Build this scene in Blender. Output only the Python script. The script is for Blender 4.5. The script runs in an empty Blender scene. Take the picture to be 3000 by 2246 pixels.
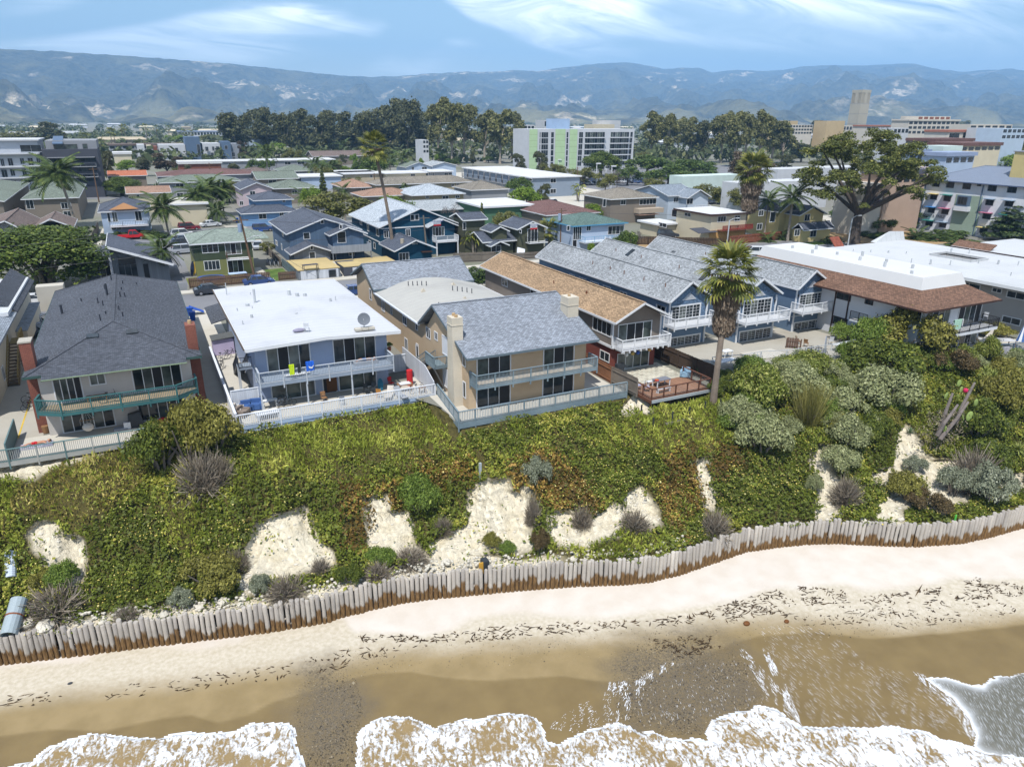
import bpy,math,random
import numpy as np
from mathutils import Vector,Matrix,Euler
sc=bpy.context.scene
COL=sc.collection
RD=math.radians
rng=np.random.default_rng(7)
random.seed(7)
# ---------------------------------------------------------------- camera
# world: X along the shore (towards the campus), Y inland, Z up, z = 0 on the mesa; the drone hovers at (0, 0, 24)
CAM_H,FPX=24.0,2130.0
_p,_r,_y=RD(20.0),RD(.37),RD(26.85)
_f0=np.array([math.sin(_y),math.cos(_y),0]);_r0=np.array([math.cos(_y),-math.sin(_y),0]);_zz=np.array([0,0,1.])
FWD=math.cos(_p)*_f0-math.sin(_p)*_zz
_u0=math.sin(_p)*_f0+math.cos(_p)*_zz
RT=math.cos(_r)*_r0+math.sin(_r)*_u0
UP=-math.sin(_r)*_r0+math.cos(_r)*_u0
cam=bpy.data.cameras.new('camera');camo=bpy.data.objects.new('camera',cam);COL.objects.link(camo)
cam.sensor_width=36;cam.sensor_fit='HORIZONTAL';cam.lens=36*FPX/3000
cam.clip_start=.5;cam.clip_end=60000
camo.matrix_world=Matrix(((RT[0],UP[0],-FWD[0],0),(RT[1],UP[1],-FWD[1],0),(RT[2],UP[2],-FWD[2],CAM_H),(0,0,0,1)))
sc.camera=camo
# ---------------------------------------------------------------- light
SUN=Vector((-.36,-.42,1.0)).normalized()
el=math.asin(SUN.z);az=math.atan2(SUN.x,SUN.y)
sl=bpy.data.lights.new('sun','SUN');so=bpy.data.objects.new('sun',sl);COL.objects.link(so)
sl.energy=5.0;sl.angle=RD(.53);sl.color=(1,.975,.94)
so.rotation_mode='QUATERNION';so.rotation_quaternion=SUN.to_track_quat('Z','Y');so.location=(0,0,80)
W=bpy.data.worlds.new('World');sc.world=W;W.use_nodes=True
wt=W.node_tree;wt.nodes.clear()
def N(t,ty,**k):
 n=t.nodes.new(ty)
 for a,v in k.items():
  if a.startswith('i_'):n.inputs[a[2:].replace('_',' ')].default_value=v
  else:setattr(n,a,v)
 return n
def L(t,a,b):t.links.new(a,b)
sky=N(wt,'ShaderNodeTexSky',sky_type='NISHITA',sun_disc=False,sun_elevation=el,sun_rotation=az,altitude=50,air_density=1.4,dust_density=.2,ozone_density=5)
bg=N(wt,'ShaderNodeBackground');bg.inputs['Strength'].default_value=.12
wo=N(wt,'ShaderNodeOutputWorld')
# high thin cirrus: a pattern on a flat layer far above, so it foreshortens towards the horizon
tc=N(wt,'ShaderNodeTexCoord');sp=N(wt,'ShaderNodeSeparateXYZ');L(wt,tc.outputs['Generated'],sp.inputs[0])
mz=N(wt,'ShaderNodeMath',operation='MAXIMUM');mz.inputs[1].default_value=.015;L(wt,sp.outputs['Z'],mz.inputs[0])
az_=N(wt,'ShaderNodeMath',operation='ADD');az_.inputs[1].default_value=.24;L(wt,mz.outputs[0],az_.inputs[0])
dx=N(wt,'ShaderNodeMath',operation='DIVIDE');L(wt,sp.outputs['X'],dx.inputs[0]);L(wt,az_.outputs[0],dx.inputs[1])
dy=N(wt,'ShaderNodeMath',operation='DIVIDE');L(wt,sp.outputs['Y'],dy.inputs[0]);L(wt,az_.outputs[0],dy.inputs[1])
cb=N(wt,'ShaderNodeCombineXYZ');L(wt,dx.outputs[0],cb.inputs[0]);L(wt,dy.outputs[0],cb.inputs[1])
mp=N(wt,'ShaderNodeMapping');L(wt,cb.outputs[0],mp.inputs[0]);mp.inputs['Rotation'].default_value=(0,0,RD(20));mp.inputs['Scale'].default_value=(.55,1.0,1);mp.inputs['Location'].default_value=(9.1,.2,0)
n1=N(wt,'ShaderNodeTexNoise',noise_dimensions='2D');n1.inputs['Scale'].default_value=.95;n1.inputs['Detail'].default_value=3;n1.inputs['Distortion'].default_value=.6;L(wt,mp.outputs[0],n1.inputs['Vector'])
mp2=N(wt,'ShaderNodeMapping');L(wt,cb.outputs[0],mp2.inputs[0]);mp2.inputs['Rotation'].default_value=(0,0,RD(35));mp2.inputs['Scale'].default_value=(.8,2.6,1)
n2=N(wt,'ShaderNodeTexNoise',noise_dimensions='2D');n2.inputs['Scale'].default_value=1.7;n2.inputs['Detail'].default_value=6;n2.inputs['Roughness'].default_value=.62;n2.inputs['Distortion'].default_value=1.2;L(wt,mp2.outputs[0],n2.inputs['Vector'])
r1=N(wt,'ShaderNodeMapRange',interpolation_type='SMOOTHSTEP');r1.inputs['From Min'].default_value=.45;r1.inputs['From Max'].default_value=.60;L(wt,n1.outputs['Fac'],r1.inputs[0])
r2=N(wt,'ShaderNodeMapRange');r2.inputs['From Min'].default_value=.25;r2.inputs['From Max'].default_value=.65;L(wt,n2.outputs['Fac'],r2.inputs[0])
mm=N(wt,'ShaderNodeMath',operation='MULTIPLY',use_clamp=True);L(wt,r1.outputs[0],mm.inputs[0]);L(wt,r2.outputs[0],mm.inputs[1])
mh=N(wt,'ShaderNodeMapRange');mh.inputs['From Min'].default_value=.03;mh.inputs['From Max'].default_value=.12;mh.inputs['To Max'].default_value=.86;L(wt,sp.outputs['Z'],mh.inputs[0])
mm2=N(wt,'ShaderNodeMath',operation='MULTIPLY',use_clamp=True);L(wt,mm.outputs[0],mm2.inputs[0]);L(wt,mh.outputs[0],mm2.inputs[1])
mx=N(wt,'ShaderNodeMix',data_type='RGBA');L(wt,mm2.outputs[0],mx.inputs['Factor']);L(wt,sky.outputs[0],mx.inputs['A']);mx.inputs['B'].default_value=(21,21,21,1)
L(wt,mx.outputs['Result'],bg.inputs['Color']);L(wt,bg.outputs[0],wo.inputs['Surface'])
vs=sc.view_settings
sc.display_settings.display_device='sRGB'
vs.view_transform='Standard';vs.look='None';vs.exposure=.36;vs.gamma=1;vs.use_curve_mapping=False
sc.render.engine='CYCLES'
sc.cycles.max_bounces=5;sc.cycles.diffuse_bounces=2;sc.cycles.glossy_bounces=2;sc.cycles.transmission_bounces=2
sc.cycles.volume_bounces=0;sc.cycles.transparent_max_bounces=6;sc.cycles.caustics_reflective=False;sc.cycles.caustics_refractive=False
sc.cycles.use_denoising=True
# ---------------------------------------------------------------- measuring: a ray through a point of the survey picture (3000 x 2246) met with a plane
KR={'A':(0,780,2.671),'B':(600,780,2.671),'C':(1200,780,2.671),'D':(1850,680,2.671),'E':(2350,680,2.671),'a':(0,350,3.312),'b':(500,350,3.312),'c':(1000,300,3.312),'d':(1500,300,3.312),'e':(2000,250,3.312),'f':(2500,250,3.312),'s':(0,1250,2.208),'t':(1000,1150,2.208),'u':(2000,950,2.208),'v':(0,1700,2.212),'w':(1000,1600,2.212),'y':(2000,1600,2.212),'o':(0,0,1),'H':(1520,340,6.144),'F':(2660,460,3.662),'m':(250,640,2.3127),'n':(780,620,2.2714),'q':(1300,600,2.2714),'l':(0,500,2.891),'k':(40,1060,2.2714),'i':(640,960,3.172),'j':(950,960,3.741),'x':(1780,980,3.741),'z':(2080,930,2.7652),'g':(2640,880,3.5333),'h':(0,380,3.741),'N':(2250,1070,2.494),'M':(2640,1060,2.6444)}
def px(k,x,y):
 a,b,c=KR[k];return a+x/c,b+y/c
def ray(k,x,y):
 x,y=px(k,x,y)
 return(x-1500)/FPX*RT-(y-1123)/FPX*UP+FWD
def PG(k,x,y,z=0.):
 d=ray(k,x,y);t=(z-CAM_H)/d[2];return(t*d[0],t*d[1])
def PS(k,x,y,Y):
 d=ray(k,x,y);t=Y/d[1];return(t*d[0],CAM_H+t*d[2])
def PW(k,x,y,X):
 d=ray(k,x,y);t=X/d[0];return(t*d[1],CAM_H+t*d[2])
def ZH(k,x,y,X,Y):
 d=ray(k,x,y);return CAM_H+d[2]*math.hypot(X,Y)/math.hypot(d[0],d[1])
def proj(p):
 v=np.asarray(p,float)-np.array([0,0,CAM_H]);a=v@RT;b=v@UP;c=v@FWD
 c=np.where(np.abs(c)<1e-6,1e-6,c)
 return 1500+FPX*a/c,1123-FPX*b/c
def hash2(ix,iy,s):
 h=(ix.astype(np.int64)*374761393+iy.astype(np.int64)*668265263+s*1442695041)&0xffffffff
 h=((h^(h>>13))*1274126177)&0xffffffff
 return((h^(h>>16))&0xffff)/65535.
def vnoise(x,y,s=0):
 x=np.asarray(x,float);y=np.asarray(y,float)
 ix=np.floor(x);iy=np.floor(y);fx=x-ix;fy=y-iy;fx=fx*fx*(3-2*fx);fy=fy*fy*(3-2*fy)
 a=hash2(ix,iy,s);b=hash2(ix+1,iy,s);c=hash2(ix,iy+1,s);d=hash2(ix+1,iy+1,s)
 return(a*(1-fx)+b*fx)*(1-fy)+(c*(1-fx)+d*fx)*fy
def fbm(x,y,s=0,o=4):
 r=0;a=.5;t=0
 for i in range(o):
  r=r+a*vnoise(x*2**i+17.3*i,y*2**i+9.1*i,s+i);t+=a;a*=.5
 return r/t
def sstep(a,b,x):
 t=np.clip((x-a)/(b-a),0,1);return t*t*(3-2*t)
def inpoly(x,y,poly):
 x=np.asarray(x,float);y=np.asarray(y,float);c=np.zeros(x.shape,bool);n=len(poly)
 for i in range(n):
  x0,y0=poly[i];x1,y1=poly[(i+1)%n]
  if y0==y1:continue
  c^=((y0>y)!=(y1>y))&(x<(x1-x0)*(y-y0)/(y1-y0)+x0)
 return c
def sdpoly(x,y,poly):
 d=np.full(np.shape(x),1e9);n=len(poly)
 for i in range(n):
  x0,y0=poly[i];x1,y1=poly[(i+1)%n];ex,ey=x1-x0,y1-y0
  t=np.clip(((x-x0)*ex+(y-y0)*ey)/(ex*ex+ey*ey+1e-9),0,1)
  d=np.minimum(d,np.hypot(x-x0-t*ex,y-y0-t*ey))
 return np.where(inpoly(x,y,poly),d,-d)
MATS={}
def mat(name,col,rough=.85,kind='plain',var=.16,sc_=1.2,col2=None,bump=.25,u=.3,v=.14,spec=.3,metal=0,emit=0,streak=0):
 if name in MATS:return MATS[name]
 m=bpy.data.materials.new(name);m.use_nodes=True;MATS[name]=m
 t=m.node_tree;b=t.nodes['Principled BSDF']
 b.inputs['Roughness'].default_value=rough;b.inputs['Specular IOR Level'].default_value=spec;b.inputs['Metallic'].default_value=metal
 c4=(*col,1);m.diffuse_color=c4
 geo=N(t,'ShaderNodeNewGeometry');uv=N(t,'ShaderNodeTexCoord')
 def mixc(fac,A,B,bt='MIX'):
  x=N(t,'ShaderNodeMix',data_type='RGBA',blend_type=bt)
  if isinstance(fac,float):x.inputs['Factor'].default_value=fac
  else:L(t,fac,x.inputs['Factor'])
  for s_,q in(('A',A),('B',B)):
   if isinstance(q,tuple):x.inputs[s_].default_value=q
   else:L(t,q,x.inputs[s_])
  return x.outputs['Result']
 def noise(scale,det=3,vec=None,rgh=.55):
  n=N(t,'ShaderNodeTexNoise');n.inputs['Scale'].default_value=scale;n.inputs['Detail'].default_value=det;n.inputs['Roughness'].default_value=rgh
  L(t,vec if vec else geo.outputs['Position'],n.inputs['Vector']);return n.outputs['Fac']
 def rangef(f,a,b_,c,d):
  r=N(t,'ShaderNodeMapRange');L(t,f,r.inputs[0])
  for i,q in enumerate((a,b_,c,d)):r.inputs[1+i].default_value=q
  return r.outputs[0]
 def math_(op,a,b_=None):
  n=N(t,'ShaderNodeMath',operation=op)
  for i,q in enumerate((a,b_)):
   if q is None:continue
   if isinstance(q,(int,float)):n.inputs[i].default_value=q
   else:L(t,q,n.inputs[i])
  return n.outputs[0]
 def dobump(h,st,dist=.02):
  n=N(t,'ShaderNodeBump');n.inputs['Strength'].default_value=st;n.inputs['Distance'].default_value=dist;L(t,h,n.inputs['Height']);L(t,n.outputs[0],b.inputs['Normal'])
 sep=N(t,'ShaderNodeSeparateXYZ');L(t,uv.outputs['UV'],sep.inputs[0])
 if kind=='flat':
  b.inputs['Base Color'].default_value=c4;return m
 if kind=='glass':
  b.inputs['Base Color'].default_value=c4;b.inputs['Roughness'].default_value=rough
  n=noise(.7,2);L(t,mixc(rangef(n,.35,.65,0,1),tuple(x*.55 for x in col)+(1,),tuple(min(1,x*1.7)for x in col)+(1,)),b.inputs['Base Color'])
  b.inputs['Specular IOR Level'].default_value=.38
  return m
 base=c4
 n1_=noise(sc_*.35,4);n2_=noise(sc_*9,3)
 lo=tuple(x*(1-var)for x in col)+(1,);hi=tuple(min(1,x*(1+var))for x in col)+(1,)
 cc=mixc(rangef(n1_,.3,.7,0,1),lo,hi)
 if col2:cc=mixc(rangef(n1_,.45,.7,0,1),cc,(*col2,1))
 cc=mixc(rangef(n2_,.3,.7,0,1),cc,mixc(.5,cc,lo))
 if streak:
  ms=N(t,'ShaderNodeMapping');ms.inputs['Scale'].default_value=(3.2,.22,1);L(t,uv.outputs['UV'],ms.inputs[0])
  s_=noise(1.0,5,ms.outputs[0],.6);s2=noise(.12,2)
  f_=math_('MULTIPLY',rangef(s_,.44,.66,0,1),rangef(s2,.42,.62,.15,1))
  cc=mixc(math_('MULTIPLY',f_,streak),cc,tuple(x*.3 for x in col)+(1,))
 h=None
 if kind in('shingle','brick','tile'):
  br=N(t,'ShaderNodeTexBrick');br.offset=.5;br.inputs['Scale'].default_value=1
  br.inputs['Brick Width'].default_value=u;br.inputs['Row Height'].default_value=v
  br.inputs['Mortar Size'].default_value=.018 if kind!='brick' else.016;br.inputs['Mortar Smooth'].default_value=.3;br.inputs['Bias'].default_value=0
  L(t,uv.outputs['UV'],br.inputs['Vector'])
  k=.34 if kind=='shingle' else.22
  br.inputs['Color1'].default_value=(1-k,1-k,1-k,1);br.inputs['Color2'].default_value=(1+k,1+k,1+k,1)
  br.inputs['Mortar'].default_value=(.5,.5,.5,1)if kind!='brick' else(1.9,2.2,2.2,1)
  cc=mixc(1.,cc,br.outputs['Color'],'MULTIPLY');h=math_('SUBTRACT',1,br.outputs['Fac'])
  dobump(h,.5,.02)
 elif kind in('siding','boards','seam'):
  q=sep.outputs['Y']if kind=='siding' else sep.outputs['X']
  f=math_('FRACT',math_('DIVIDE',q,u))
  line=rangef(f,0,.12,1,0)
  cc=mixc(math_('MULTIPLY',line,.45 if kind!='seam' else.3),cc,tuple(x*.35 for x in col)+(1,))
  if kind=='boards':
   fl=math_('FLOOR',math_('DIVIDE',q,u));wn=N(t,'ShaderNodeTexWhiteNoise',noise_dimensions='1D');L(t,fl,wn.inputs['W'])
   cc=mixc(rangef(wn.outputs['Value'],0,1,0,.45),cc,tuple(x*.62 for x in col)+(1,))
  dobump(f if kind=='siding' else math_('SUBTRACT',1,line),.5,.03)
 elif kind=='leaf':
  at=N(t,'ShaderNodeAttribute',attribute_name='rnd');oi=N(t,'ShaderNodeObjectInfo')
  ramp=N(t,'ShaderNodeValToRGB');e=ramp.color_ramp.elements
  e[0].position=0;e[0].color=(*[x*.5 for x in col],1);e[1].position=1;e[1].color=(*(col2 or[x*1.9 for x in col]),1)
  q=ramp.color_ramp.elements.new(.55);q.color=c4
  L(t,at.outputs['Fac'],ramp.inputs[0])
  cc=mixc(rangef(oi.outputs['Random'],0,1,0,.35),ramp.outputs[0],tuple(x*.6 for x in col)+(1,))
  L(t,cc,b.inputs['Base Color'])
  tr=N(t,'ShaderNodeBsdfTranslucent');L(t,cc,tr.inputs['Color']);ms=N(t,'ShaderNodeMixShader');ms.inputs[0].default_value=.22
  L(t,b.outputs[0],ms.inputs[1]);L(t,tr.outputs[0],ms.inputs[2]);L(t,ms.outputs[0],t.nodes['Material Output'].inputs['Surface'])
  return m
 else:
  dobump(noise(sc_*14,4),bump,.03)
 L(t,cc,b.inputs['Base Color'])
 if emit:b.inputs['Emission Strength'].default_value=emit
 return m
class MB:
 def __init__(s):s.v=[];s.f=[]
 def add(s,vs_,fs):
  o=len(s.v);s.v.extend(vs_);s.f.extend([tuple(i+o for i in f)for f in fs]);return s
 def box(s,x0,x1,y0,y1,z0,z1):
  if x0>x1:x0,x1=x1,x0
  if y0>y1:y0,y1=y1,y0
  if z0>z1:z0,z1=z1,z0
  return s.add([(x0,y0,z0),(x1,y0,z0),(x1,y1,z0),(x0,y1,z0),(x0,y0,z1),(x1,y0,z1),(x1,y1,z1),(x0,y1,z1)],[(0,3,2,1),(4,5,6,7),(0,1,5,4),(1,2,6,5),(2,3,7,6),(3,0,4,7)])
 def bar(s,a,b,w,h=None,up=(0,0,1)):
  a=Vector(a);b=Vector(b);d=b-a
  if d.length<1e-6:return s
  d.normalize();up=Vector(up)
  if abs(d.dot(up))>.95:up=Vector((1,0,0))if abs(d.x)<.9 else Vector((0,1,0))
  r=d.cross(up).normalized()*(w/2);q=r.cross(d).normalized()*((h or w)/2)
  return s.add([tuple(p)for p in(a-r-q,a+r-q,a+r+q,a-r+q,b-r-q,b+r-q,b+r+q,b-r+q)],[(0,1,2,3),(7,6,5,4),(0,4,5,1),(1,5,6,2),(2,6,7,3),(3,7,4,0)])
 def tube(s,pts,rad,n=6,cap=True):
  pts=[Vector(p)for p in pts]
  rad=rad if isinstance(rad,(list,tuple))else[rad]*len(pts)
  vs_=[];fs=[];up=None
  for i,p in enumerate(pts):
   d=(pts[min(i+1,len(pts)-1)]-pts[max(i-1,0)]).normalized()
   if up is None:up=Vector((0,0,1))if abs(d.z)<.9 else Vector((1,0,0))
   r=d.cross(up).normalized();up=r.cross(d).normalized()
   for k in range(n):
    a=2*math.pi*k/n;vs_.append(tuple(p+(r*math.cos(a)+up*math.sin(a))*rad[i]))
  for i in range(len(pts)-1):
   for k in range(n):fs.append((i*n+k,i*n+(k+1)%n,(i+1)*n+(k+1)%n,(i+1)*n+k))
  if cap:fs.append(tuple(range(n-1,-1,-1)));fs.append(tuple((len(pts)-1)*n+k for k in range(n)))
  return s.add(vs_,fs)
 def cyl(s,x,y,z0,z1,r,n=10,r1=None):return s.tube([(x,y,z0),(x,y,z1)],[r,r1 if r1 is not None else r],n)
 def slab(s,poly,th):
  n=len(poly);v=[tuple(p)for p in poly]+[(p[0],p[1],p[2]-th)for p in poly]
  return s.add(v,[tuple(range(n)),tuple(range(2*n-1,n-1,-1))]+[(i,i+n,(i+1)%n+n,(i+1)%n)for i in range(n)])
 def prism(s,poly,z0,z1):
  return s.slab([(x,y,z1)for x,y in poly],z1-z0)
 def ball(s,c,r,n=10,m=6,sq=(1,1,1)):
  vs_=[];fs=[]
  for j in range(m+1):
   a=math.pi*j/m
   for k in range(n):
    b=2*math.pi*k/n;vs_.append((c[0]+r*sq[0]*math.sin(a)*math.cos(b),c[1]+r*sq[1]*math.sin(a)*math.sin(b),c[2]+r*sq[2]*math.cos(a)))
  for j in range(m):
   for k in range(n):fs.append((j*n+k,(j+1)*n+k,(j+1)*n+(k+1)%n,j*n+(k+1)%n))
  return s.add(vs_,fs)
 def xf(s,M):
  s.v=[tuple(M@Vector(p))for p in s.v];return s
 def mesh(s,name,m):
  me=bpy.data.meshes.new(name);me.from_pydata(s.v,[],s.f);me.update()
  if m:me.materials.append(m)
  autouv(me);return me
def autouv(me):
 nl=len(me.loops)
 if not nl:return
 co=np.empty(len(me.vertices)*3,np.float32);me.vertices.foreach_get('co',co);co=co.reshape(-1,3)
 vi=np.empty(nl,np.int32);me.loops.foreach_get('vertex_index',vi)
 nor=np.empty(len(me.polygons)*3,np.float32);me.polygons.foreach_get('normal',nor);nor=nor.reshape(-1,3)
 tot=np.empty(len(me.polygons),np.int32);me.polygons.foreach_get('loop_total',tot)
 n=np.repeat(nor,tot,axis=0)
 u=np.stack([-n[:,1],n[:,0],np.zeros(nl)],1);ln=np.linalg.norm(u,axis=1)
 u[ln<.02]=(1,0,0);u/=np.maximum(np.linalg.norm(u,axis=1),1e-6)[:,None]
 w=np.cross(n,u);p=co[vi]
 uvl=me.uv_layers.new(name='UVMap');uvl.data.foreach_set('uv',np.stack([(p*u).sum(1),(p*w).sum(1)],1).astype(np.float32).ravel())
def link(o,parent=None):
 COL.objects.link(o)
 if parent is not None:
  o.parent=parent
 return o
def tag(o,label=None,cat=None,group=None,kind=None):
 if label:o['label']=label
 if cat:o['category']=cat
 if group:o['group']=group
 if kind:o['kind']=kind
 return o
def obj(name,mb,m,parent=None,kind=None,label=None,smooth=False,local=False):
 me=mb.mesh(name,m)if isinstance(mb,MB)else mb
 o=bpy.data.objects.new(name,me);link(o,parent)
 if parent is not None and not local:
  w=parent;off=Vector((0,0,0))
  while w is not None:off+=Vector(w.location);w=w.parent
  o.location=-off
 if smooth:
  me.polygons.foreach_set('use_smooth',[True]*len(me.polygons))
 if kind:o['kind']=kind
 if label:o['label']=label
 return o
def thing(name,label,cat,loc=(0,0,0),rz=0,group=None):
 o=bpy.data.objects.new(name,None);o.empty_display_size=.2;COL.objects.link(o);o.location=loc;o.rotation_euler=(0,0,rz)
 return tag(o,label,cat,group)
def single(name,mb,m,label,cat,group=None,smooth=False):
 return tag(obj(name,mb,m,smooth=smooth),label,cat,group)
def struct(name,mb,m):return tag(obj(name,mb,m),kind='structure')
def kids(o):return[c for c in KID.get(o.name,[])]
def dup(root,loc,rz=0,s=1,label=None,group=None,children=None):
 ch=children if children is not None else list(root.children)
 r=root.copy();COL.objects.link(r);r.location=loc;r.rotation_euler=(0,0,rz)
 r.scale=(s,s,s)if isinstance(s,(int,float))else s
 if label:r['label']=label
 if group:r['group']=group
 for c in ch:
  d=c.copy();COL.objects.link(d);d.parent=r
  for g in c.children:
   e=g.copy();COL.objects.link(e);e.parent=d
 return r
def faces_np(name,V,m,rnd=None,k=4,parent=None,kind=None,extra=None,local=False):
# V: (n, k, 3) array of separate faces -> one mesh with a per-face random value
 V=np.ascontiguousarray(V,np.float32);n=len(V);me=bpy.data.meshes.new(name)
 me.vertices.add(n*k);me.vertices.foreach_set('co',V.reshape(-1));me.loops.add(n*k);me.loops.foreach_set('vertex_index',np.arange(n*k,dtype=np.int32))
 me.polygons.add(n);me.polygons.foreach_set('loop_start',np.arange(0,n*k,k,dtype=np.int32));me.polygons.foreach_set('loop_total',np.full(n,k,np.int32))
 me.update(calc_edges=True)
 a=me.attributes.new('rnd','FLOAT','FACE');a.data.foreach_set('value',(rnd if rnd is not None else rng.random(n)).astype(np.float32))
 me.materials.append(m)
 if parent=='mesh':return me
 return obj(name,me,None,parent,kind,local=local)
def grid_mesh(name,X,Y,Z,m,attrs=None,keep=None):
 ny,nx=X.shape;co=np.stack([X,Y,Z],-1).reshape(-1,3).astype(np.float32)
 i=np.arange(ny*nx).reshape(ny,nx);q=np.stack([i[:-1,:-1],i[:-1,1:],i[1:,1:],i[1:,:-1]],-1).reshape(-1,4)
 if keep is not None:
  kq=keep.reshape(-1)[q].any(1);q=q[kq]
  used=np.unique(q);remap=np.full(len(co),-1);remap[used]=np.arange(len(used));q=remap[q];co=co[used]
  if attrs:attrs={k:v.reshape(-1)[used]for k,v in attrs.items()}
 n=len(q);me=bpy.data.meshes.new(name)
 me.vertices.add(len(co));me.vertices.foreach_set('co',co.reshape(-1));me.loops.add(n*4);me.loops.foreach_set('vertex_index',q.reshape(-1).astype(np.int32))
 me.polygons.add(n);me.polygons.foreach_set('loop_start',np.arange(0,n*4,4,dtype=np.int32));me.polygons.foreach_set('loop_total',np.full(n,4,np.int32))
 me.polygons.foreach_set('use_smooth',np.ones(n,bool));me.update(calc_edges=True)
 for k,v in(attrs or{}).items():
  a=me.attributes.new(k,'FLOAT','POINT');a.data.foreach_set('value',np.asarray(v,np.float32).reshape(-1))
 me.materials.append(m)
 return me
def lin(c):return tuple(.76*((v/255)/12.92 if v<10 else((v/255+.055)/1.055)**2.4)for v in c)
ZB=-8.5
_wp=[('s',0,1535),('s',300,1500),('s',600,1465),('s',900,1425),('s',1200,1390),('s',1500,1355),('s',1800,1315),('s',2100,1265),('t',0,1450),('t',200,1400),('t',400,1355),('t',600,1330),('t',800,1310),('t',1000,1290),('t',1200,1272),('t',1500,1250),('t',1800,1240),('t',2000,1220),('t',2208,1170),('u',200,1540),('u',400,1470),('u',600,1440),('u',800,1420),('u',1000,1415),('u',1300,1430),('u',1500,1435),('u',1800,1415),('u',2000,1370),('u',2208,1310)]
WL=sorted(PG(k,x,y,ZB)for k,x,y in _wp)
WX=[-80.]+[p[0]for p in WL]+[160.];WY=[WL[0][1]+14]+[p[1]for p in WL]+[WL[-1][1]-18]
def yw(x):return np.interp(x,WX,WY)
CRX=[-80,-12,4.5,6,20.5,21.6,38,39.5,45.5,46.5,50,57,63,69,72,75,84,90,110,160]
CRY=[62,61.2,61.0,60.6,60.2,53.0,53.2,52.0,51.2,48.6,50.6,50.2,49.6,49.2,47.6,45.6,43.8,43,38,30]
def crest(x):return np.interp(x,CRX,CRY)+.25*(vnoise(np.asarray(x)*.7,0,3)-.5)
def bluff(x,t):
 x=np.asarray(x,float);t=np.asarray(t,float)
 yc=crest(x);yt=yw(x)+.45
 f=.50*t+.50*sstep(.30,.86,t)+.10*np.sin(t*math.pi)*(fbm(x*.12,t*2,5,2)-.5)
 f=np.clip(f,0,1)
 z=-.25-6.55*f
 env=np.sin(np.clip(t,0,1)*math.pi)**.6
 y=yc+(yt-yc)*t+env*(2.4*(fbm(x*.28,t*1.6,11,3)-.5)+1.0*(fbm(x*.9,t*5,12,3)-.5))
 z=z+env*(.9*(fbm(x*.6,t*6,14,3)-.5))
 return y,z
PB={k:[px(k,x,y)for x,y in p]for k,p in()}
BARE=[[px(k,x,y)for x,y in p]for k,p in(('s',[(190,700),(260,640),(340,640),(400,720),(520,740),(545,850),(510,1040),(400,1000),(300,960),(300,850),(220,790)]),('s',[(1610,800),(1680,640),(1790,600),(1970,550),(2010,640),(2050,760),(2140,830),(2150,900),(2000,940),(1750,980),(1640,960)]),('s',[(1560,960),(1640,960),(1650,1060),(1580,1090)]),('t',[(180,700),(290,690),(300,790),(420,800),(460,900),(470,1010),(560,1090),(580,1110),(420,1120),(330,1040),(200,1040),(180,850)]),('t',[(850,660),(940,590),(1080,580),(1120,680),(1200,620),(1230,800),(1210,1000),(1150,1040),(960,1010),(850,1060),(620,1100),(590,1000),(740,920),(830,880)]),('t',[(600,1080),(1000,1080),(900,1180),(560,1190),(340,1210)]),('t',[(1350,790),(1480,790),(1560,850),(1640,830),(1760,740),(1820,780),(1800,900),(1580,980),(1420,990),(1360,900)]),('t',[(1860,680),(1930,630),(2050,770),(2060,850),(1960,880),(1850,800)]),('u',[(850,840),(900,810),(940,800),(960,960),(1030,1060),(1040,1180),(960,1260),(880,1280),(890,1060),(850,900)]),('u',[(1400,720),(1450,680),(1520,760),(1560,870),(1640,900),(1800,900),(1840,960),(1850,1130),(1740,1160),(1700,1220),(1600,1120),(1560,1010),(1420,1000),(1400,900)]),('u',[(1230,990),(1350,950),(1440,1010),(1470,1150),(1400,1200),(1430,1290),(1280,1270),(1290,1190),(1370,1080)]),('u',[(2080,1010),(2208,980),(2208,1060),(2100,1060)]),('u',[(95,920),(150,890),(180,1080),(200,1200),(160,1170),(130,1010)]),('s',[(190,340),(330,260),(520,190),(640,160),(560,130),(300,230),(60,290),(0,300),(0,330),(120,320)]),('t',[(1830,120),(1900,40),(1960,60),(1990,110),(1880,130)]))]
GRASS=[[px(k,x,y)for x,y in p]for k,p in(('s',[(250,260),(420,190),(700,120),(930,70),(960,300),(900,420),(600,500),(400,560),(150,600),(120,420)]),('s',[(1640,80),(2208,0),(2208,320),(1900,300),(1560,200)]),('t',[(0,190),(350,120),(620,70),(760,210),(700,330),(420,430),(0,420)]),('t',[(1830,160),(2208,60),(2208,420),(2000,380),(1880,300)]),('u',[(0,480),(160,460),(300,560),(300,720),(210,780),(100,830),(60,920),(0,820)]),('t',[(1150,1040),(1560,980),(1900,930),(2100,940),(2100,1050),(1700,1110),(1200,1130),(1080,1100)]),('s',[(1010,420),(1320,520),(1300,640),(1200,760),(1120,780),(1080,600)]),('s',[(1200,830),(1400,840),(1450,900),(1230,910)]),('s',[(0,300),(120,330),(160,420),(0,620)]))]
RED=[[px(k,x,y)for x,y in p]for k,p in(('t',[(1080,480),(1280,380),(1500,480),(1640,600),(1640,760),(1500,790),(1260,700),(1100,690)]),('t',[(2080,430),(2208,400),(2208,950),(2120,850),(2050,650)]),('t',[(0,560),(160,600),(210,900),(150,1040),(0,1000)]),('t',[(460,480),(860,420),(880,600),(640,620)]),('t',[(270,620),(400,600),(420,760),(290,780)]),('u',[(0,780),(120,900),(180,1200),(0,1240)]),('u',[(180,800),(330,760),(430,840),(330,960),(200,1000)]))]
mud=mat('mudstone',lin((222,208,176)),.95,var=.16,sc_=2.2,col2=lin((196,178,140)),bump=.9)
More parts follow.
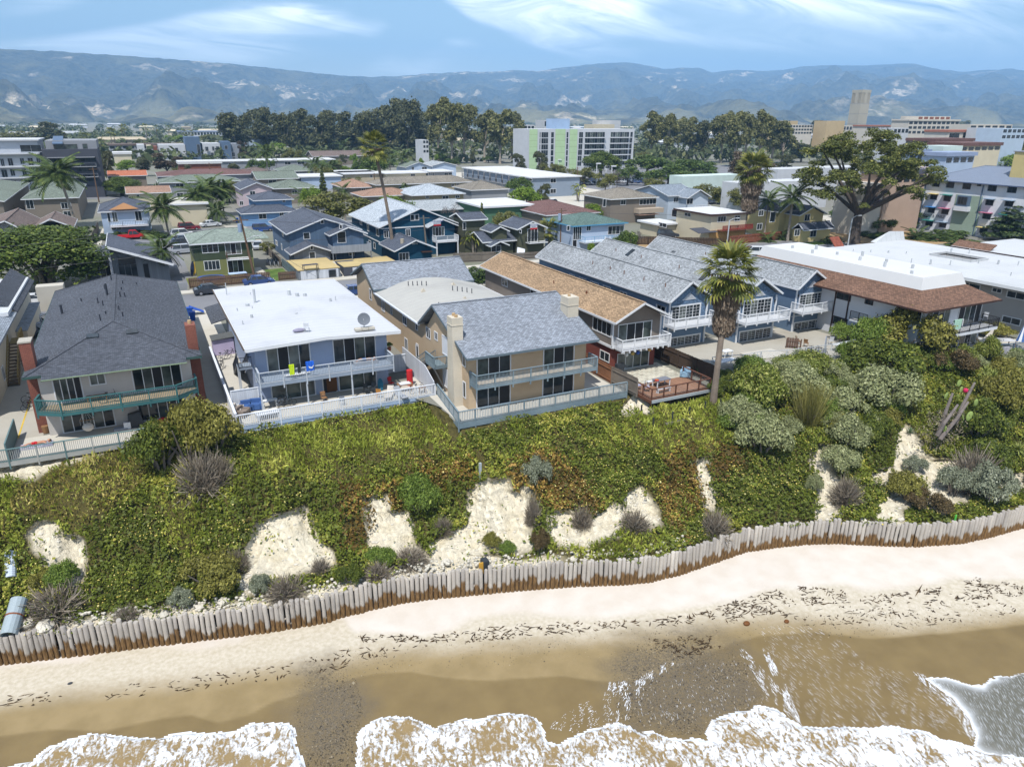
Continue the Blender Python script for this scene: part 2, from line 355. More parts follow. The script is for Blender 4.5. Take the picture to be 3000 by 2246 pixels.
soil=mat('bluff_soil',lin((150,130,92)),.95,var=.25,sc_=1.6,col2=lin((120,105,70)),bump=.8)
# bluff face
_x=np.arange(-40,110,.2);_t=np.linspace(0,1,96)
BX,BT=np.meshgrid(_x,_t);BY,BZ=bluff(BX,BT)
_ppx,_ppy=proj(np.stack([BX,BY,BZ],-1))
bd=np.full(BX.shape,-1e9)
for p in BARE:bd=np.maximum(bd,sdpoly(_ppx,_ppy,p)+9)
rk=sstep(-6,14,bd)
BY2=BY+rk*(.5+.95*(fbm(BX*1.1,BT*13,21,4)-.5)+.35*(np.abs(fbm(BX*2.6,BZ*2.2,24,3)-.5))+.35)
BZ2=BZ+rk*.3*(fbm(BX*3.1,BT*26,22,3)-.5)
BY2[-1]=BY[-1];BZ2[-1]=-6.95;BZ2[0]=-.02;BY2[0]=crest(_x)
# rock faces get chiselled relief through an attribute-driven colour mix (bare rock / vegetated soil)
bm_=mat('bluff_ground',lin((252,240,212)),.95,var=.12,sc_=2.4,col2=lin((232,216,180)),bump=1.)
_t_=bm_.node_tree;_b=_t_.nodes['Principled BSDF'];_src=_b.inputs['Base Color'].links[0].from_socket
_at=N(_t_,'ShaderNodeAttribute',attribute_name='rock');_mx=N(_t_,'ShaderNodeMix',data_type='RGBA');L(_t_,_at.outputs['Fac'],_mx.inputs['Factor'])
_mx.inputs['A'].default_value=(*lin((96,88,44)),1);L(_t_,_src,_mx.inputs['B']);L(_t_,_mx.outputs['Result'],_b.inputs['Base Color'])
_vn=N(_t_,'ShaderNodeTexVoronoi',feature='F1');_vn.inputs['Scale'].default_value=2.1;_g=N(_t_,'ShaderNodeNewGeometry');_nn=N(_t_,'ShaderNodeTexNoise');_nn.inputs['Scale'].default_value=1.7;_nn.inputs['Detail'].default_value=7;_nn.inputs['Roughness'].default_value=.68;L(_t_,_g.outputs['Position'],_nn.inputs['Vector']);_wa=N(_t_,'ShaderNodeVectorMath',operation='MULTIPLY_ADD');L(_t_,_nn.outputs['Color'],_wa.inputs[0]);_wa.inputs[1].default_value=(.6,.6,.6);L(_t_,_g.outputs['Position'],_wa.inputs[2]);L(_t_,_wa.outputs[0],_vn.inputs['Vector'])
_ad=N(_t_,'ShaderNodeMath',operation='MULTIPLY_ADD');L(_t_,_vn.outputs['Distance'],_ad.inputs[0]);_ad.inputs[1].default_value=.55;L(_t_,_nn.outputs['Fac'],_ad.inputs[2]);_bp=N(_t_,'ShaderNodeBump');_bp.inputs['Strength'].default_value=1;_bp.inputs['Distance'].default_value=.42;L(_t_,_ad.outputs[0],_bp.inputs['Height']);L(_t_,_bp.outputs[0],_b.inputs['Normal'])
toe=sstep(.93,.97,BT)*sstep(60,-10,_ppx-1620)
rock=np.maximum(sstep(-8,6,bd+16*(fbm(BX*1.5,BT*9,30,3)-.5)),toe)
o=obj('bluff',grid_mesh('bluff',BX,BY2,BZ2,bm_,{'rock':rock}),None);tag(o,kind='structure')
# mesa top, one sheet to the foot of the hills
_x=np.concatenate([[-6000,-3000,-1200,-400,-120],np.arange(-60,125,1.5),[200,420,900,1800,3500,7000]])
_yy=[0,.02,.06,.2,.4,.7,1.]
MX=np.repeat(_x[None],8,0);MY=np.zeros_like(MX)
rows=[None,75,100,140,300,700,1600,3400]
for j,r_ in enumerate(rows):MY[j]=crest(_x)if r_ is None else r_
far=MX*0
town=mat('town_ground',lin((140,138,128)),.95,var=.22,sc_=.10,col2=lin((104,108,74)),bump=.2)
o=obj('ground',grid_mesh('ground',MX,MY,far-.0,town),None);tag(o,kind='structure')
# ---------------------------------------------------------------- beach
def beach_z(x,y):return ZB-.032*(yw(x)-y)
def PBh(k,x,y):
 z=ZB-.3
 for i in range(5):q=PG(k,x,y,z);z=float(beach_z(q[0],q[1]))
 return(q[0],q[1],z)
def polyline(k,pts):
 q=[px(k,*p)for p in pts];return np.array(q)
DRY=np.array([(-400,1760),(0,1955),(240,1935),(330,1890),(430,1890),(570,1910),(700,1880),(780,1830),(860,1830),(960,1800),(1010,1815),(1040,1850),(1100,1850),(1230,1862),(1350,1830),(1450,1805),(1540,1795),(1700,1812),(1780,1815),(1900,1790),(2060,1775),(2300,1722),(2440,1718),(2600,1722),(2800,1697),(3000,1700),(3400,1690)])
WET=np.array([(-400,2160),(0,2062),(200,2030),(500,2000),(700,1972),(900,1950),(1000,1930),(1150,1905),(1300,1895),(1500,1880),(1700,1870),(1900,1850),(2100,1825),(2300,1810),(2500,1830),(2700,1830),(3000,1800),(3400,1790)])
WETTER=np.array([(-400,2200),(0,2155),(150,2136),(300,2140),(480,2100),(560,2094),(640,2114),(720,2095),(800,2055),(900,2025),(1000,1995),(1100,1972),(1200,1967),(1300,1985),(1450,1992),(1650,1978),(1760,1995),(1900,1990),(2100,1900),(2230,1860),(2400,1850),(2550,1870),(2800,1850),(3000,1830),(3400,1820)])
PEB=[[(905,1960),(960,1950),(1050,1990),(1065,2080),(1045,2160),(1060,2250),(880,2250),(860,2120),(870,2030)],[(1830,1905),(1900,1880),(2000,1865),(2080,1870),(2150,1905),(2210,1960),(2260,2040),(2230,2090),(2100,2110),(2060,2150),(1930,2150),(1810,2100),(1790,2010),(1800,1950)]]
_d=np.concatenate([np.arange(-1.2,22,.16),np.arange(22,60,2.),[120,400]]);_x=np.concatenate([[-400,-200,-90,-60,-40],np.arange(-26,80,.22),[95,120,200,400]])
SX,SD=np.meshgrid(_x,_d);SY=yw(SX)-SD
SZ=beach_z(SX,SY)+.05*(fbm(SX*.5,SD*.5,41,3)-.5)*np.clip(SD,0,1)
SZ=np.where(SD>22,np.minimum(SZ,beach_z(SX,SY)),SZ)
qx,qy=proj(np.stack([SX,SY,SZ],-1))
infr=(qx>-900)&(qx<3900)&(qy>1300)&(qy<3200)
wob=30*(fbm(SX*.35,SD*.9,43,4)-.5)
dry=sstep(14,-14,qy+wob-np.interp(qx,DRY[:,0],DRY[:,1]));dry=np.where(infr,dry,(SD<4)*1.)
wet=sstep(-45,45,qy+wob-np.interp(qx,WET[:,0],WET[:,1]));wet=np.where(infr,wet,(SD>8)*1.)
wtr=sstep(-4,5,qy+wob*.25-np.interp(qx,WETTER[:,0],WETTER[:,1]));wtr=np.where(infr,wtr,(SD>11)*1.)
peb=np.zeros(SX.shape)
for p in PEB:peb=np.maximum(peb,sstep(-70,60,sdpoly(qx,qy,p)+110*(fbm(SX*.7,SD*.7,45,5)-.5)))
peb*=infr
sand=bpy.data.materials.new('sand');sand.use_nodes=True;t=sand.node_tree;b=t.nodes['Principled BSDF']
geo=N(t,'ShaderNodeNewGeometry')
def attr(n_):return N(t,'ShaderNodeAttribute',attribute_name=n_).outputs['Fac']
def mixr(f,A,B,bt='MIX'):
 x=N(t,'ShaderNodeMix',data_type='RGBA',blend_type=bt)
 if isinstance(f,float):x.inputs['Factor'].default_value=f
 else:L(t,f,x.inputs['Factor'])
 for s_,q in(('A',A),('B',B)):
  if isinstance(q,tuple):x.inputs[s_].default_value=(*q,1)
  else:L(t,q,x.inputs[s_])
 return x.outputs['Result']
def nz(scale,det=3,sx=None,rot=0,ty='ShaderNodeTexNoise',**k):
 n=N(t,ty,**k);n.inputs['Scale'].default_value=scale
 if 'Detail' in n.inputs:n.inputs['Detail'].default_value=det
 if sx:
  m=N(t,'ShaderNodeMapping',vector_type='TEXTURE');m.inputs['Scale'].default_value=sx;m.inputs['Rotation'].default_value=(0,0,rot);L(t,geo.outputs['Position'],m.inputs[0]);L(t,m.outputs[0],n.inputs['Vector'])
 else:L(t,geo.outputs['Position'],n.inputs['Vector'])
 return n
def rg(f,a,b_,c=0.,d=1.,sm=False):
 r=N(t,'ShaderNodeMapRange',interpolation_type='SMOOTHSTEP' if sm else 'LINEAR');L(t,f,r.inputs[0])
 for i,q in enumerate((a,b_,c,d)):r.inputs[1+i].default_value=q
 return r.outputs[0]
def ma(op,a,b_=None):
 n=N(t,'ShaderNodeMath',operation=op)
 for i,q in enumerate((a,b_)):
  if q is None:continue
  if isinstance(q,(int,float)):n.inputs[i].default_value=q
  else:L(t,q,n.inputs[i])
 return n.outputs[0]
nA=nz(.6,5).outputs['Fac'];nB=nz(22,3).outputs['Fac'];nC=nz(3.5,5).outputs['Fac']
damp=mixr(rg(nC,.35,.65),lin((200,188,164)),lin((218,207,186)))
c_=mixr(attr('wet'),damp,mixr(rg(nA,.35,.65),lin((146,126,86)),lin((160,139,98))))
c_=mixr(attr('dry'),c_,mixr(rg(nA,.35,.65),lin((228,219,206)),lin((220,208,192))))
c_=mixr(attr('wetter'),c_,mixr(rg(nA,.3,.7),lin((124,104,64)),lin((138,117,74))))
c_=mixr(ma('MULTIPLY',attr('pebble'),rg(nz(7,4).outputs['Fac'],.3,.6,.35,1)),c_,mixr(rg(nB,.35,.65),lin((72,64,54)),lin((130,118,96))))
c_=mixr(rg(nB,.3,.7,0,.14),c_,lin((110,92,66)))
L(t,c_,b.inputs['Base Color'])
rr=mixr(attr('wetter'),(.9,.9,.9),(.36,.36,.36));L(t,rr,b.inputs['Roughness'])
b.inputs['Specular IOR Level'].default_value=.35
bp=N(t,'ShaderNodeBump');bp.inputs['Strength'].default_value=.25;bp.inputs['Distance'].default_value=.03;L(t,nC,bp.inputs['Height']);L(t,bp.outputs[0],b.inputs['Normal'])
o=obj('beach',grid_mesh('beach',SX,SY,SZ,sand,{'dry':dry,'wet':wet,'wetter':wtr,'pebble':peb}),None);tag(o,kind='structure')
# ---------------------------------------------------------------- sea: the swash sheet, lobed front, foam lace, thin streaks
LOBE=[(-700,2900),(-700,2420),(-300,2330),(0,2252),(50,2240),(95,2232),(110,2212),(150,2188),(205,2163),(275,2150),(350,2153),(400,2164),(450,2165),(500,2152),(560,2149),(640,2146),(695,2142),(715,2130),(745,2120),(800,2117),(845,2122),(860,2138),(862,2165),(870,2195),(885,2225),(900,2260),(1050,2260),(1048,2200),(1052,2145),(1075,2122),(1105,2108),(1150,2102),(1190,2098),(1220,2106),(1240,2122),(1262,2136),(1278,2138),(1292,2126),(1330,2118),(1370,2108),(1410,2108),(1445,2096),(1490,2092),(1525,2090),(1555,2098),(1580,2118),(1590,2142),(1592,2160),(1605,2178),(1635,2179),(1680,2160),(1720,2140),(1760,2130),(1810,2119),(1840,2126),(1870,2142),(1920,2150),(1965,2160),(2000,2165),(2050,2168),(2082,2172),(2076,2145),(2088,2118),(2110,2100),(2160,2088),(2208,2082),(2216,2066),(2250,2068),(2290,2086),(2315,2112),(2350,2130),(2400,2136),(2450,2130),(2550,2132),(2640,2133),(2700,2143),(2760,2166),(2830,2184),(2890,2202),(3000,2218),(3300,2270),(3900,2400),(3900,2900)]
BACK=[(2715,1985),(2770,1985),(2840,2005),(2880,2010),(2905,1985),(2950,1985),(3000,1975),(3300,1930),(3900,1900),(3900,2420),(3300,2285),(3000,2224),(2890,2208),(2860,2190),(2862,2150),(2840,2095),(2790,2040),(2735,2005)]
_d=np.concatenate([np.arange(4,24,.11),np.arange(24,60,1.5),[90,160,400,1200,4000]]);_x=np.concatenate([[-4000,-900,-200,-60],np.arange(-22,56,.11),[60,80,140,400,1200,5000]])
FX,FD=np.meshgrid(_x,_d);FY=yw(FX)-FD;FZ=beach_z(FX,FY)
fx,fy=proj(np.stack([FX,FY,FZ],-1))
jx=16*(fbm(FX*1.6,FD*1.6,51,4)-.5);jy=16*(fbm(FX*1.6,FD*1.6,57,4)-.5)
behind=(np.stack([FX,FY,FZ-CAM_H],-1)@FWD)<6
s1=sdpoly(fx+jx,fy+jy,LOBE);s2=sdpoly(fx+jx,fy+jy,BACK)
deep=behind|(fy>2700)|(FD>30)
s1=np.where(deep,400,s1);s2=np.where(deep,-400,s2)
sd=np.maximum(s1,s2*.999)
seaz=np.maximum(FZ,-9.75)
FZ2=np.maximum(FZ,np.where(FD>24,-9.75,-99))+.02+sstep(0,14,s1)*(.13+.10*np.exp(-np.clip(s1,0,None)/22.))*(.6+.8*fbm(FX*2.2,FD*2.2,61,3))+sstep(0,30,s2)*.04*fbm(FX*1.2,FD*3,66,3)
FZ2=FZ2+np.where(s1>0,.05*(fbm(FX*5,FD*5,63,3)-.5),0)
bright=sstep(1800,2700,fx)*.2+.08*sstep(2120,2246,fy)
water=bpy.data.materials.new('sea_water');water.use_nodes=True;t=water.node_tree;b=t.nodes['Principled BSDF'];geo=N(t,'ShaderNodeNewGeometry')
wv=nz(.8,3);wv_=N(t,'ShaderNodeVectorMath',operation='MULTIPLY_ADD');L(t,wv.outputs['Color'],wv_.inputs[0]);wv_.inputs[1].default_value=(.9,.9,0);L(t,geo.outputs['Position'],wv_.inputs[2])
def vor(sc2):
 n=N(t,'ShaderNodeTexVoronoi',feature='DISTANCE_TO_EDGE');n.inputs['Scale'].default_value=sc2;L(t,wv_.outputs[0],n.inputs['Vector']);return n.outputs['Distance']
lace0=ma('MAXIMUM',rg(vor(2.6),.0,.16,1,0),rg(vor(7.5),.0,.13,.8,0))
def flow(sc2,det,st,rot):
 m=N(t,'ShaderNodeMapping',vector_type='TEXTURE');m.inputs['Scale'].default_value=st;m.inputs['Rotation'].default_value=(0,0,rot);L(t,wv_.outputs[0],m.inputs[0]);n=N(t,'ShaderNodeTexNoise');n.inputs['Scale'].default_value=sc2;n.inputs['Detail'].default_value=det;n.inputs['Roughness'].default_value=.6;L(t,m.outputs[0],n.inputs['Vector']);return n.outputs['Fac']
lace=ma('ADD',ma('MULTIPLY',rg(flow(3.4,5,(.7,1.7,1),RD(-14)),.40,.54),.85),ma('MULTIPLY',lace0,.15))
big=rg(nz(.55,5).outputs['Fac'],.36,.62);fine=rg(nz(6,5).outputs['Fac'],.38,.62)
edge=attr('edge')
cov=ma('ADD',ma('ADD',ma('MULTIPLY',lace,.55),ma('MULTIPLY',big,.5)),ma('ADD',ma('MULTIPLY',fine,.28),attr('bright')))
foam=rg(ma('ADD',cov,ma('MULTIPLY',edge,.62)),.58,1.24,0,1,True)
streakn=rg(nz(1.0,6,(.05,.5,1),RD(-35)).outputs['Fac'],.5,.66,0,1,True)
foam2=ma('MULTIPLY',ma('MAXIMUM',ma('MULTIPLY',streakn,.5),edge),.9)
fm=N(t,'ShaderNodeMix',data_type='FLOAT');L(t,attr('thin'),fm.inputs['Factor']);L(t,foam,fm.inputs['A']);L(t,foam2,fm.inputs['B'])
foamv=fm.outputs['Result']
L(t,mixr(foamv,mixr(attr('thin'),lin((150,126,82)),lin((112,108,92))),lin((240,243,246))),b.inputs['Base Color'])
L(t,mixr(foamv,(.12,.12,.12),(.9,.9,.9)),b.inputs['Roughness'])
bp=N(t,'ShaderNodeBump');bp.inputs['Strength'].default_value=.7;bp.inputs['Distance'].default_value=.06;L(t,ma('ADD',foamv,nz(4,4).outputs['Fac']),bp.inputs['Height']);L(t,bp.outputs[0],b.inputs['Normal'])
edge_v=np.where(s1>0,np.exp(-s1/13.),np.exp(-np.clip(s2,0,None)/10.)*sstep(2990,2900,fx))
thin=((s1<=0)&(s2>0))*1.
o=obj('sea',grid_mesh('sea',FX,FY,FZ2,water,{'edge':edge_v,'bright':bright,'thin':thin},keep=(sd>0)),None);tag(o,kind='structure')
# thin streaks of foam draining back over the wet sand: narrow slivers, counted by nobody
def streaks(n,poly,ang,ln,wd,seed):
 r_=np.random.default_rng(seed);P_=[]
 P4=np.array(poly);k=0
 while len(P_)<n and k<n*60:
  k+=1;x=r_.uniform(P4[:,0].min(),P4[:,0].max());y=r_.uniform(P4[:,1].min(),P4[:,1].max())
  if not inpoly(np.array([x]),np.array([y]),poly)[0]:continue
  if vnoise(np.array([x*.11]),np.array([y*.02]),seed)[0]<r_.uniform(.25,.75):continue
  P_.append(PBh('o',x,y))
 P_=np.array(P_);a=ang+r_.normal(0,.10,len(P_));l_=ln*r_.uniform(.3,1.3,len(P_));w_=wd*r_.uniform(.4,1.3,len(P_))
 d=np.stack([np.cos(a)*l_,np.sin(a)*l_,a*0],1);e=np.stack([-np.sin(a)*w_,np.cos(a)*w_,a*0],1)
 P_[:,2]+=.035;return np.stack([P_-d,P_+e*.8,P_+d,P_-e],1)
fw=mat('foam_white',(.82,.84,.86),.9,'flat')
def dirpx(a,b):A=PBh('o',*a);B=PBh('o',*b);return math.atan2(B[1]-A[1],B[0]-A[0])
SV=[streaks(1100,[(2220,1830),(2420,1840),(2560,1950),(2720,1990),(2830,2090),(2850,2160),(2700,2130),(2400,2125),(2320,2080)],dirpx((2500,1900),(2740,2090)),.2,.006,71),streaks(240,[(2160,1905),(2180,1900),(2280,2010),(2350,2125),(2320,2110),(2240,2030)],dirpx((2180,1910),(2330,2110)),.16,.012,72),streaks(240,[(2230,1900),(2245,1900),(2300,2000),(2345,2110),(2330,2110),(2280,2020)],dirpx((2235,1910),(2340,2110)),.2,.014,73),streaks(380,[(1790,2140),(1780,2000),(1860,1995),(1960,1935),(1990,1935),(1880,2010),(1840,2120)],dirpx((1800,2130),(1840,2000)),.14,.012,74),streaks(420,[(2660,1960),(2740,1990),(2830,2080),(2858,2150),(2845,2170),(2790,2080)],dirpx((2720,1990),(2850,2150)),.16,.012,75),streaks(240,[(1840,2000),(1990,1940),(2180,1930),(2260,2060),(2100,2100),(1880,2130)],dirpx((2000,2100),(1960,1960)),.12,.008,77),streaks(260,[(1600,2130),(1700,2060),(1800,2010),(1790,2120),(1680,2150)],dirpx((1620,2140),(1780,2020)),.07,.012,76)]
faces_np('foam_streaks',np.concatenate(SV),fw,kind='stuff')
# pebbles, shingle specks and seaweed on the sand: tiny pieces nobody could count
def bpts(n,poly,seed,dens=None):
 r_=np.random.default_rng(seed);P4=np.array(poly);out=[]
 A=np.stack([r_.uniform(P4[:,0].min(),P4[:,0].max(),n*4),r_.uniform(P4[:,1].min(),P4[:,1].max(),n*4)],1)
 A=A[inpoly(A[:,0],A[:,1],poly)][:n]
 return np.array([PBh('o',*q)for q in A])
def pebbles(name,P_,size,m,seed):
 r_=np.random.default_rng(seed);n=len(P_);s=size*r_.lognormal(0,.4,n);a=r_.uniform(0,6.3,n)
 off=np.array([(1,0),(0,1),(-1,0),(0,-1)],float)
 c,s_=np.cos(a),np.sin(a);ring=np.stack([np.stack([P_[:,0]+s*(c*ox*1.3-s_*oy),P_[:,1]+s*(s_*ox*1.3+c*oy),P_[:,2]-.01],1)for ox,oy in off],1)
 top=P_+np.stack([s*0,s*0,s*.8+.01],1)
 T=np.concatenate([np.stack([ring[:,i],ring[:,(i+1)%4],top],1)for i in range(4)])
 faces_np(name,T,m,np.tile(r_.random(n),4),k=3,kind='stuff')
pm=mat('pebble',lin((92,84,72)),.6,'leaf',col2=lin((196,180,150)))
pp=np.concatenate([bpts(5200,PEB[1],81),bpts(3200,PEB[0],82),bpts(1800,[(860,1920),(2900,1760),(2990,1830),(2300,1880),(1700,1930),(1000,1990)],83)])
pebbles('pebbles',pp,.022,pm,84)
wm=mat('seaweed',lin((70,52,32)),.7,'leaf',col2=lin((104,78,44)))
wl=[]
for poly,n in(([(2000,1810),(2250,1730),(2330,1715),(2600,1740),(2790,1715),(2850,1690),(3000,1715),(3000,1745),(2700,1765),(2400,1770),(2100,1830),(2000,1830)],950),([(1050,1862),(1350,1850),(1500,1825),(1900,1815),(2000,1800),(2000,1830),(1700,1850),(1400,1880),(1060,1880)],380),([(0,2040),(400,2000),(800,1950),(1000,1900),(1300,1880),(1000,1960),(500,2030),(0,2075)],260),([(2250,1790),(2900,1750),(3000,1790),(2700,1840),(2350,1830)],240),([(1900,1870),(2100,1855),(2110,1900),(2000,1930)],160)):
 wl.append(bpts(n,poly,90+n))
wl=np.concatenate(wl);keep_=vnoise(wl[:,0]*1.3,wl[:,1]*1.3,95)>.38;wl=wl[keep_];n=len(wl)
a=rng.normal(-.25,.7,n);l_=rng.lognormal(-1.9,.5,n);w_=.025+.03*rng.random(n)
d=np.stack([np.cos(a)*l_,np.sin(a)*l_,0*a],1);e=np.stack([-np.sin(a)*w_,np.cos(a)*w_,0*a],1);up_=np.stack([0*a,0*a,.03+.03*rng.random(n)],1)
mid=wl+up_
V=np.concatenate([np.stack([wl-d,wl-d*.2-e,mid,wl+e],1),np.stack([mid,wl-e*1.2,wl+d,wl+e],1)])
V[:,:,2]+=.02
faces_np('seaweed',V,wm,kind='stuff')
for i,(x,y,s)in enumerate(((2187,1828,.26),(2304,1822,.2))):
 q=PBh('o',x,y);single('kelp_clump',MB().ball((q[0],q[1],q[2]+.08),s,8,5,(1,.8,.6)),mat('kelp',lin((120,74,28)),.6),('larger' if i==0 else 'smaller')+' rusty brown kelp holdfast lying on the damp sand','kelp','kelp balls on the sand')
q=PBh('v',455,667);single('beach_rock',MB().ball((q[0],q[1],q[2]+.03),.13,8,5,(1.2,.8,.5)),mat('dark_rock',lin((62,66,70)),.7),'small dark grey rock alone on the tan sand below the piling wall','rock')
# ---------------------------------------------------------------- piling wall
pil=mat('weathered_pile',lin((200,191,178)),.95,var=.28,sc_=1.2,bump=.9)
t=pil.node_tree;b=t.nodes['Principled BSDF'];src=b.inputs['Base Color'].links[0].from_socket
geo=N(t,'ShaderNodeNewGeometry');uvn=N(t,'ShaderNodeTexCoord');ob=N(t,'ShaderNodeObjectInfo');sp_=N(t,'ShaderNodeSeparateXYZ');L(t,geo.outputs['Position'],sp_.inputs[0])
ns=nz(2.2,4,(.5,.5,3)).outputs['Fac']
hgt=ma('ADD',sp_.outputs['Z'],ma('ADD',ma('MULTIPLY',ns,-1.1),ma('MULTIPLY',ob.outputs['Random'],-.75)))
f=rg(hgt,-8.75,-8.45,1,0,True)
g1=nz(14,4,(.5,.5,5)).outputs['Fac']
brown=mixr(rg(g1,.35,.65),lin((84,62,36)),lin((150,116,72)))
grey=mixr(rg(ob.outputs['Random'],0,1,0,.5),src,lin((140,134,130)))
L(t,mixr(f,grey,brown),b.inputs['Base Color'])
wallr=thing('piling_wall','long curving wall of weathered timber pilings between beach and bluff','wall',(20,float(yw(20)),ZB))
vars_=[]
for i in range(7):
 r_=random.Random(i);H_=2.15+r_.uniform(-.13,.13);R_=.15+r_.uniform(-.025,.02);m_=MB()
 m_.tube([(0,0,-1.1),(r_.uniform(-.01,.01),0,0),(r_.uniform(-.02,.02),r_.uniform(-.02,.02),H_*.5),(r_.uniform(-.02,.02),r_.uniform(-.02,.02),H_-.04),(0,0,H_)],[R_*1.04,R_*1.04,R_,R_*.97,R_*.84],9)
 me=m_.mesh('piling',pil);me.polygons.foreach_set('use_smooth',[len(p.vertices)==4 for p in me.polygons]);vars_.append(me)
xs=np.linspace(-14.5,68.5,4000);ys=yw(xs);seg=np.concatenate([[0],np.cumsum(np.hypot(np.diff(xs),np.diff(ys)))])
s_=0.;k=0
while s_<seg[-1]and k<298:
 x=float(np.interp(s_,seg,xs));y=float(yw(x))+random.uniform(-.035,.035)
 o=bpy.data.objects.new('piling',vars_[k*5%7 if k%3 else random.randrange(7)]);link(o,wallr)
 o.location=Vector((x,y,ZB+random.uniform(-.12,.06)))-wallr.location;o.rotation_euler=(random.uniform(-.015,.02),random.uniform(-.02,.02),random.uniform(0,6.28));k+=1
 s_+=random.uniform(.315,.345)
print('pilings',k,seg[-1])
# ---------------------------------------------------------------- hills across the plain
PROF=np.array([(-3000,215),(-1500,170),(-600,135),(0,141),(100,147),(200,150),(300,158),(400,165),(500,172),(600,180),(700,188),(800,199),(900,211),(1000,221),(1100,226),(1200,222),(1240,216),(1300,214),(1350,209),(1430,211),(1500,206),(1570,208),(1640,198),(1700,190),(1760,184),(1820,183),(1870,190),(1930,202),(1980,199),(2030,199),(2070,213),(2130,204),(2200,208),(2270,206),(2330,195),(2420,191),(2500,193),(2600,187),(2640,186),(2720,204),(2780,211),(2850,206),(2920,202),(3000,212),(3600,190),(4500,220),(6000,215)],float)
AZ=np.linspace(-62,112,520);hp=[]
for a_ in AZ:
 rel=max(-75.,min(75.,a_-math.degrees(_y)));hp.append(1500+2130/math.cos(_p)*math.tan(RD(rel))*1.0)
hp=np.array(hp);hy=np.interp(hp,PROF[:,0],PROF[:,1])
els=[]
for x_,y_ in zip(np.clip(hp,-1500,4500),hy):
 d=ray('o',x_,y_);els.append(d[2]/math.hypot(d[0],d[1]))
els=np.array(els)
NR=120;rr_=np.linspace(0,1,NR);R0=2700+900*(fbm(AZ*.09,AZ*0,101,3)-.5);R1=6400+4600*sstep(-10,60,AZ)
s2_=rr_[:,None];RRm=R0[None]+(R1-R0)[None]*s2_/.8
AZm=np.repeat(RD(1)*AZ[None],NR,0)
Hr=CAM_H+els*R1
prof_=np.where(s2_<.8,(s2_/.8)**1.25,1-1.5*(s2_-.8))
xw=RRm*np.sin(AZm);yw_=RRm*np.cos(AZm)
rid=np.abs(fbm(xw*.0011,yw_*.0007,103,5)-.5)*2;rid2=fbm(xw*.004,yw_*.003,107,4)-.5
amp=np.where(s2_<.8,np.sin(np.pi*np.clip(s2_/.8,0,1))**.8,.15)
rid3=np.abs(fbm(xw*.0045,yw_*.003,113,4)-.5)*2
Hm=Hr[None]*prof_-300*amp*(.42-rid)*.9+120*amp*rid2-170*amp*(.35-rid3)
Hm=np.maximum(Hm,-8)+np.where((s2_>.7)&(s2_<.82),14*(fbm(AZm*700,s2_*30+AZm*0,109,3)-.5),0)
lim=CAM_H+els[None]*RRm
Hm=np.where(s2_<.78,np.minimum(Hm,lim-12*(1-s2_)),Hm)
hm=bpy.data.materials.new('hillside');hm.use_nodes=True;t=hm.node_tree;b=t.nodes['Principled BSDF'];geo=N(t,'ShaderNodeNewGeometry')
n_a=nz(.004,6).outputs['Fac'];n_b=nz(.0022,7,(1.6,.7,1),.5).outputs['Fac'];n_c=nz(.03,4).outputs['Fac'];n_d=nz(.0009,3).outputs['Fac']
c_=mixr(rg(n_c,.35,.65),lin((58,62,56)),lin((92,92,76)))
c_=mixr(rg(n_a,.5,.68,0,.6),c_,lin((118,112,78)))
rocky=ma('MULTIPLY',ma('MULTIPLY',rg(n_b,.54,.62,0,.9),rg(n_d,.44,.54)),ma('MULTIPLY',rg(nz(.014,7).outputs['Fac'],.47,.56),rg(nz(.05,4,(1,1,.4)).outputs['Fac'],.36,.56,.25,1)))
c_=mixr(rocky,c_,lin((232,214,184)))
sp_=N(t,'ShaderNodeSeparateXYZ');L(t,geo.outputs['Position'],sp_.inputs[0])
low=ma('MULTIPLY',rg(sp_.outputs['Z'],20,130,1,0),rg(n_a,.45,.6))
c_=mixr(ma('MULTIPLY',low,.4),c_,lin((176,166,120)))
L(t,c_,b.inputs['Base Color']);b.inputs['Roughness'].default_value=.95;b.inputs['Specular IOR Level'].default_value=.1
bp=N(t,'ShaderNodeBump');bp.inputs['Strength'].default_value=1;bp.inputs['Distance'].default_value=70;L(t,nz(.012,6).outputs['Fac'],bp.inputs['Height']);L(t,bp.outputs[0],b.inputs['Normal'])
o=obj('hills',grid_mesh('hills',xw,yw_,Hm,hm),None);tag(o,kind='structure')
# ---------------------------------------------------------------- air between here and the hills
hz=bpy.data.materials.new('haze');hz.use_nodes=True;t=hz.node_tree;t.nodes.remove(t.nodes['Principled BSDF'])
pv=N(t,'ShaderNodeVolumePrincipled');pv.inputs['Color'].default_value=(.34,.63,1,1);pv.inputs['Density'].default_value=1.3e-4;pv.inputs['Anisotropy'].default_value=-.25
L(t,pv.outputs[0],t.nodes['Material Output'].inputs['Volume'])
ho=obj('haze',MB().box(-13500,16500,-7000,14000,-14,1250),hz);tag(ho,kind='stuff')
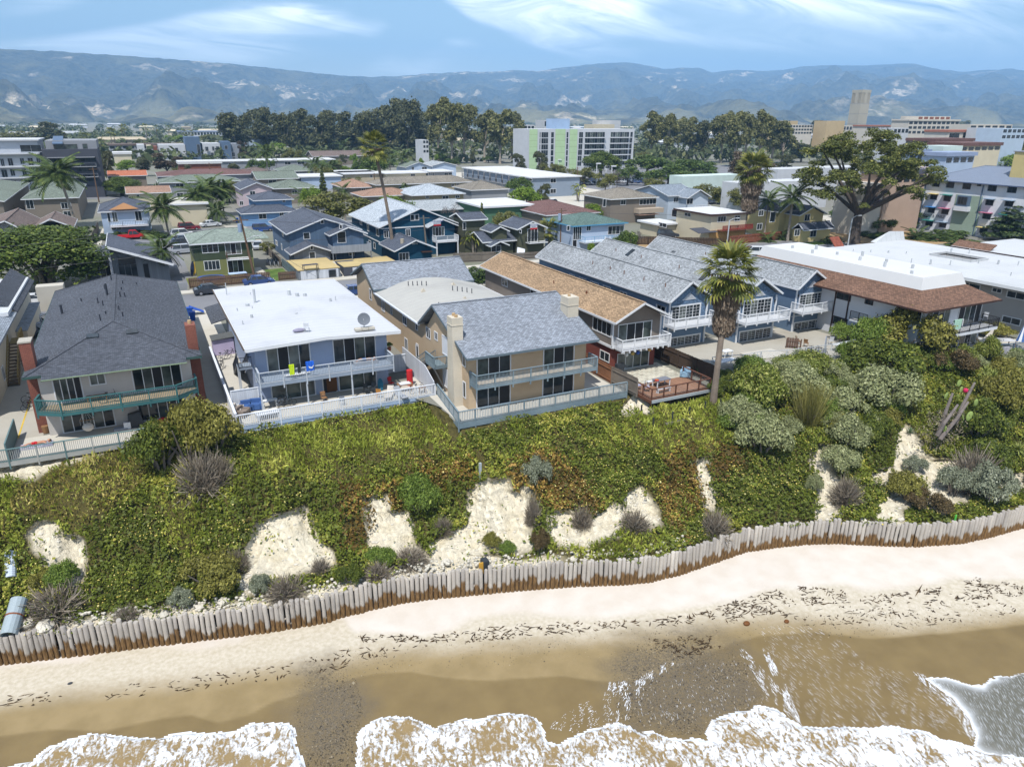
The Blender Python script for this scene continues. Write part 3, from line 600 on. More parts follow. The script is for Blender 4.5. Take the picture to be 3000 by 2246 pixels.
# ================================================================ builders for buildings
glass=mat('window_glass',(.02,.025,.028),.06,'glass');glass2=mat('curtained_glass',(.085,.095,.088),.12,'glass');glass3=mat('greenish_glass',(.05,.062,.055),.08,'glass');dark=mat('opening_shade',(.012,.012,.014),.5,'flat')  # dark: near-black colour stands in for the shade inside open doors and belfry
white=mat('white_paint',(.60,.61,.62),.55,var=.05);offw=mat('offwhite_paint',(.62,.63,.62),.7,var=.07)
GL=[glass,glass2,glass3]
def facebox(mb,face,plane,a0,a1,z0,z1,d0,d1):
# a box on a wall: from d0 to d1 metres proud of the wall plane
 if face=='S':mb.box(a0,a1,plane-d1,plane-d0,z0,z1)
 elif face=='N':mb.box(a0,a1,plane+d0,plane+d1,z0,z1)
 elif face=='W':mb.box(plane-d1,plane-d0,a0,a1,z0,z1)
 else:mb.box(plane+d0,plane+d1,a0,a1,z0,z1)
PANE={}
def pane_at(parent,face,plane,a0,a1,z0,z1,m,d=.012):
 mb=MB();facebox(mb,face,plane,a0,a1,z0,z1,.004,d);return obj('pane',mb,m,parent)
def window(root,face,plane,a0,a1,z0,z1,n=2,fr=white,fw=.08,name='window',g=None,mun=None,sill=False,seed=0):
 if a0>a1:a0,a1=a1,a0
 if z0>z1:z0,z1=z1,z0
 mb=MB();P=.05
 facebox(mb,face,plane,a0-fw,a1+fw,z1,z1+fw,.0,P);facebox(mb,face,plane,a0-fw,a1+fw,z0-fw,z0,.0,P)
 facebox(mb,face,plane,a0-fw,a0,z0,z1,.0,P);facebox(mb,face,plane,a1,a1+fw,z0,z1,.0,P)
 w=(a1-a0)/n;mw=min(.06,w*.18)
 for i in range(1,n):facebox(mb,face,plane,a0+i*w-mw/2,a0+i*w+mw/2,z0,z1,.0,P-.008)
 if mun:
  nx,nz_=mun
  for i in range(n):
   for j in range(1,nx):facebox(mb,face,plane,a0+i*w+j*w/nx-.012,a0+i*w+j*w/nx+.012,z0,z1,.012,.024)
   for j in range(1,nz_):facebox(mb,face,plane,a0+i*w+.03,a0+(i+1)*w-.03,z0+(z1-z0)*j/nz_-.012,z0+(z1-z0)*j/nz_+.012,.012,.026)
 f=obj(name,mb,fr,root)
 for i in range(n):
  gm=g[i%len(g)]if isinstance(g,(list,tuple))else(g or glass)
  pane_at(f,face,plane,a0+i*w+mw/2,a0+(i+1)*w-mw/2,z0,z1,gm)
 if sill:
  s=MB();facebox(s,face,plane,a0-fw-.03,a1+fw+.03,z0-fw-.05,z0-fw,.0,.11);obj('sill',s,fr,f)
 return f
def win(root,face,plane,k,x0,y0,x1,y1,n=2,zb=None,zt=None,**kw):
 if face in 'SN':a0,z1=PS(k,x0,y0,plane);a1,z0=PS(k,x1,y1,plane)
 else:a0,z1=PW(k,x0,y0,plane);a1,z0=PW(k,x1,y1,plane)
 if zb is not None:z0=zb
 if zt is not None:z1=zt
 return window(root,face,plane,a0,a1,z0,z1,n,**kw)
def walls(root,x0,x1,y0,y1,z1,m,z0=0.,gable=None,name='wall'):
# gable = (axis, ridge z[, ridge pos]); closed box with pentagon ends
 mb=MB()
 if not gable:mb.box(x0,x1,y0,y1,z0,z1)
 else:
  ax,zr=gable[0],gable[1]
  if ax=='y':
   c=gable[2]if len(gable)>2 else(x0+x1)/2
   mb.add([(x0,y0,z0),(x1,y0,z0),(x1,y0,z1),(c,y0,zr),(x0,y0,z1),(x0,y1,z0),(x1,y1,z0),(x1,y1,z1),(c,y1,zr),(x0,y1,z1)],[(0,1,2,3,4),(9,8,7,6,5),(0,5,6,1),(1,6,7,2),(2,7,8,3),(3,8,9,4),(4,9,5,0)])
  else:
   c=gable[2]if len(gable)>2 else(y0+y1)/2
   mb.add([(x0,y0,z0),(x0,y1,z0),(x0,y1,z1),(x0,c,zr),(x0,y0,z1),(x1,y0,z0),(x1,y1,z0),(x1,y1,z1),(x1,c,zr),(x1,y0,z1)],[(4,3,2,1,0),(5,6,7,8,9),(1,6,5,0),(2,7,6,1),(3,8,7,2),(4,9,8,3),(0,5,9,4)])
 return obj(name,mb,m,root)
def roof_gable(root,x0,x1,y0,y1,ze,zr,ax,m,fm=white,th=.12,c=None,ze2=None,fw=.2,name='roof'):
 mb=MB();f=MB();ze2=ze if ze2 is None else ze2
 if ax=='y':
  c=(x0+x1)/2 if c is None else c
  mb.slab([(x0,y0,ze),(c,y0,zr),(c,y1,zr),(x0,y1,ze)],th);mb.slab([(c,y0,zr),(x1,y0,ze2),(x1,y1,ze2),(c,y1,zr)],th)
  mb.f=[tuple(q)for q in mb.f]
  for a,b_ in(((x0,ze),(c,zr)),((c,zr),(x1,ze2))):
   for yy in(y0-.025,y1+.025):f.bar((a[0],yy,a[1]-fw/2+.02),(b_[0],yy,b_[1]-fw/2+.02),.05,fw)
  f.box(x0-.05,x0-.004,y0,y1,ze-fw,ze+.01);f.box(x1+.004,x1+.05,y0,y1,ze2-fw,ze2+.01)
  mb.bar((c,y0,zr+.02),(c,y1,zr+.02),.3,.05)
 else:
  c=(y0+y1)/2 if c is None else c
  mb.slab([(x0,y0,ze),(x1,y0,ze),(x1,c,zr),(x0,c,zr)],th);mb.slab([(x0,c,zr),(x1,c,zr),(x1,y1,ze2),(x0,y1,ze2)],th)
  for a,b_ in(((y0,ze),(c,zr)),((c,zr),(y1,ze2))):
   for xx in(x0-.025,x1+.025):f.bar((xx,a[0],a[1]-fw/2+.02),(xx,b_[0],b_[1]-fw/2+.02),.05,fw)
  f.box(x0,x1,y0-.05,y0-.004,ze-fw,ze+.01);f.box(x0,x1,y1+.004,y1+.05,ze2-fw,ze2+.01)
  mb.bar((x0,c,zr+.02),(x1,c,zr+.02),.3,.05)
 r=obj(name,mb,m,root);obj('fascia',f,fm,root);return r
def roof_hip(root,x0,x1,y0,y1,ze,zr,ax,h0,h1,m,fm=white,th=.14,fw=.2,name='roof'):
 mb=MB();f=MB()
 if ax=='y':
  c=(x0+x1)/2;A=(c,y0+h0,zr);B=(c,y1-h1,zr)
  faces=[[(x0,y0,ze),A,B,(x0,y1,ze)],[(x1,y1,ze),B,A,(x1,y0,ze)]]
  faces+=[[(x0,y0,ze),(x1,y0,ze),A]]if h0 else[]
  faces+=[[(x1,y1,ze),(x0,y1,ze),B]]if h1 else[]
 else:
  c=(y0+y1)/2;A=(x0+h0,c,zr);B=(x1-h1,c,zr)
  faces=[[(x0,y0,ze),(x1,y0,ze),B,A],[(x1,y1,ze),(x0,y1,ze),A,B]]
  faces+=[[(x0,y1,ze),(x0,y0,ze),A]]if h0 else[]
  faces+=[[(x1,y0,ze),(x1,y1,ze),B]]if h1 else[]
 for q in faces:mb.add(q,[tuple(range(len(q)))])
 mb.add([(x0,y0,ze-.02),(x1,y0,ze-.02),(x1,y1,ze-.02),(x0,y1,ze-.02)],[(3,2,1,0)])
 for P,Q in((A,(x0,y0 if ax=='y' else y0,ze)),(A,(x1,y0,ze)if ax=='y' else(x0,y1,ze)),(B,(x1,y1,ze)),(B,(x0,y1,ze)if ax=='y' else(x1,y0,ze)),(A,B)):
  mb.bar((P[0],P[1],P[2]+.02),(Q[0],Q[1],Q[2]+.02),.26,.04)
 f.box(x0-.04,x1+.04,y0-.05,y0-.005,ze-fw,ze+.01);f.box(x0-.04,x1+.04,y1+.005,y1+.05,ze-fw,ze+.01)
 f.box(x0-.05,x0-.005,y0,y1,ze-fw,ze+.01);f.box(x1+.005,x1+.05,y0,y1,ze-fw,ze+.01)
 r=obj(name,mb,m,root);obj('fascia',f,fm,root);return r
def roof_flat(root,x0,x1,y0,y1,z,m,fm=white,th=.3,name='roof',par=0):
 mb=MB().box(x0,x1,y0,y1,z-.06,z+.06);r=obj(name,mb,m,root)
 f=MB();f.box(x0-.06,x1+.06,y0-.06,y0-.004,z-th,z+.07+par);f.box(x0-.06,x1+.06,y1+.004,y1+.06,z-th,z+.07+par);f.box(x0-.06,x0-.004,y0,y1,z-th,z+.07+par);f.box(x1+.004,x1+.06,y0,y1,z-th,z+.07+par)
 obj('fascia',f,fm,root);return r
def rail(root,pts,zb,h,m,post=1.6,bal=.13,pw=.1,tw=.14,drop=0.,bw=.035,mpost=None,low=.1,mid=None,balm=None,cable=0,kick=0,kickm=None):
# posts one by one, a top and a low rail per run, the thin balusters of a run together
 pts=[Vector((p[0],p[1],0))for p in pts]
 for a,b_ in zip(pts[:-1],pts[1:]):
  d=b_-a;Ln=d.length;n=max(1,round(Ln/post));u=d/Ln
  for i in range(n+1):
   if i==0 and a is not pts[0]:continue
   p=a+d*(i/n);obj('post',MB().bar((p.x,p.y,zb-drop),(p.x,p.y,zb+h-.03),pw,pw,up=(u.x,u.y,0)),(mpost or m)if i%2 or mpost is None else m,root)
  obj('top_rail',MB().bar((a.x,a.y,zb+h),(b_.x,b_.y,zb+h),tw,.05),m,root)
  obj('low_rail',MB().bar((a.x,a.y,zb+low),(b_.x,b_.y,zb+low),.05,.07),m,root)
  if mid:obj('mid_rail',MB().bar((a.x,a.y,zb+mid),(b_.x,b_.y,zb+mid),.05,.07),m,root)
  if kick:obj('rim_board',MB().bar((a.x,a.y,zb-kick/2+.02),(b_.x,b_.y,zb-kick/2+.02),.06,kick),kickm or m,root)
  if bal:
   mb=MB();nb=int(Ln/bal)
   for i in range(nb):
    p=a+d*((i+.5)/nb);mb.bar((p.x,p.y,zb+low),(p.x,p.y,zb+(mid or h)-.02),bw,bw,up=(u.x,u.y,0))
   obj('baluster',mb,balm or m,root,kind='stuff')
  for c in range(cable):
   z=zb+.12+c*(h-.2)/max(1,cable-1);obj('cable',MB().bar((a.x,a.y,z),(b_.x,b_.y,z),.012,.012),mat('steel',(.45,.46,.47),.35,'flat',metal=.8),root)
def stairs(root,p0,p1,w,n,m,side=None,rails=True,rm=None):
# straight flight of open treads from p0 (low) to p1 (high)
 p0=Vector(p0);p1=Vector(p1);d=p1-p0;hd=Vector((d.x,d.y,0));u=hd.normalized();r=Vector((u.y,-u.x,0))*(w/2)
 for i in range(n):
  q=p0+d*((i+.7)/n);obj('tread',MB().bar(q-r,q+r,hd.length/n*1.05,.05),m,root)
 for s in(-1,1):
  obj('stringer',MB().bar(p0+r*s,p1+r*s,.06,.26),m,root)
  if rails:
   z=Vector((0,0,.95));obj('handrail',MB().bar(p0+r*s+z,p1+r*s+z,.08,.06),rm or m,root)
   mb=MB();k=max(3,n)
   for i in range(k+1):
    q=p0+r*s+d*(i/k);mb.bar(q,q+z,.035,.035)
   obj('baluster',mb,rm or m,root,kind='stuff')
def vents(root,pts,m,kind='pipe'):
 for(x,y,z,h,r)in pts:obj('vent_pipe',MB().cyl(x,y,z-.15,z+h,r,8),m,root)
def rvent(root,x,y,z,m,w=.35):obj('roof_vent',MB().box(x-w/2,x+w/2,y-w/2,y+w/2,z-.1,z+.18),m,root)
# ================================================================ street, walks, patios
asphalt=mat('asphalt',lin((134,134,136)),.95,var=.10,sc_=.35,col2=lin((116,116,118)),bump=.3)
conc=mat('concrete',lin((206,200,186)),.9,var=.10,sc_=.6,col2=lin((186,178,160)),bump=.2)
concd=mat('worn_concrete',lin((186,180,166)),.9,var=.14,sc_=.5,col2=lin((160,152,136)),bump=.25)
lawn=mat('lawn',lin((84,112,44)),.95,var=.3,sc_=1.5,col2=lin((122,134,62)),bump=.8)
dirt=mat('bare_dirt',lin((178,150,108)),.95,var=.15,sc_=.8,col2=lin((150,124,88)),bump=.4)
woodg=mat('grey_wood',lin((138,130,120)),.9,'boards',var=.2,u=.14,col2=lin((116,106,94)))
fenceb=mat('fence_boards',lin((134,110,84)),.9,'boards',var=.2,u=.15)
struct('street',MB().box(-400,420,101.5,112.5,-.2,.004),asphalt)
def sheet(name,x0,x1,y0,y1,z,m):return struct(name,MB().box(x0,x1,y0,y1,-.2,z),m)
sheet('pavement',-300,92,112.6,114.8,.13,conc);sheet('pavement',-300,92,99.6,101.4,.13,conc)
sheet('driveway',-14.2,-9.4,59.9,99.6,.012,concd);sheet('driveway',3.1,6.6,60.5,99.6,.012,concd);sheet('driveway',-24,-9.6,96,101.4,.016,asphalt)
sheet('patio',-11.1,3.4,59.8,64.2,.02,conc);sheet('patio',4.7,22.1,59.3,64,.024,conc);sheet('patio',4.9,7.2,64,99.5,.02,conc)
sheet('patio',21.4,38.2,52.2,66,.02,conc);sheet('patio',39.2,46.4,53.2,58,.016,mat('stone_paving',lin((190,182,164)),.9,'brick',u=.6,v=.4));sheet('patio',48.6,71.6,51,62.5,.014,concd)
sheet('patio',72.5,90,44.2,49,.02,conc)
yl=mat('kerb_yellow',lin((214,180,64)),.8);struct('painted_line',MB().box(-11.2,-11.08,64.5,80,.016,.02),yl)
# ================================================================ house with the dark hip roof
stuc=mat('pale_stucco',lin((206,200,192)),.9,var=.08,bump=.4);shd=mat('charcoal_shingle',lin((86,90,98)),.9,'shingle',var=.14,sc_=.5);brick=mat('red_brick',lin((118,70,58)),.9,'brick',u=.22,v=.075,var=.25)
teal=mat('teal_paint',lin((64,112,112)),.6,var=.12);tealf=mat('teal_fascia',lin((58,84,80)),.7)
r=thing('apartment_house','two storey oceanfront house with dark hip roof and two brick chimneys','house',(-3.4,78,0))
walls(r,-8.9,2.05,63.9,95,5.2,stuc)
roof_hip(r,-9.75,2.95,63.3,95.9,5.25,7.05,'y',8,2.2,shd,tealf)
obj('eave_extension',MB().slab([(-8.5,62.35,5.12),(1.75,62.35,5.12),(1.75,64.3,5.52),(-8.5,64.3,5.52)],.1),shd,r)
obj('gutter',MB().box(-8.5,1.75,62.28,62.345,5.06,5.14),mat('pale_green_trim',lin((140,158,128)),.7),r)
ch=obj('chimney',MB().box(2.1,2.9,65,66.3,0,7.5),brick,r);obj('flue',MB().cyl(2.5,65.6,7.5,7.8,.16),mat('clay',lin((190,160,120)),.9),ch)
ch=obj('chimney',MB().box(-9.75,-8.95,64.9,66.2,0,7.5),brick,r);obj('cap',MB().box(-9.8,-8.9,64.85,66.25,7.5,7.62),concd,ch)
win(r,'S',63.9,'k',312,358,680,428,5,zb=.12,g=[glass2,glass,glass3,glass2,glass],name='sliding_door');win(r,'S',63.9,'k',826,285,1160,350,5,zb=.12,name='sliding_door',g=[glass,glass,glass3])
win(r,'S',63.9,'k',257,117,460,210,4,zb=2.7,zt=4.75,name='sliding_door',g=[glass2,glass3,glass,dark]);win(r,'S',63.9,'k',502,88,612,140,2,g=glass2);win(r,'S',63.9,'k',785,52,1120,120,5,zb=2.7,zt=4.75,name='sliding_door',g=[glass,glass2,dark,glass3,glass])
obj('balcony',MB().prism([(-8.9,63.9),(-9.2,62.6),(-7.5,61.55),(.65,61.55),(2.25,62.7),(2.05,63.9)],2.38,2.56),mat('deck_board',lin((170,150,122)),.85,'boards',u=.14),r)
rail(r,[(-9.0,63.9),(-9.2,62.55),(-7.5,61.5),(.65,61.5),(2.25,62.65),(2.2,63.9)],2.56,1.02,teal,post=2.1,drop=.5,kick=.26)
for x in(-7.4,-4.7,-2,.6):obj('joist',MB().box(x-.05,x+.05,61.6,63.9,2.2,2.38),teal,r)
vents(r,[(-3.55+dx_,y,7.0-abs(dx_)*.28,h,.06+.05*(h>.7))for dx_,y,h in((-.9,73,.6),(.9,73.6,.5),(-.5,75,.3),(.6,76,.5),(-.8,79,.5),(-1.3,81,.55),(.7,82,.6),(1.1,82.2,.55),(-.5,83.5,1.2),(.8,85.5,.4),(-.8,87,.5),(.9,89,.45),(-.2,91,.5),(-4.6,82,.9),(-3,85,.3),(2.2,90,.3))],mat('dark_metal',lin((60,64,72)),.5))
for x in(-5.0,-2.0):obj('skylight',MB().add([(x-.45,68.4,6.46),(x+.45,68.4,6.46),(x+.45,69.1,6.62),(x-.45,69.1,6.62)],[(0,1,2,3)]).slab([(x-.45,68.4,6.52),(x+.45,68.4,6.52),(x+.45,69.1,6.68),(x-.45,69.1,6.68)],.1),glass,r)
wt=mat('weathered_teal',lin((104,132,132)),.75,var=.2);wg=mat('weathered_white_wood',lin((176,176,170)),.8,var=.18)
r=thing('deck_railing','blue green railing with grey posts below the dark hip roofed house','railing',(-4,59.6,0))
rail(r,[(-18,60.2),(-11.2,59.75),(3.3,59.5),(4.4,59.5)],.02,1.02,wt,post=1.85,mpost=wg,drop=.55,kick=.35,kickm=wg,balm=wg)
obj('side_panel',MB().box(-11.28,-11.18,59.8,65,.05,1.5),wt,r)
# ---------------------------------------------------------------- white-roofed house
lav=mat('lavender_stucco',lin((164,178,204)),.9,var=.06,bump=.3);mem=mat('white_membrane',lin((206,208,210)),.8,'seam',var=.07,sc_=.5,u=1.0,col2=lin((184,186,190)));greyblue=mat('greyblue_paint',lin((150,162,176)),.7,var=.1);fadedw=mat('faded_white_paint',lin((196,202,208)),.7,var=.1)
r=thing('apartment_house','pale lavender two storey house with big flat white roof and satellite dish','house',(13.2,75,0))
walls(r,7.2,19.1,63.9,87.2,5.4,lav)
rf=MB();rf.slab([(6.4,62.5,5.5),(13.2,62.5,5.78),(13.2,88,5.78),(6.4,88,5.5)],.1);rf.slab([(13.2,62.5,5.78),(20.0,62.5,5.5),(20.0,88,5.5),(13.2,88,5.78)],.1);obj('roof',rf,mem,r)
f=MB();f.bar((6.35,62.46,5.4),(13.2,62.46,5.68),.07,.3);f.bar((13.2,62.46,5.68),(20.05,62.46,5.4),.07,.3);f.bar((6.34,62.5,5.4),(6.34,88,5.4),.07,.26);f.bar((20.06,62.5,5.4),(20.06,88,5.4),.07,.26);obj('fascia',f,white,r)
obj('gutter',MB().bar((6.24,62.5,5.5),(6.24,88,5.5),.12,.1),mat('rusty_gutter',lin((96,84,72)),.9,var=.4,sc_=6),r)
win(r,'S',63.9,'B',480,645,825,740,4,zb=2.72,g=[glass2,dark,glass2,glass],name='sliding_door');win(r,'S',63.9,'B',1003,580,1335,690,4,zb=2.72,g=[glass,dark,glass3,glass],name='sliding_door')
win(r,'S',63.9,'B',520,930,868,1025,3,zb=.1,g=[glass2,glass3,glass2],name='sliding_door');win(r,'S',63.9,'B',1048,850,1345,960,3,zb=.1,g=[glass3,glass3,glass2],name='sliding_door')
d=win(r,'S',63.9,'B',922,868,1036,1018,1,zb=.05,g=dark,name='door');a0,_=PS('B',935,870,63.9);a1,_=PS('B',1030,870,63.9)
obj('cardboard_sheet',MB().box(a0+.15,a1,63.80,63.84,.15,2.0),mat('cardboard',lin((104,70,42)),.9),d)
obj('balcony',MB().box(7.1,18.9,61.55,63.9,2.36,2.58),greyblue,r)
rail(r,[(7.1,63.9),(7.1,61.5),(18.9,61.5),(18.9,63.9)],2.58,1.02,fadedw,post=2.0,drop=.55,kick=.3,kickm=greyblue,balm=greyblue)
for x in(7.1,11,15):obj('column',MB().box(x-.06,x+.06,61.55,61.67,0,2.36),fadedw,r)
vents(r,[(9.6,79,5.6,1.5,.12),(8.7,78,5.6,.25,.2),(13.4,80.5,5.8,.5,.18),(14.1,79.7,5.8,.3,.2),(14.9,79.6,5.75,.25,.2),(8.4,73,5.6,.3,.12),(16.9,76.3,5.65,.3,.12),(12.5,72,5.75,.12,.12),(7.5,76.5,5.55,.3,.05),(9,76.8,5.6,.25,.05),(9.7,83,5.6,.3,.05),(17.5,76.5,5.6,.5,.04),(7.4,84.5,5.55,1.3,.05),(7.3,71,5.55,.35,.05)],mat('galvanised',(.42,.44,.45),.5))
stairs(r,(6.6,73.4,0),(6.6,68.2,2.6),.9,12,mat('dark_stair',lin((112,112,110)),.8),rm=mat('dark_metal',(0,0,0)))
obj('landing',MB().box(6.0,7.2,66.6,68.2,2.45,2.6),greyblue,r);rail(r,[(6.05,68.2),(6.05,66.6),(7.2,66.6)],2.6,1.0,mat('dark_metal',(0,0,0)),post=1.2,bw=.02,pw=.04,tw=.04)
for y in(66.7,68.1):obj('landing_post',MB().box(6.03,6.13,y-.05,y+.05,0,2.45),fadedw,r)
obj('carport_roof',MB().slab([(5.4,84.5,2.5),(7.18,84.5,2.9),(7.18,92.5,2.9),(5.4,92.5,2.5)],.1),shd,r)
stairs(r,(19.9,72.5,0),(19.9,66.8,2.7),.9,12,conc,rails=False)
r=thing('deck_railing','white painted railing along the concrete deck of the lavender house','railing',(13,59.2,0))
wh2=mat('white_rail_paint',lin((232,236,242)),.6,var=.04);blw=mat('pale_blue_skirt',lin((176,196,220)),.7)
rail(r,[(4.7,59.1),(22.0,59.1)],.03,1.05,wh2,post=1.75,bal=.15,bw=.06,drop=.9,kick=.3,kickm=blw)
obj('skirt_board',MB().box(4.7,22,59.12,59.18,-.55,-.3),blw,r)
r=thing('side_fence','white board fence along the alley left of the lavender house','fence',(4.7,70,0));obj('panel',MB().box(4.62,4.7,59.3,80,.1,1.15),wh2,r);obj('cap',MB().box(4.56,4.76,59.3,80,1.15,1.2),wh2,r)
for i in range(9):obj('post',MB().box(4.70,4.8,59.5+i*2.5,59.6+i*2.5,0,1.15),wh2,r)
r=thing('privacy_fence','short white board screen beside the blue armchairs on the deck','fence',(6,63.4,0));whb=mat('white_boards',lin((222,226,232)),.7,'boards',u=.16,var=.05)
x0,_=PS('B',190,985,63.4);x1,_=PS('B',425,960,63.4);obj('panel',MB().box(4.85,7.1,63.38,63.44,.5,1.7),whb,r);obj('cap',MB().box(4.8,7.15,63.34,63.48,1.7,1.76),wh2,r);obj('rail',MB().box(4.8,7.15,63.35,63.47,.35,.5),wh2,r)
for x in(4.84,7.08):obj('post',MB().box(x-.05,x+.05,63.36,63.46,0,1.7),wh2,r)
r=thing('privacy_fence','tall white board fence stepping down beside the tan house stairs','fence',(21.9,64,0));obj('panel',MB().add([(21.9,59.2,0),(21.9,68,0),(21.9,68,2.2),(21.9,61.5,2.2),(21.9,59.2,1.3),(21.98,59.2,0),(21.98,68,0),(21.98,68,2.2),(21.98,61.5,2.2),(21.98,59.2,1.3)],[(4,3,2,1,0),(5,6,7,8,9),(0,5,9,4),(4,9,8,3),(3,8,7,2),(1,2,7,6)]),whb,r)
r=thing('privacy_fence','white board fence closing the deck behind the cluttered table','fence',(20.4,67,0));obj('panel',MB().box(19.15,21.85,66.9,66.98,0,1.7),whb,r);obj('cap',MB().box(19.15,21.85,66.85,67.03,1.7,1.76),wh2,r)
# ---------------------------------------------------------------- tan stucco house
tan=mat('tan_stucco',lin((206,182,150)),.92,var=.10,sc_=.8,col2=lin((190,164,132)),bump=.45);shg=mat('grey_shingle',lin((150,156,164)),.9,'shingle',var=.14,sc_=.7,u=.27,v=.14);tgrey=mat('grey_trim',lin((104,118,126)),.7,var=.1);cream=mat('cream_stucco',lin((214,204,184)),.95,var=.12,bump=.6)
grb=mat('dusty_blue_paint',lin((128,146,154)),.7,var=.16,col2=lin((152,166,170)))
r=thing('apartment_house','tan stucco house with grey shingled gable and long grey balcony','house',(29,66,0))
walls(r,23.3,35.2,54.4,64.4,5.05,tan,gable=('x',7.75,61.3));roof_gable(r,22.75,35.9,53.35,65.3,5.1,7.95,'x',shg,tgrey,c=61.3,ze2=5.3)
walls(r,23.3,35.0,64.4,80.6,5.1,tan);mb=MB();N_=8
for i in range(N_):
 xa=22.9+12.5*i/N_;xb=22.9+12.5*(i+1)/N_;za=5.2+1.0*math.sin(math.pi*i/N_);zb_=5.2+1.0*math.sin(math.pi*(i+1)/N_)
 mb.slab([(xa,65.2,za),(xb,65.2,zb_),(xb,81,zb_),(xa,81,za)],.12)
obj('rear_roof',mb,mat('grey_membrane',lin((188,186,178)),.9,'seam',u=1.1,var=.1,sc_=.5,col2=lin((164,162,156))),r);obj('gutter',MB().box(22.76,22.9,65.2,80.4,5.02,5.18),wh2,r)
walls(r,23.3,34.6,80.6,89.4,5.4,tan,gable=('x',7.6,84.6));roof_gable(r,22.7,35.2,80,90,5.55,7.75,'x',shg,tgrey,c=84.4,name='rear_gable_roof')
ch=obj('chimney',MB().add([(22.45,55.6,0),(23.3,55.6,0),(23.3,57.2,0),(22.45,57.2,0),(22.5,55.85,5.4),(23.5,55.85,5.4),(23.5,57.0,5.4),(22.5,57.0,5.4),(22.5,55.85,8.0),(23.5,55.85,8.0),(23.5,57.0,8.0),(22.5,57.0,8.0)],[(0,1,5,4),(1,2,6,5),(2,3,7,6),(3,0,4,7),(4,5,9,8),(5,6,10,9),(6,7,11,10),(7,4,8,11),(8,9,10,11)]),cream,r)
for y in(56.15,56.7):obj('flue',MB().cyl(23.0,y,8.0,8.22,.15),mat('clay',(0,0,0)),ch)
obj('band',MB().box(22.46,23.54,55.81,57.04,7.3,7.38),cream,ch)
ch=obj('chimney',MB().box(34.7,35.85,57.0,58.4,6.0,8.3),cream,r);obj('band',MB().box(34.66,35.89,56.96,58.44,7.5,7.58),cream,ch);obj('flue',MB().cyl(35.2,57.7,8.3,8.45,.15),mat('clay',(0,0,0)),ch)
for a in((530,707,785,800,2.62),(1053,632,1280,730,2.62),(527,938,782,1050,.1),(1046,868,1275,965,.1)):
 win(r,'S',54.4,'C',*a[:4],3,zb=a[4],g=[glass,glass,dark]if a[4]<1 else[glass3,dark,glass],name='sliding_door',fw=.1)
for k,a in(('C',(417,695,438,785)),('C',(420,900,440,1030)),('C',(196,510,220,580)),('C',(132,475,163,570)),('C',(50,615,70,712)),('B',(1551,385,1580,465)),('B',(1651,445,1667,500)),('B',(1455,320,1468,375)),('B',(1566,560,1590,660)),('B',(1656,605,1674,715)),('B',(1383,265,1408,355)),('B',(1288,175,1308,265))):
 win(r,'W',23.3,k,*a,2 if a[2]-a[0]>22 else 1,fw=.07)
for a in((258,540,298,700),(264,790,298,948)):win(r,'W',23.3,'C',*a,1,fw=.1,g=white,name='door')
obj('balcony',MB().box(23.5,35.5,53.0,54.4,2.38,2.54),mat('pale_deck',lin((206,194,176)),.85,'boards',u=.14),r)
rail(r,[(23.45,54.4),(23.45,52.95),(35.55,52.95),(35.55,54.4)],2.54,1.05,grb,post=1.7,drop=.5,kick=.24)
stairs(r,(22.5,66.4,0),(22.5,61.4,2.6),1.0,12,mat('dark_stair',(0,0,0)),rm=grb)
obj('landing',MB().box(22.0,23.3,59.2,61.4,2.45,2.6),grb,r);rail(r,[(22.02,61.4),(22.02,59.2),(23.3,59.2)],2.6,1.0,grb,post=1.2,pw=.1)
obj('landing_post',MB().bar((22.05,59.3,2.45),(23.2,59.5,0),.12,.12),mat('dark_stair',(0,0,0)),r)
vents(r,[(26+(i*37%70)/10,68+(i*53%110)/10,5.2+1.0*math.sin(math.pi*((26+(i*37%70)/10)-22.9)/12.5),.5,.05)for i in range(11)],mat('dark_metal',(0,0,0)))
for x,y in((26.8,75),(29.4,69.5),(31,76.5),(28,86.8),(30.5,86),(32.2,87)):obj('roof_vent',MB().add([(x-.35,y-.4,5.9 if y<80 else 6.2),(x+.35,y-.4,5.9 if y<80 else 6.2),(x,y-.4,6.45 if y<80 else 7.0),(x,y+.5,6.1 if y<80 else 6.9)],[(0,1,2),(0,2,3),(1,3,2)]),cream,r)
r=thing('deck_railing','dusty blue grey railing wrapping the tan house deck corner','railing',(29,52,0))
rail(r,[(22.2,59.1),(21.3,51.9),(38.3,51.9)],.03,1.06,grb,post=1.55,drop=.75,kick=.5,mid=None,bal=.15,bw=.05,balm=mat('pale_grey_wood',lin((176,184,186)),.8))
# ---------------------------------------------------------------- brown-roofed house
tanb=mat('taupe_siding',lin((140,130,120)),.85,'siding',u=.2);redb=mat('barn_red',lin((128,68,56)),.85,var=.1);shb=mat('brown_shingle',lin((172,144,112)),.9,'shingle',var=.18,sc_=.8,u=.3,v=.15)
r=thing('beach_house','brown roofed house with red ground floor and white balcony','house',(43,70,0))
walls(r,40.2,45.7,57.6,87,2.75,redb);walls(r,40.05,45.85,57.2,87.2,5.45,tanb,z0=2.76,gable=('y',7.0));roof_gable(r,39.55,46.3,56.1,88,5.55,7.2,'y',shb,white)
obj('corner_board',MB().box(39.98,40.12,57.1,57.25,2.7,5.4).box(45.78,45.92,57.1,57.25,2.7,5.4).box(39.98,45.92,57.08,57.18,2.6,2.85).box(39.97,40.05,57.2,80,2.6,2.85),white,r)
win(r,'S',57.2,'C',1640,425,1885,530,4,zb=2.95,zt=4.9,g=[glass2,dark,dark,glass3],name='sliding_door');win(r,'W',40.05,'C',1440,395,1575,550,4,g=glass,fw=.1)
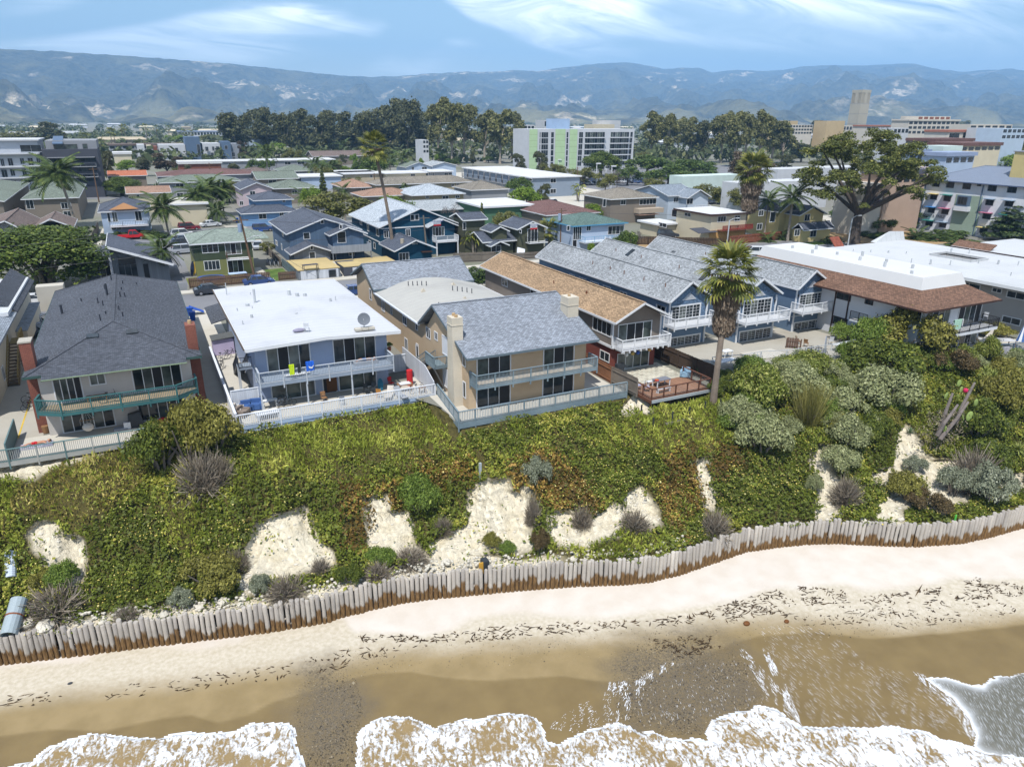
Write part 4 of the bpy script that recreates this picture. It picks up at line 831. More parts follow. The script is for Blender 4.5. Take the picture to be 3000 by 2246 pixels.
win(r,'S',57.6,'C',1630,690,1860,800,4,zb=.1,g=[glass2,glass2,glass3,glass3],fr=offw,name='sliding_door');win(r,'W',40.2,'C',1495,655,1560,750,2,fr=offw)
win(r,'W',40.05,'C',725,95,765,160,2);win(r,'W',40.05,'C',948,182,1000,235,2)
obj('balcony',MB().box(40.2,46.1,55.7,57.2,2.62,2.76),white,r);rail(r,[(40.25,57.2),(40.25,55.7),(46.1,55.7),(46.1,57.2)],2.76,1.0,white,post=1.5,drop=.3,bal=.12)
for i in range(9):obj('joist',MB().box(40.4+i*.68,40.48+i*.68,55.6,57.2,2.42,2.62),white,r)
vents(r,[(41.2,71,6.3,.4,.06),(41.5,64.5,6.5,.3,.1)],mat('copper',lin((120,76,52)),.6))
obj('side_balcony',MB().box(38.6,40.0,76,86,2.4,2.55),white,r);rail(r,[(38.6,76),(38.6,86)],2.55,.95,white,post=2.2)
red_w=mat('redwood_deck',lin((160,120,94)),.85,'boards',u=.14,var=.12);rail_w=mat('dark_redwood',lin((104,66,48)),.7,var=.15)
r=thing('wood_deck','redwood deck with cable railing over the bluff below the brown roofed house','deck',(42,51,0))
for i in range(26):obj('plank',MB().box(39.1,46.0,49.2+i*.155,49.2+i*.155+.146,-.02,.03),red_w,r)
obj('rim_board',MB().box(39.05,46.05,49.1,49.19,-.25,.03),mat('pale_grey_wood',(0,0,0)),r);obj('rim_board',MB().box(39.0,39.09,49.1,53.2,-.25,.03),rail_w,r)
rail(r,[(39.15,53.2),(39.15,49.25),(45.95,49.25),(45.95,53.2)],.03,1.05,rail_w,post=1.35,bal=0,cable=7,tw=.16)
for x in(39.4,41.5,43.6,45.7):obj('pier',MB().box(x-.08,x+.08,49.5,49.66,-3.2,-.05),rail_w,r)
def board_fence(label,a,b,h,m,step=.15,z=0.,name='board_fence',cat='fence',pm_=None,capm=None,group=None):
 a=Vector((*a,z));b=Vector((*b,z));d=b-a;Ln=d.length;u=d/Ln;r=thing(name,label,cat,(a+b)/2,group=group);n=int(Ln/step)
 big_=step>=.15 and n<120
 mb=MB()
 for i in range(n):
  p=a+u*(i+.05)*step;q=a+u*(i+.95)*step;hh=h+random.uniform(-.02,.02);w=Vector((0,0,hh/2))
  if big_:obj('board',MB().bar(p+w,q+w,.025,hh),m,r)
  else:mb.bar(p+w,q+w,.025,hh)
 if not big_:obj('board',mb,m,r,kind='stuff')
 for i in range(max(2,int(Ln/2.4)+1)):
  p=a+d*(i/max(1,int(Ln/2.4)));obj('post',MB().bar(p+Vector((u.y*.07,-u.x*.07,0)),p+Vector((u.y*.07,-u.x*.07,h-.05)),.1,.1),pm_ or m,r)
 for z_ in(.3,h-.35):obj('fence_rail',MB().bar(a+Vector((u.y*.05,-u.x*.05,z_)),b+Vector((u.y*.05,-u.x*.05,z_)),.05,.09),pm_ or m,r)
 return r
cedar=mat('cedar_board',lin((150,104,72)),.9,var=.25,sc_=2);greyb=mat('grey_board',lin((128,118,106)),.92,var=.25,sc_=2);darkb=mat('dark_board',lin((84,68,54)),.92,var=.25,sc_=2)
board_fence('cedar board fence between the tan house and the red ground floor',(38.6,64),(38.4,54.6),1.75,cedar,.2)
board_fence('weathered grey end of the board fence beside the redwood deck',(38.4,54.5),(38.55,50.6),1.8,greyb,.2)
board_fence('dark brown board fence between the redwood deck and blue cottages',(47.2,61),(47.3,50.2),1.85,darkb,.15)
# ---------------------------------------------------------------- three blue cottages
blue=mat('slate_blue_siding',lin((112,136,162)),.8,'siding',u=.17,var=.08);blues=mat('slate_blue_shingle',lin((110,136,164)),.85,'shingle',u=.16,v=.15,var=.08);shw=mat('weathered_shingle',lin((166,170,172)),.92,'shingle',var=.12,sc_=.5,u=.28,v=.15,streak=.62)
def cottage(label,x0,x1,yf,yb,xr,bz,wins,fc):
 r=thing('beach_cottage',label,'house',((x0+x1)/2,yf+6,0),group='blue cottages in a row')
 w0,w1=x0+.4,x1-.4
 walls(r,w0,w1,yf+.6,yb-.5,5.25,blue,gable=('y',6.95));roof_gable(r,x0,x1,yf,yb,5.4,7.4,'y',shw,white,c=xr,th=.16)
 obj('gable_face',MB().add([(w0+.05,yf+.56,2.8),(w1-.05,yf+.56,2.8),(w1-.05,yf+.56,5.2),((w0+w1)/2,yf+.56,6.95),(w0+.05,yf+.56,5.2),(w0+.05,yf+.6,2.8),(w1-.05,yf+.6,2.8),(w1-.05,yf+.6,5.2),((w0+w1)/2,yf+.6,6.95),(w0+.05,yf+.6,5.2)],[(0,1,2,3,4),(0,4,9,5),(1,6,7,2),(0,5,6,1)]),blues,r)
 cb_=MB();cb_.box(w0-.06,w0+.12,yf+.48,yf+.6,0,5.1);cb_.box(w1-.12,w1+.06,yf+.48,yf+.6,0,5.1);obj('corner_board',cb_,white,r)
 (k,u,l)=wins
 win(r,'S',yf+.56,k,*u,4,zb=2.85,mun=(2,5),fw=.16,g=[glass,glass2,glass],name='french_door');win(r,'S',yf+.6,k,*l,4,zb=.08,mun=(2,5),fw=.16,g=[glass,glass3,glass],name='french_door')
 mb=MB();c=(w0+w1)/2
 for i in range(7):
  hw=.95*(1-i/7);mb.box(c-hw,c+hw,yf+.5,yf+.555,5.25+i*.11,5.25+i*.11+.05)
 obj('gable_louvre',mb,white,r)
 bx0,bx1=x0-.25,x1+.05
 obj('balcony',MB().box(bx0,bx1,yf-1.35,yf+.6,2.6,2.76),white,r);rail(r,[(bx0,yf+.5),(bx0,yf-1.35),(bx1,yf-1.35),(bx1,yf+.5)],2.76,1.0,white,post=1.7,bal=.14,drop=.35)
 for x in(bx0+.4,(bx0+bx1)/2,bx1-.4):obj('bracket',MB().bar((x,yf-1.2,2.58),(x,yf+.55,1.9),.09,.12),white,r)
 for i,x in enumerate((w0+.25,w1-.25)):obj('wall_lamp',MB().box(x-.08,x+.08,yf+.4,yf+.5,4.3,4.6),mat('dark_metal',(0,0,0)),r)
 for q in fc:win(r,'W',w0,*q,fw=.1)
 return r
c1=cottage('blue gabled cottage beside the brown roofed house with streaked grey roof',50.2,56.3,61.2,92,53.1,0,('D',(322,590,528,640),(300,835,518,940)),[('D',205,570,262,630,2),('C',1935,300,2000,385,2),('C',1255,62,1290,90,2),('C',1330,88,1380,118,2),('C',1420,118,1475,148,2),('C',1518,152,1572,182,2),('C',1650,196,1698,226,2)])
c2=cottage('blue gabled cottage half hidden behind the tall shaggy palm',58.5,64.8,59.2,91,61.6,0,('D',(885,545,1085,590),(850,785,1068,910)),[])
c3=cottage('blue gabled cottage next to the white apartment house with brown skirt roof',68.0,73.9,59.9,90,70.6,0,('D',(1322,495,1492,540),(1275,715,1470,830)),[])
for r,x,ys_ in((c1,51.6,(64,68,72,75,79)),(c2,60,(66,72,80,86)),(c3,69.4,(70,78))):vents(r,[(x,y,6.3,.5,.05)for y in ys_],mat('copper',(0,0,0)))
for r,x0,y0 in((c2,60.3,83),(c2,59.8,67),(c3,69.0,71),(c3,69.2,84)):
 z0=5.4+(x0-(58.5 if r is c2 else 68.0))*.645;obj('skylight',MB().slab([(x0-.6,y0-.35,z0-.28),(x0+.6,y0-.35,z0+.50),(x0+.6,y0+.35,z0+.50),(x0-.6,y0+.35,z0-.28)],.1),glass,r)
walls(c1,55.9,58.9,66,88,5.1,blue,name='wing');walls(c2,64.4,68.4,64.5,88,5.1,blue,name='wing')
win(c2,'S',64.5,'D',1132,472,1180,540,2,fw=.12,mun=(2,3));win(c2,'S',64.5,'D',1140,700,1205,775,2,zb=.6,fw=.12);win(c1,'S',66,'D',575,770,650,800,3,zb=.5,fw=.12)
obj('wing_balcony',MB().box(64.5,67.9,62.9,64.5,2.6,2.76),white,c2);rail(c2,[(64.6,62.9),(67.9,62.9)],2.76,1.0,white,post=1.6,bal=.14)
obj('wing_balcony',MB().box(56.0,58.4,64.4,66,2.6,2.76),white,c1);rail(c1,[(56.0,64.4),(58.4,64.4)],2.76,1.0,white,post=1.6,bal=.14)
# ---------------------------------------------------------------- white apartments with brown skirt roof
whs=mat('white_stucco',lin((226,228,232)),.9,var=.05,bump=.3);shm=mat('umber_shingle',lin((128,98,80)),.9,'shingle',var=.15,u=.3,v=.17);dkb=mat('dark_brown_trim',lin((70,48,40)),.7);blk=mat('black_iron',(.02,.02,.022),.5,'flat');wroof=mat('bright_membrane',lin((214,214,212)),.8,var=.03)
r=thing('apartment_building','white stucco apartments with brown shingle skirt roof and raised white flat top','building',(77.5,58,0))
walls(r,72.6,83.0,47.4,72.5,5.5,whs)
def frustum(x0,x1,y0,y1,z0,i,z1):
 v=[(x0,y0,z0),(x1,y0,z0),(x1,y1,z0),(x0,y1,z0),(x0+i,y0+i,z1),(x1-i,y0+i,z1),(x1-i,y1-i,z1),(x0+i,y1-i,z1)]
 return MB().add(v,[(0,1,5,4),(1,2,6,5),(2,3,7,6),(3,0,4,7),(4,5,6,7),(3,2,1,0)])
obj('skirt_roof',frustum(71.0,83.9,45.9,75,5.55,2.7,7.0),shm,r);obj('fascia',MB().box(70.95,83.95,45.85,45.9,5.38,5.57).box(70.95,71.0,45.9,75,5.38,5.57),dkb,r)
obj('roof',frustum(73.68,81.22,48.58,72.6,6.98,.45,8.25),wroof,r)
vents(r,[(75+(i*29%50)/10,51+i*2.0,8.25,.35+(i%3)*.12,.16)for i in range(10)],mat('galvanised',(0,0,0)))
for k,a,n in(('E',(275,465,375,540),2),('E',(500,515,550,570),2),('E',(248,655,345,740),2)):win(r,'W',72.6,k,*a,n,fr=dkb,fw=.06)
win(r,'W',72.6,'E',757,580,832,700,1,fr=dkb,zb=2.7,g=dark,name='door');win(r,'W',72.6,'E',855,605,922,710,1,fr=offw)
for x in(268,378):y_,z_=PW('E',x,470,72.6);obj('trim_board',MB().box(72.52,72.6,y_-.08,y_+.08,0,5.4),dkb,r)
win(r,'S',47.4,'E',985,618,1145,680,4,zb=2.75,zt=5.0,g=[glass2,dark,glass],name='sliding_door');win(r,'S',47.4,'E',1240,575,1390,640,4,zb=2.75,zt=5.0,g=[dark,glass3,glass],name='sliding_door');win(r,'S',47.4,'E',1190,800,1350,860,4,zb=.1,zt=2.2,g=[dark,glass,dark,glass2],name='sliding_door');win(r,'S',47.4,'E',1050,830,1105,880,1,zb=.9,zt=2.1,g=glass2)
obj('balcony',MB().box(73.4,83.6,45.5,47.4,2.3,2.62),white,r);rail(r,[(73.4,47.4),(73.4,45.5),(83.6,45.5),(83.6,47.4)],2.62,1.0,blk,post=1.7,bal=.14,bw=.03,pw=.06,tw=.07)
rail(r,[(71.2,54.9),(71.2,52.6)],2.62,1.0,blk,post=1.2,bal=.14,bw=.03,pw=.05,tw=.05);obj('side_landing',MB().box(71.2,72.6,52.6,54.9,2.45,2.62),white,r)
r=thing('deck_railing','slate grey railing below the white apartments with a striped blanket on it','railing',(80,44.4,0))
slate=mat('slate_paint',lin((98,116,132)),.7);rail(r,[(74.6,45.4),(88,43.0),(94,41.2)],.02,1.05,slate,post=1.9,bal=.14,drop=.6,pw=.14)
# ---------------------------------------------------------------- grey apartments at the right
gst=mat('grey_stucco',lin((176,172,166)),.92,var=.07,bump=.3);gmem=mat('pale_grey_membrane',lin((206,208,208)),.85,'seam',u=1.2,var=.08,sc_=.3,col2=lin((180,182,182)))
r=thing('apartment_building','grey stucco apartments with wide flat roof pierced by a courtyard','building',(100,60,0))
walls(r,93.4,111,40,77,5.3,gst)
mb=MB()
for a in((91.3,102.3,38,78.5),(105.9,112.2,38,78.5),(102.3,105.9,38,61.2),(102.3,105.9,67.2,78.5)):mb.box(a[0],a[1],a[2],a[3],5.5,5.66)
obj('roof',mb,gmem,r);obj('courtyard',MB().box(102.3,105.9,61.2,67.2,5.31,5.34),mat('shade_brown',lin((110,92,76)),.9),r)
cy=MB();cy.box(102.15,102.3,61.05,67.35,5.3,5.95);cy.box(105.9,106.05,61.05,67.35,5.3,5.95);cy.box(102.3,105.9,67.2,67.35,5.3,5.95);cy.box(102.3,105.9,61.05,61.2,5.3,5.95);obj('courtyard_curb',cy,gmem,r)
obj('fascia',MB().box(91.24,91.296,38,78.5,5.3,5.7),offw,r)
obj('mansard',MB().slab([(95.5,78.3,5.7),(97.5,78.3,5.7),(97.5,79.6,7.0),(95.5,79.6,7.0)],.15),mat('clay_tile',lin((150,84,64)),.9,'tile',u=.3,v=.3),r)
obj('parapet',MB().add([(105,78.5,5.66),(112,78.5,5.66),(112,79.5,5.66),(105,79.5,5.66),(108.5,79,7.2),(112,79,7.0)],[(0,1,5,4),(1,2,5),(2,3,4,5),(3,0,4)]),gmem,r)
vents(r,[(93+(i*47%170)/10,46+(i*71%300)/10,5.66,.35+.12*(i%4),.07+.06*(i%3==0))for i in range(20)],mat('galvanised',(0,0,0)))
for a,n in(((1228,385,1385,455),2),((1495,435,1555,475),2),((1612,458,1736,530),2),((1575,655,1700,730),2)):win(r,'W',93.4,'E',*a,n,fw=.1)
r=thing('apartment_building','low flat roofed building with brown mansard edge behind the grey apartments','building',(120,64,0));walls(r,115,130,56,71,5.2,gst);roof_flat(r,114,131,55,72,5.5,gmem,dkb);obj('mansard',MB().slab([(113.6,66,5.2),(113.6,72,5.2),(116,72,6.4),(116,66,6.4)][::-1],.15),shm,r);win(r,'W',115,'E',1355,150,1400,172,2)
# ---------------------------------------------------------------- house at the far left edge
r=thing('apartment_building','cream stucco building at the left edge with outside wooden stairs','building',(-18,85,0));crm=mat('cream_stucco',(0,0,0))
walls(r,-26,-13.4,70,105,4.8,crm);roof_flat(r,-26,-13.2,86,105,5.4,gmem,white);sh0=mat('blue_grey_shingle',lin((150,158,166)),.9,'shingle',u=.3,v=.16)
obj('mansard',MB().slab([(-12.7,88.6,4.9),(-12.7,105.5,4.9),(-14.8,105.5,6.6),(-14.8,88.6,6.6)],.15),mat('charcoal_shingle',(0,0,0)),r);obj('roof_shingle',MB().slab([(-12.75,69,4.85),(-12.75,88.5,4.85),(-18,88.5,6.4),(-18,69,6.4)],.15),sh0,r)
obj('bay',MB().box(-13.4,-12.4,89.5,103,1.0,2.6),crm,r);obj('bay_roof',MB().box(-13.4,-12.3,89.3,103.2,2.6,2.7),sh0,r);win(r,'E',-13.4,'A',8,800,42,870,2)
ywd=mat('yellow_wood',lin((168,146,92)),.85);stairs(r,(-12.9,78.6,0),(-12.9,84.2,2.7),.9,13,mat('brown_tread',lin((122,106,84)),.9),rm=ywd);obj('landing',MB().box(-13.4,-12.4,84.2,86.5,2.55,2.7),ywd,r);rail(r,[(-12.42,84.2),(-12.42,86.5)],2.7,1,ywd,post=1.1)
# ================================================================ second row across the street, then the town
def xin(k,x,y,z):return PG(k,x,y,z)
def H(name,label,cat,ext,ze,roof,wm,rm,wins=(),o=.5,fm=white,z0=0.,group=None,lower=None):
 x0,x1,y0,y1=ext
 r=thing(name,label,cat,((x0+x1)/2,(y0+y1)/2,0),group=group)
 g=None
 if roof[0]in('gy','gx'):g=(roof[0][1],roof[1]-.25)+((roof[2],)if len(roof)>2 else())
 walls(r,x0+o,x1-o,y0+o,y1-o,ze-.05,wm,z0=z0 if not lower else lower[0],gable=g)
 if lower:walls(r,x0+o,x1-o,y0+o,y1-o,lower[0]-.01,lower[1],name='lower_wall')
 if roof[0]=='gy':roof_gable(r,x0,x1,y0,y1,ze,roof[1],'y',rm,fm,c=roof[2]if len(roof)>2 else None)
 elif roof[0]=='gx':roof_gable(r,x0,x1,y0,y1,ze,roof[1],'x',rm,fm,c=roof[2]if len(roof)>2 else None)
 elif roof[0]=='hip':
  zr,ax=roof[1],roof[2];s=min(x1-x0,y1-y0)/2;roof_hip(r,x0,x1,y0,y1,ze,zr,ax,roof[3]if len(roof)>3 else s,roof[4]if len(roof)>4 else s,rm,fm)
 else:roof_flat(r,x0,x1,y0,y1,ze+.06,rm,fm)
 for w in wins:
  pl={'S':y0+o,'W':x0+o,'E':x1-o}[w[0]];kw=w[7]if len(w)>7 else{}
  if 'pl' in kw:kw=dict(kw);pl=kw.pop('pl')
  win(r,w[0],pl,w[1],*w[2:6],w[6],**({'fw':.09}|kw))
 return r
def ex(k,xl,yl,xr,yr,ze,depth):
 a=PG(k,xl,yl,ze);b=PG(k,xr,yr,ze);y0=(a[1]+b[1])/2
 return(a[0],b[0],y0,y0+depth)
c_=lambda*a:lin(a)
grn=mat('sage_shingle',c_(146,158,146),.92,'shingle',var=.14,sc_=.4);chs=mat('slate_shingle',c_(92,98,110),.92,'shingle',var=.12,sc_=.4);brs=mat('brown_shingle_old',c_(128,112,104),.92,'shingle',var=.16,sc_=.4);mgs=mat('mossy_shingle',c_(128,138,124),.92,'shingle',var=.16,sc_=.4)
tns=mat('terracotta_shingle',c_(172,138,116),.92,'shingle',var=.14,sc_=.4);wts=mat('pale_shingle',c_(190,198,204),.9,'shingle',var=.06,sc_=.4);mar=mat('maroon_shingle',c_(126,94,88),.92,'shingle',var=.12,sc_=.4);grt=mat('greyish_tan_shingle',c_(150,142,128),.92,'shingle',var=.16,sc_=.4,streak=.4);tgs=mat('green_shingle',c_(104,128,120),.92,'shingle',var=.14,sc_=.4)
def wm(n,*a,**k):return mat(n,c_(*a),.9,**({'var':.07,'bump':.3}|k))
dkg=wm('dark_green_wall',74,86,64,kind='boards',u=.3);olv=wm('olive_wall',132,134,84);bgr=wm('bluegrey_boards',96,118,142,kind='boards',u=.3);gsd=wm('grey_boards',132,138,144,kind='boards',u=.3);tlb=wm('deep_teal_boards',20,74,100,kind='boards',u=.3);olg=wm('olive_siding',92,94,74,kind='siding',u=.2)
ltb=wm('pale_blue_stucco',178,194,214);gry=wm('grey_wall',150,152,156);tnw=wm('tan_wall',190,176,150);ylw=wm('yellow_siding',222,202,142,kind='siding',u=.25);lbs=wm('pale_blue_siding',198,210,222,kind='siding',u=.25);crw=wm('cream_wall',216,204,176);brt=wm('bright_blue_wall',128,166,206);pnk=wm('pinkish_wall',206,188,192);dgw=wm('dark_grey_wall',78,80,88);whw=wm('white_wall',206,208,210);gnw=wm('green_wall',88,124,96);rdw=wm('rust_wall',134,84,66);tpw=wm('taupe_wall',138,128,116)
gold=mat('golden_turf',lin((196,174,122)),.95,var=.1)
# left of the big tree
H('house','shingle sided house with brown roof and blue shutters behind the big round tree','house',(-27,-17.2,150.8,171),5,('gy',7.2,-20.5),wm('pale_shingle_wall',150,150,150,kind='shingle',u=.3,v=.2),brs,[('S','a',97,1093,200,1155,2,{'sill':True})])
r=bpy.data.objects['house'];
for a in((55,95),(205,245)):
 a0,z1=PS('a',a[0],1095,151.3);a1,z0=PS('a',a[1],1160,151.3);obj('shutter',MB().box(a0,a1,151.2,151.29,z0,z1),mat('teal_shutter',lin((66,116,132)),.7),r)
walls(r,-17.6,-11.5,158.5,170,4.6,gry,name='rear_wing');roof_gable(r,-18,-11,158,170.5,4.7,6.4,'y',brs)
# modern grey house
r=thing('house','modern grey house with two opposing sloped charcoal roofs and tall glazing','house',(-2,125,0))
walls(r,-8.2,-4.6,124.5,136,3.9,gsd,name='low_wing');walls(r,-4.6,3.0,123.5,136,2.4,gsd)
obj('upper_wall',MB().add([(-4.6,123.5,2.4),(2.9,123.5,2.4),(2.9,123.5,2.9),(-4.6,123.5,5.9),(-4.6,136,2.4),(2.9,136,2.4),(2.9,136,2.9),(-4.6,136,5.9)],[(0,1,2,3),(7,6,5,4),(3,7,4,0),(1,5,6,2)]),gsd,r)
obj('roof',MB().slab([(-4.9,121.8,6.15),(3.6,121.8,2.9),(3.6,136,2.9),(-4.9,136,6.15)],.3),chs,r);obj('low_roof',MB().slab([(-8.8,123.4,3.2),(-4.9,123.4,4.6),(-4.9,136,4.6),(-8.8,136,3.2)],.25),chs,r)
obj('fascia',MB().bar((-4.95,121.75,6.0),(3.65,121.75,2.75),.08,.34).box(-5.0,-4.91,121.7,136,5.6,6.2),white,r);obj('fin_wall',MB().box(-4.9,-4.6,121.9,124,0,5.9),mat('grey_render',c_(196,198,204),.8),r)
for a in((215,260,345,305,1,{'zt':4.1}),(222,318,362,400,3,{'zb':.1})):win(r,'S',123.5,'m',*a[:4],a[4],fr=gsd,**a[5])
win(r,'S',123.5,'m',388,308,440,392,1,fr=gsd,g=dark,name='door',zb=.05);win(r,'S',124.5,'m',95,320,185,400,2,zb=.1,g=[glass2,glass]);win(r,'S',124.5,'m',80,270,165,308,1)
# light green house
r=H('house','two tone green house with sage hip roof behind the blue trampoline','house',(6.4,16.2,124.3,136),5.3,('hip',6.7,'x',4.6,1.5),dkg,grn,[('S','m',788,175,902,226,3),('S','m',804,292,913,342,4),('S','m',945,165,1058,236,3,{'g':[glass2,dark,glass2],'name':'sliding_door'}),('S','m',962,282,1072,360,3,{'name':'sliding_door','g':[dark,glass3]})],lower=(2.5,olv))
obj('balcony',MB().box(11.6,14.9,123.2,124.8,2.5,2.68),offw,r);rail(r,[(11.6,124.8),(11.6,123.2),(14.9,123.2),(14.9,124.8)],2.68,1.0,mat('brown_rail',c_(92,72,60),.8),post=3.2,bal=.2,bw=.02,pw=.07,tw=.06)
obj('rear_roof',MB().slab([(15.5,128,5.0),(19,128,5.0),(19,134,5.2),(15.5,134,6.2)],.15),grn,r)
board=board_fence('brown board fence along the street before the trampoline yard',(5.2,116.6),(16.8,116.6),1.5,wm('brown_panel',116,92,78),.25)
board_fence('short brown board fence left of the grey garage wall',(18.1,116.7),(20.7,116.7),1.3,wm('brown_panel',0,0,0),.25)
sheet('lawn',5.2,15.2,116.7,124.6,.02,mat('patchy_lawn',lin((122,128,58)),.95,var=.3,sc_=1.2,col2=lin((150,136,80))));sheet('lawn',17.4,20.4,116.7,126.5,.02,lawn);sheet('footpath',15.3,17.2,114.8,129,.03,conc)
# blue-grey house
r=H('house','blue grey house with three stepped white trimmed gables and solid balcony','house',(22.0,35.2,129.0,147),5.3,('gy',7.6),bgr,chs,[('S','n',248,142,290,180,1),('S','n',362,52,382,78,1)])
walls(r,29.2,34.6,126.4,129.6,5.0,bgr,gable=('y',6.1),name='front_wing');roof_gable(r,28.6,35.3,125.9,130,5.05,6.3,'y',chs,name='wing_roof')
walls(r,22.2,28.2,125.0,129.6,2.5,gsd,gable=('y',3.6),name='porch_wing');roof_gable(r,21.6,28.9,124.5,130,2.55,3.95,'y',chs,name='porch_roof')
for a in((472,136,530,204),(488,90,504,112)):win(r,'S',126.4,'n',*a,1)
for a in((287,272,326,308),(293,228,311,250)):win(r,'S',125.0,'n',*a,1)
win(r,'S',126.4,'n',425,265,465,330,1,name='door',g=dark);win(r,'S',126.4,'n',550,258,585,290,2)
obj('balcony',MB().box(28.4,35.2,123.8,126.4,2.45,2.6),gsd,r)
pb=MB();pb.box(28.4,35.2,123.75,123.85,2.3,3.55);pb.box(28.35,28.45,123.85,126.4,2.3,3.55);pb.box(35.15,35.25,123.85,126.4,2.3,3.55);obj('parapet',pb,wm('grey_panel',158,164,172,kind='boards',u=.25),r)
for x in(28.5,31.8,35.1):obj('column',MB().box(x-.08,x+.08,123.8,123.96,0,2.4),gsd,r)
for a in(('b',1080,1090,1098,1135),('b',1072,1205,1085,1265),('b',1018,1170,1040,1225)):win(r,'W',22.5,*a,1)
r=thing('terrace_garage','grey street garages with a golden turf terrace on top','garage',(26,118,0))
walls(r,20.9,27.4,115.0,124.4,1.55,gsd);walls(r,28.0,31.0,115.0,121,1.55,dgw,name='side_wall');obj('terrace_top',MB().box(20.8,27.4,114.9,124.4,1.56,1.66).box(27.4,38,119.5,124.4,1.0,1.1).box(28,31.4,115,119.4,1.56,1.64),gold,r)
obj('ramp',MB().add([(27.4,115,.02),(28.0,115,.02),(28,121,1.5),(27.4,121,1.5)],[(0,1,2,3)]),conc,r)
obj('garage_door',MB().box(21.2,23.6,114.93,115,.05,1.5),whb,r);obj('garage_door',MB().box(24.0,27.1,114.93,115,.05,1.5),whb,r);window(r,'S',114.9,25.6,26.6,.3,1.3,1,fr=dgw);obj('garage_door',MB().box(29.4,30.9,114.93,115,.05,1.4),whb,r)
board_fence('grey green fence between the bike yard and the blue grey house',(20.7,127.5),(20.8,117.5),1.5,wm('sea_grey',108,124,128),.2)
board_fence('brown fence beside the yard with many parked bicycles',(20.4,146),(20.5,128),1.5,greyb,.3)
# teal house
r=H('house','deep teal house with pale roof, white trim and leasing sign','house',(38.4,54.0,129.4,150.5),5.4,('gy',8.5,46.5),tlb,wts,[('S','c',414,1246,456,1308,2),('S','c',627,1233,668,1292,2),('S','c',672,1092,706,1143,1),('S','c',716,1090,750,1140,1),('W','c',180,1135,202,1190,1),('W','c',250,1182,270,1250,1),('W','c',338,1222,366,1300,1),('W','c',267,1338,290,1390,1),('W','c',312,1358,332,1420,1)])
obj('belt_board',MB().box(38.8,53.6,129.8,129.88,5.0,5.2).box(38.82,38.9,129.9,150,2.4,2.6),white,r)
walls(r,47.9,52.6,128.4,130.2,5.2,tlb,gable=('y',6.3),name='front_wing');roof_gable(r,47.1,53.2,127.7,131.5,5.2,6.5,'y',wts,name='wing_roof')
win(r,'S',128.4,'c',885,1215,998,1288,4,g=[glass2,dark,glass])
obj('balcony',MB().box(48.2,52.6,126.4,128.4,2.4,2.58),white,r);rail(r,[(48.2,128.4),(48.2,126.4),(52.6,126.4),(52.6,128.4)],2.58,1.0,white,post=2.2,bal=.2,bw=.05)
for x in(48.3,52.5):obj('column',MB().box(x-.1,x+.1,126.4,126.6,0,2.4),white,r)
walls(r,38.9,45.2,121.0,129.6,2.5,tlb,gable=('y',3.9),name='porch_wing');roof_gable(r,38.2,46.0,120.2,129.4,2.6,4.25,'y',chs,name='porch_roof')
win(r,'S',121.0,'c',560,1465,655,1530,3,zb=.5);obj('door_hood',MB().box(43.2,45.0,119.9,121,2.0,2.12),dkb,r)
obj('brick_chimney',MB().cyl(40.4,122.5,0,4.2,.35,8),wm('stone',182,172,152,sc_=4,var=.3),r)
def letters(body,size,m,parent,off,rot,name='lettering',align='LEFT'):
 cu=bpy.data.curves.new(name,'FONT');cu.body=body;cu.size=size;cu.extrude=.006;cu.align_x=align
 t_=bpy.data.objects.new('tmp',cu);COL.objects.link(t_);bpy.context.view_layer.update()
 me=bpy.data.meshes.new_from_object(t_.evaluated_get(bpy.context.evaluated_depsgraph_get()));bpy.data.objects.remove(t_);bpy.data.curves.remove(cu)
 me.materials.clear();me.materials.append(m);o=bpy.data.objects.new(name,me);link(o,parent);o.location=off;o.rotation_euler=rot;return o
def board_sign(label,x,y,z0,w,h,txt,colr,group=None,name='sign',bottom=None):
 r=thing(name,label,'sign',(x,y,z0),group=group);obj('board',MB().box(x,x+w,y-.03,y,z0,z0+h),whw,r)
 if bottom:obj('band',MB().box(x,x+w,y-.036,y-.031,z0,z0+h*.25),mat('sign_red',lin((196,40,44)),.6,'flat'),r)
 for i,(t_,sz,zz_)in enumerate(txt):
  letters(t_,sz,mat('sign_blue',lin((34,70,150)),.6,'flat'),r,(w/2,-.038,zz_),(RD(90),0,0),align='CENTER')
 return r
x0,z1=PS('c',893,1142,127.6);x1,z0=PS('c',966,1195,127.6)
board_sign('white and red leasing banner on the teal house gable',x0,127.6,z0,x1-x0,z1-z0,[('NOW LEASING',.36,(z1-z0)*.62),('6616 DEL PLAYA',.2,(z1-z0)*.36)],None,'leasing banners',bottom=True)
a=PS('c',688,1380,120.95);letters('6616',.5,white,r,Vector((a[0],120.93,a[1]))-r.location,(RD(90),0,0),'house_number')
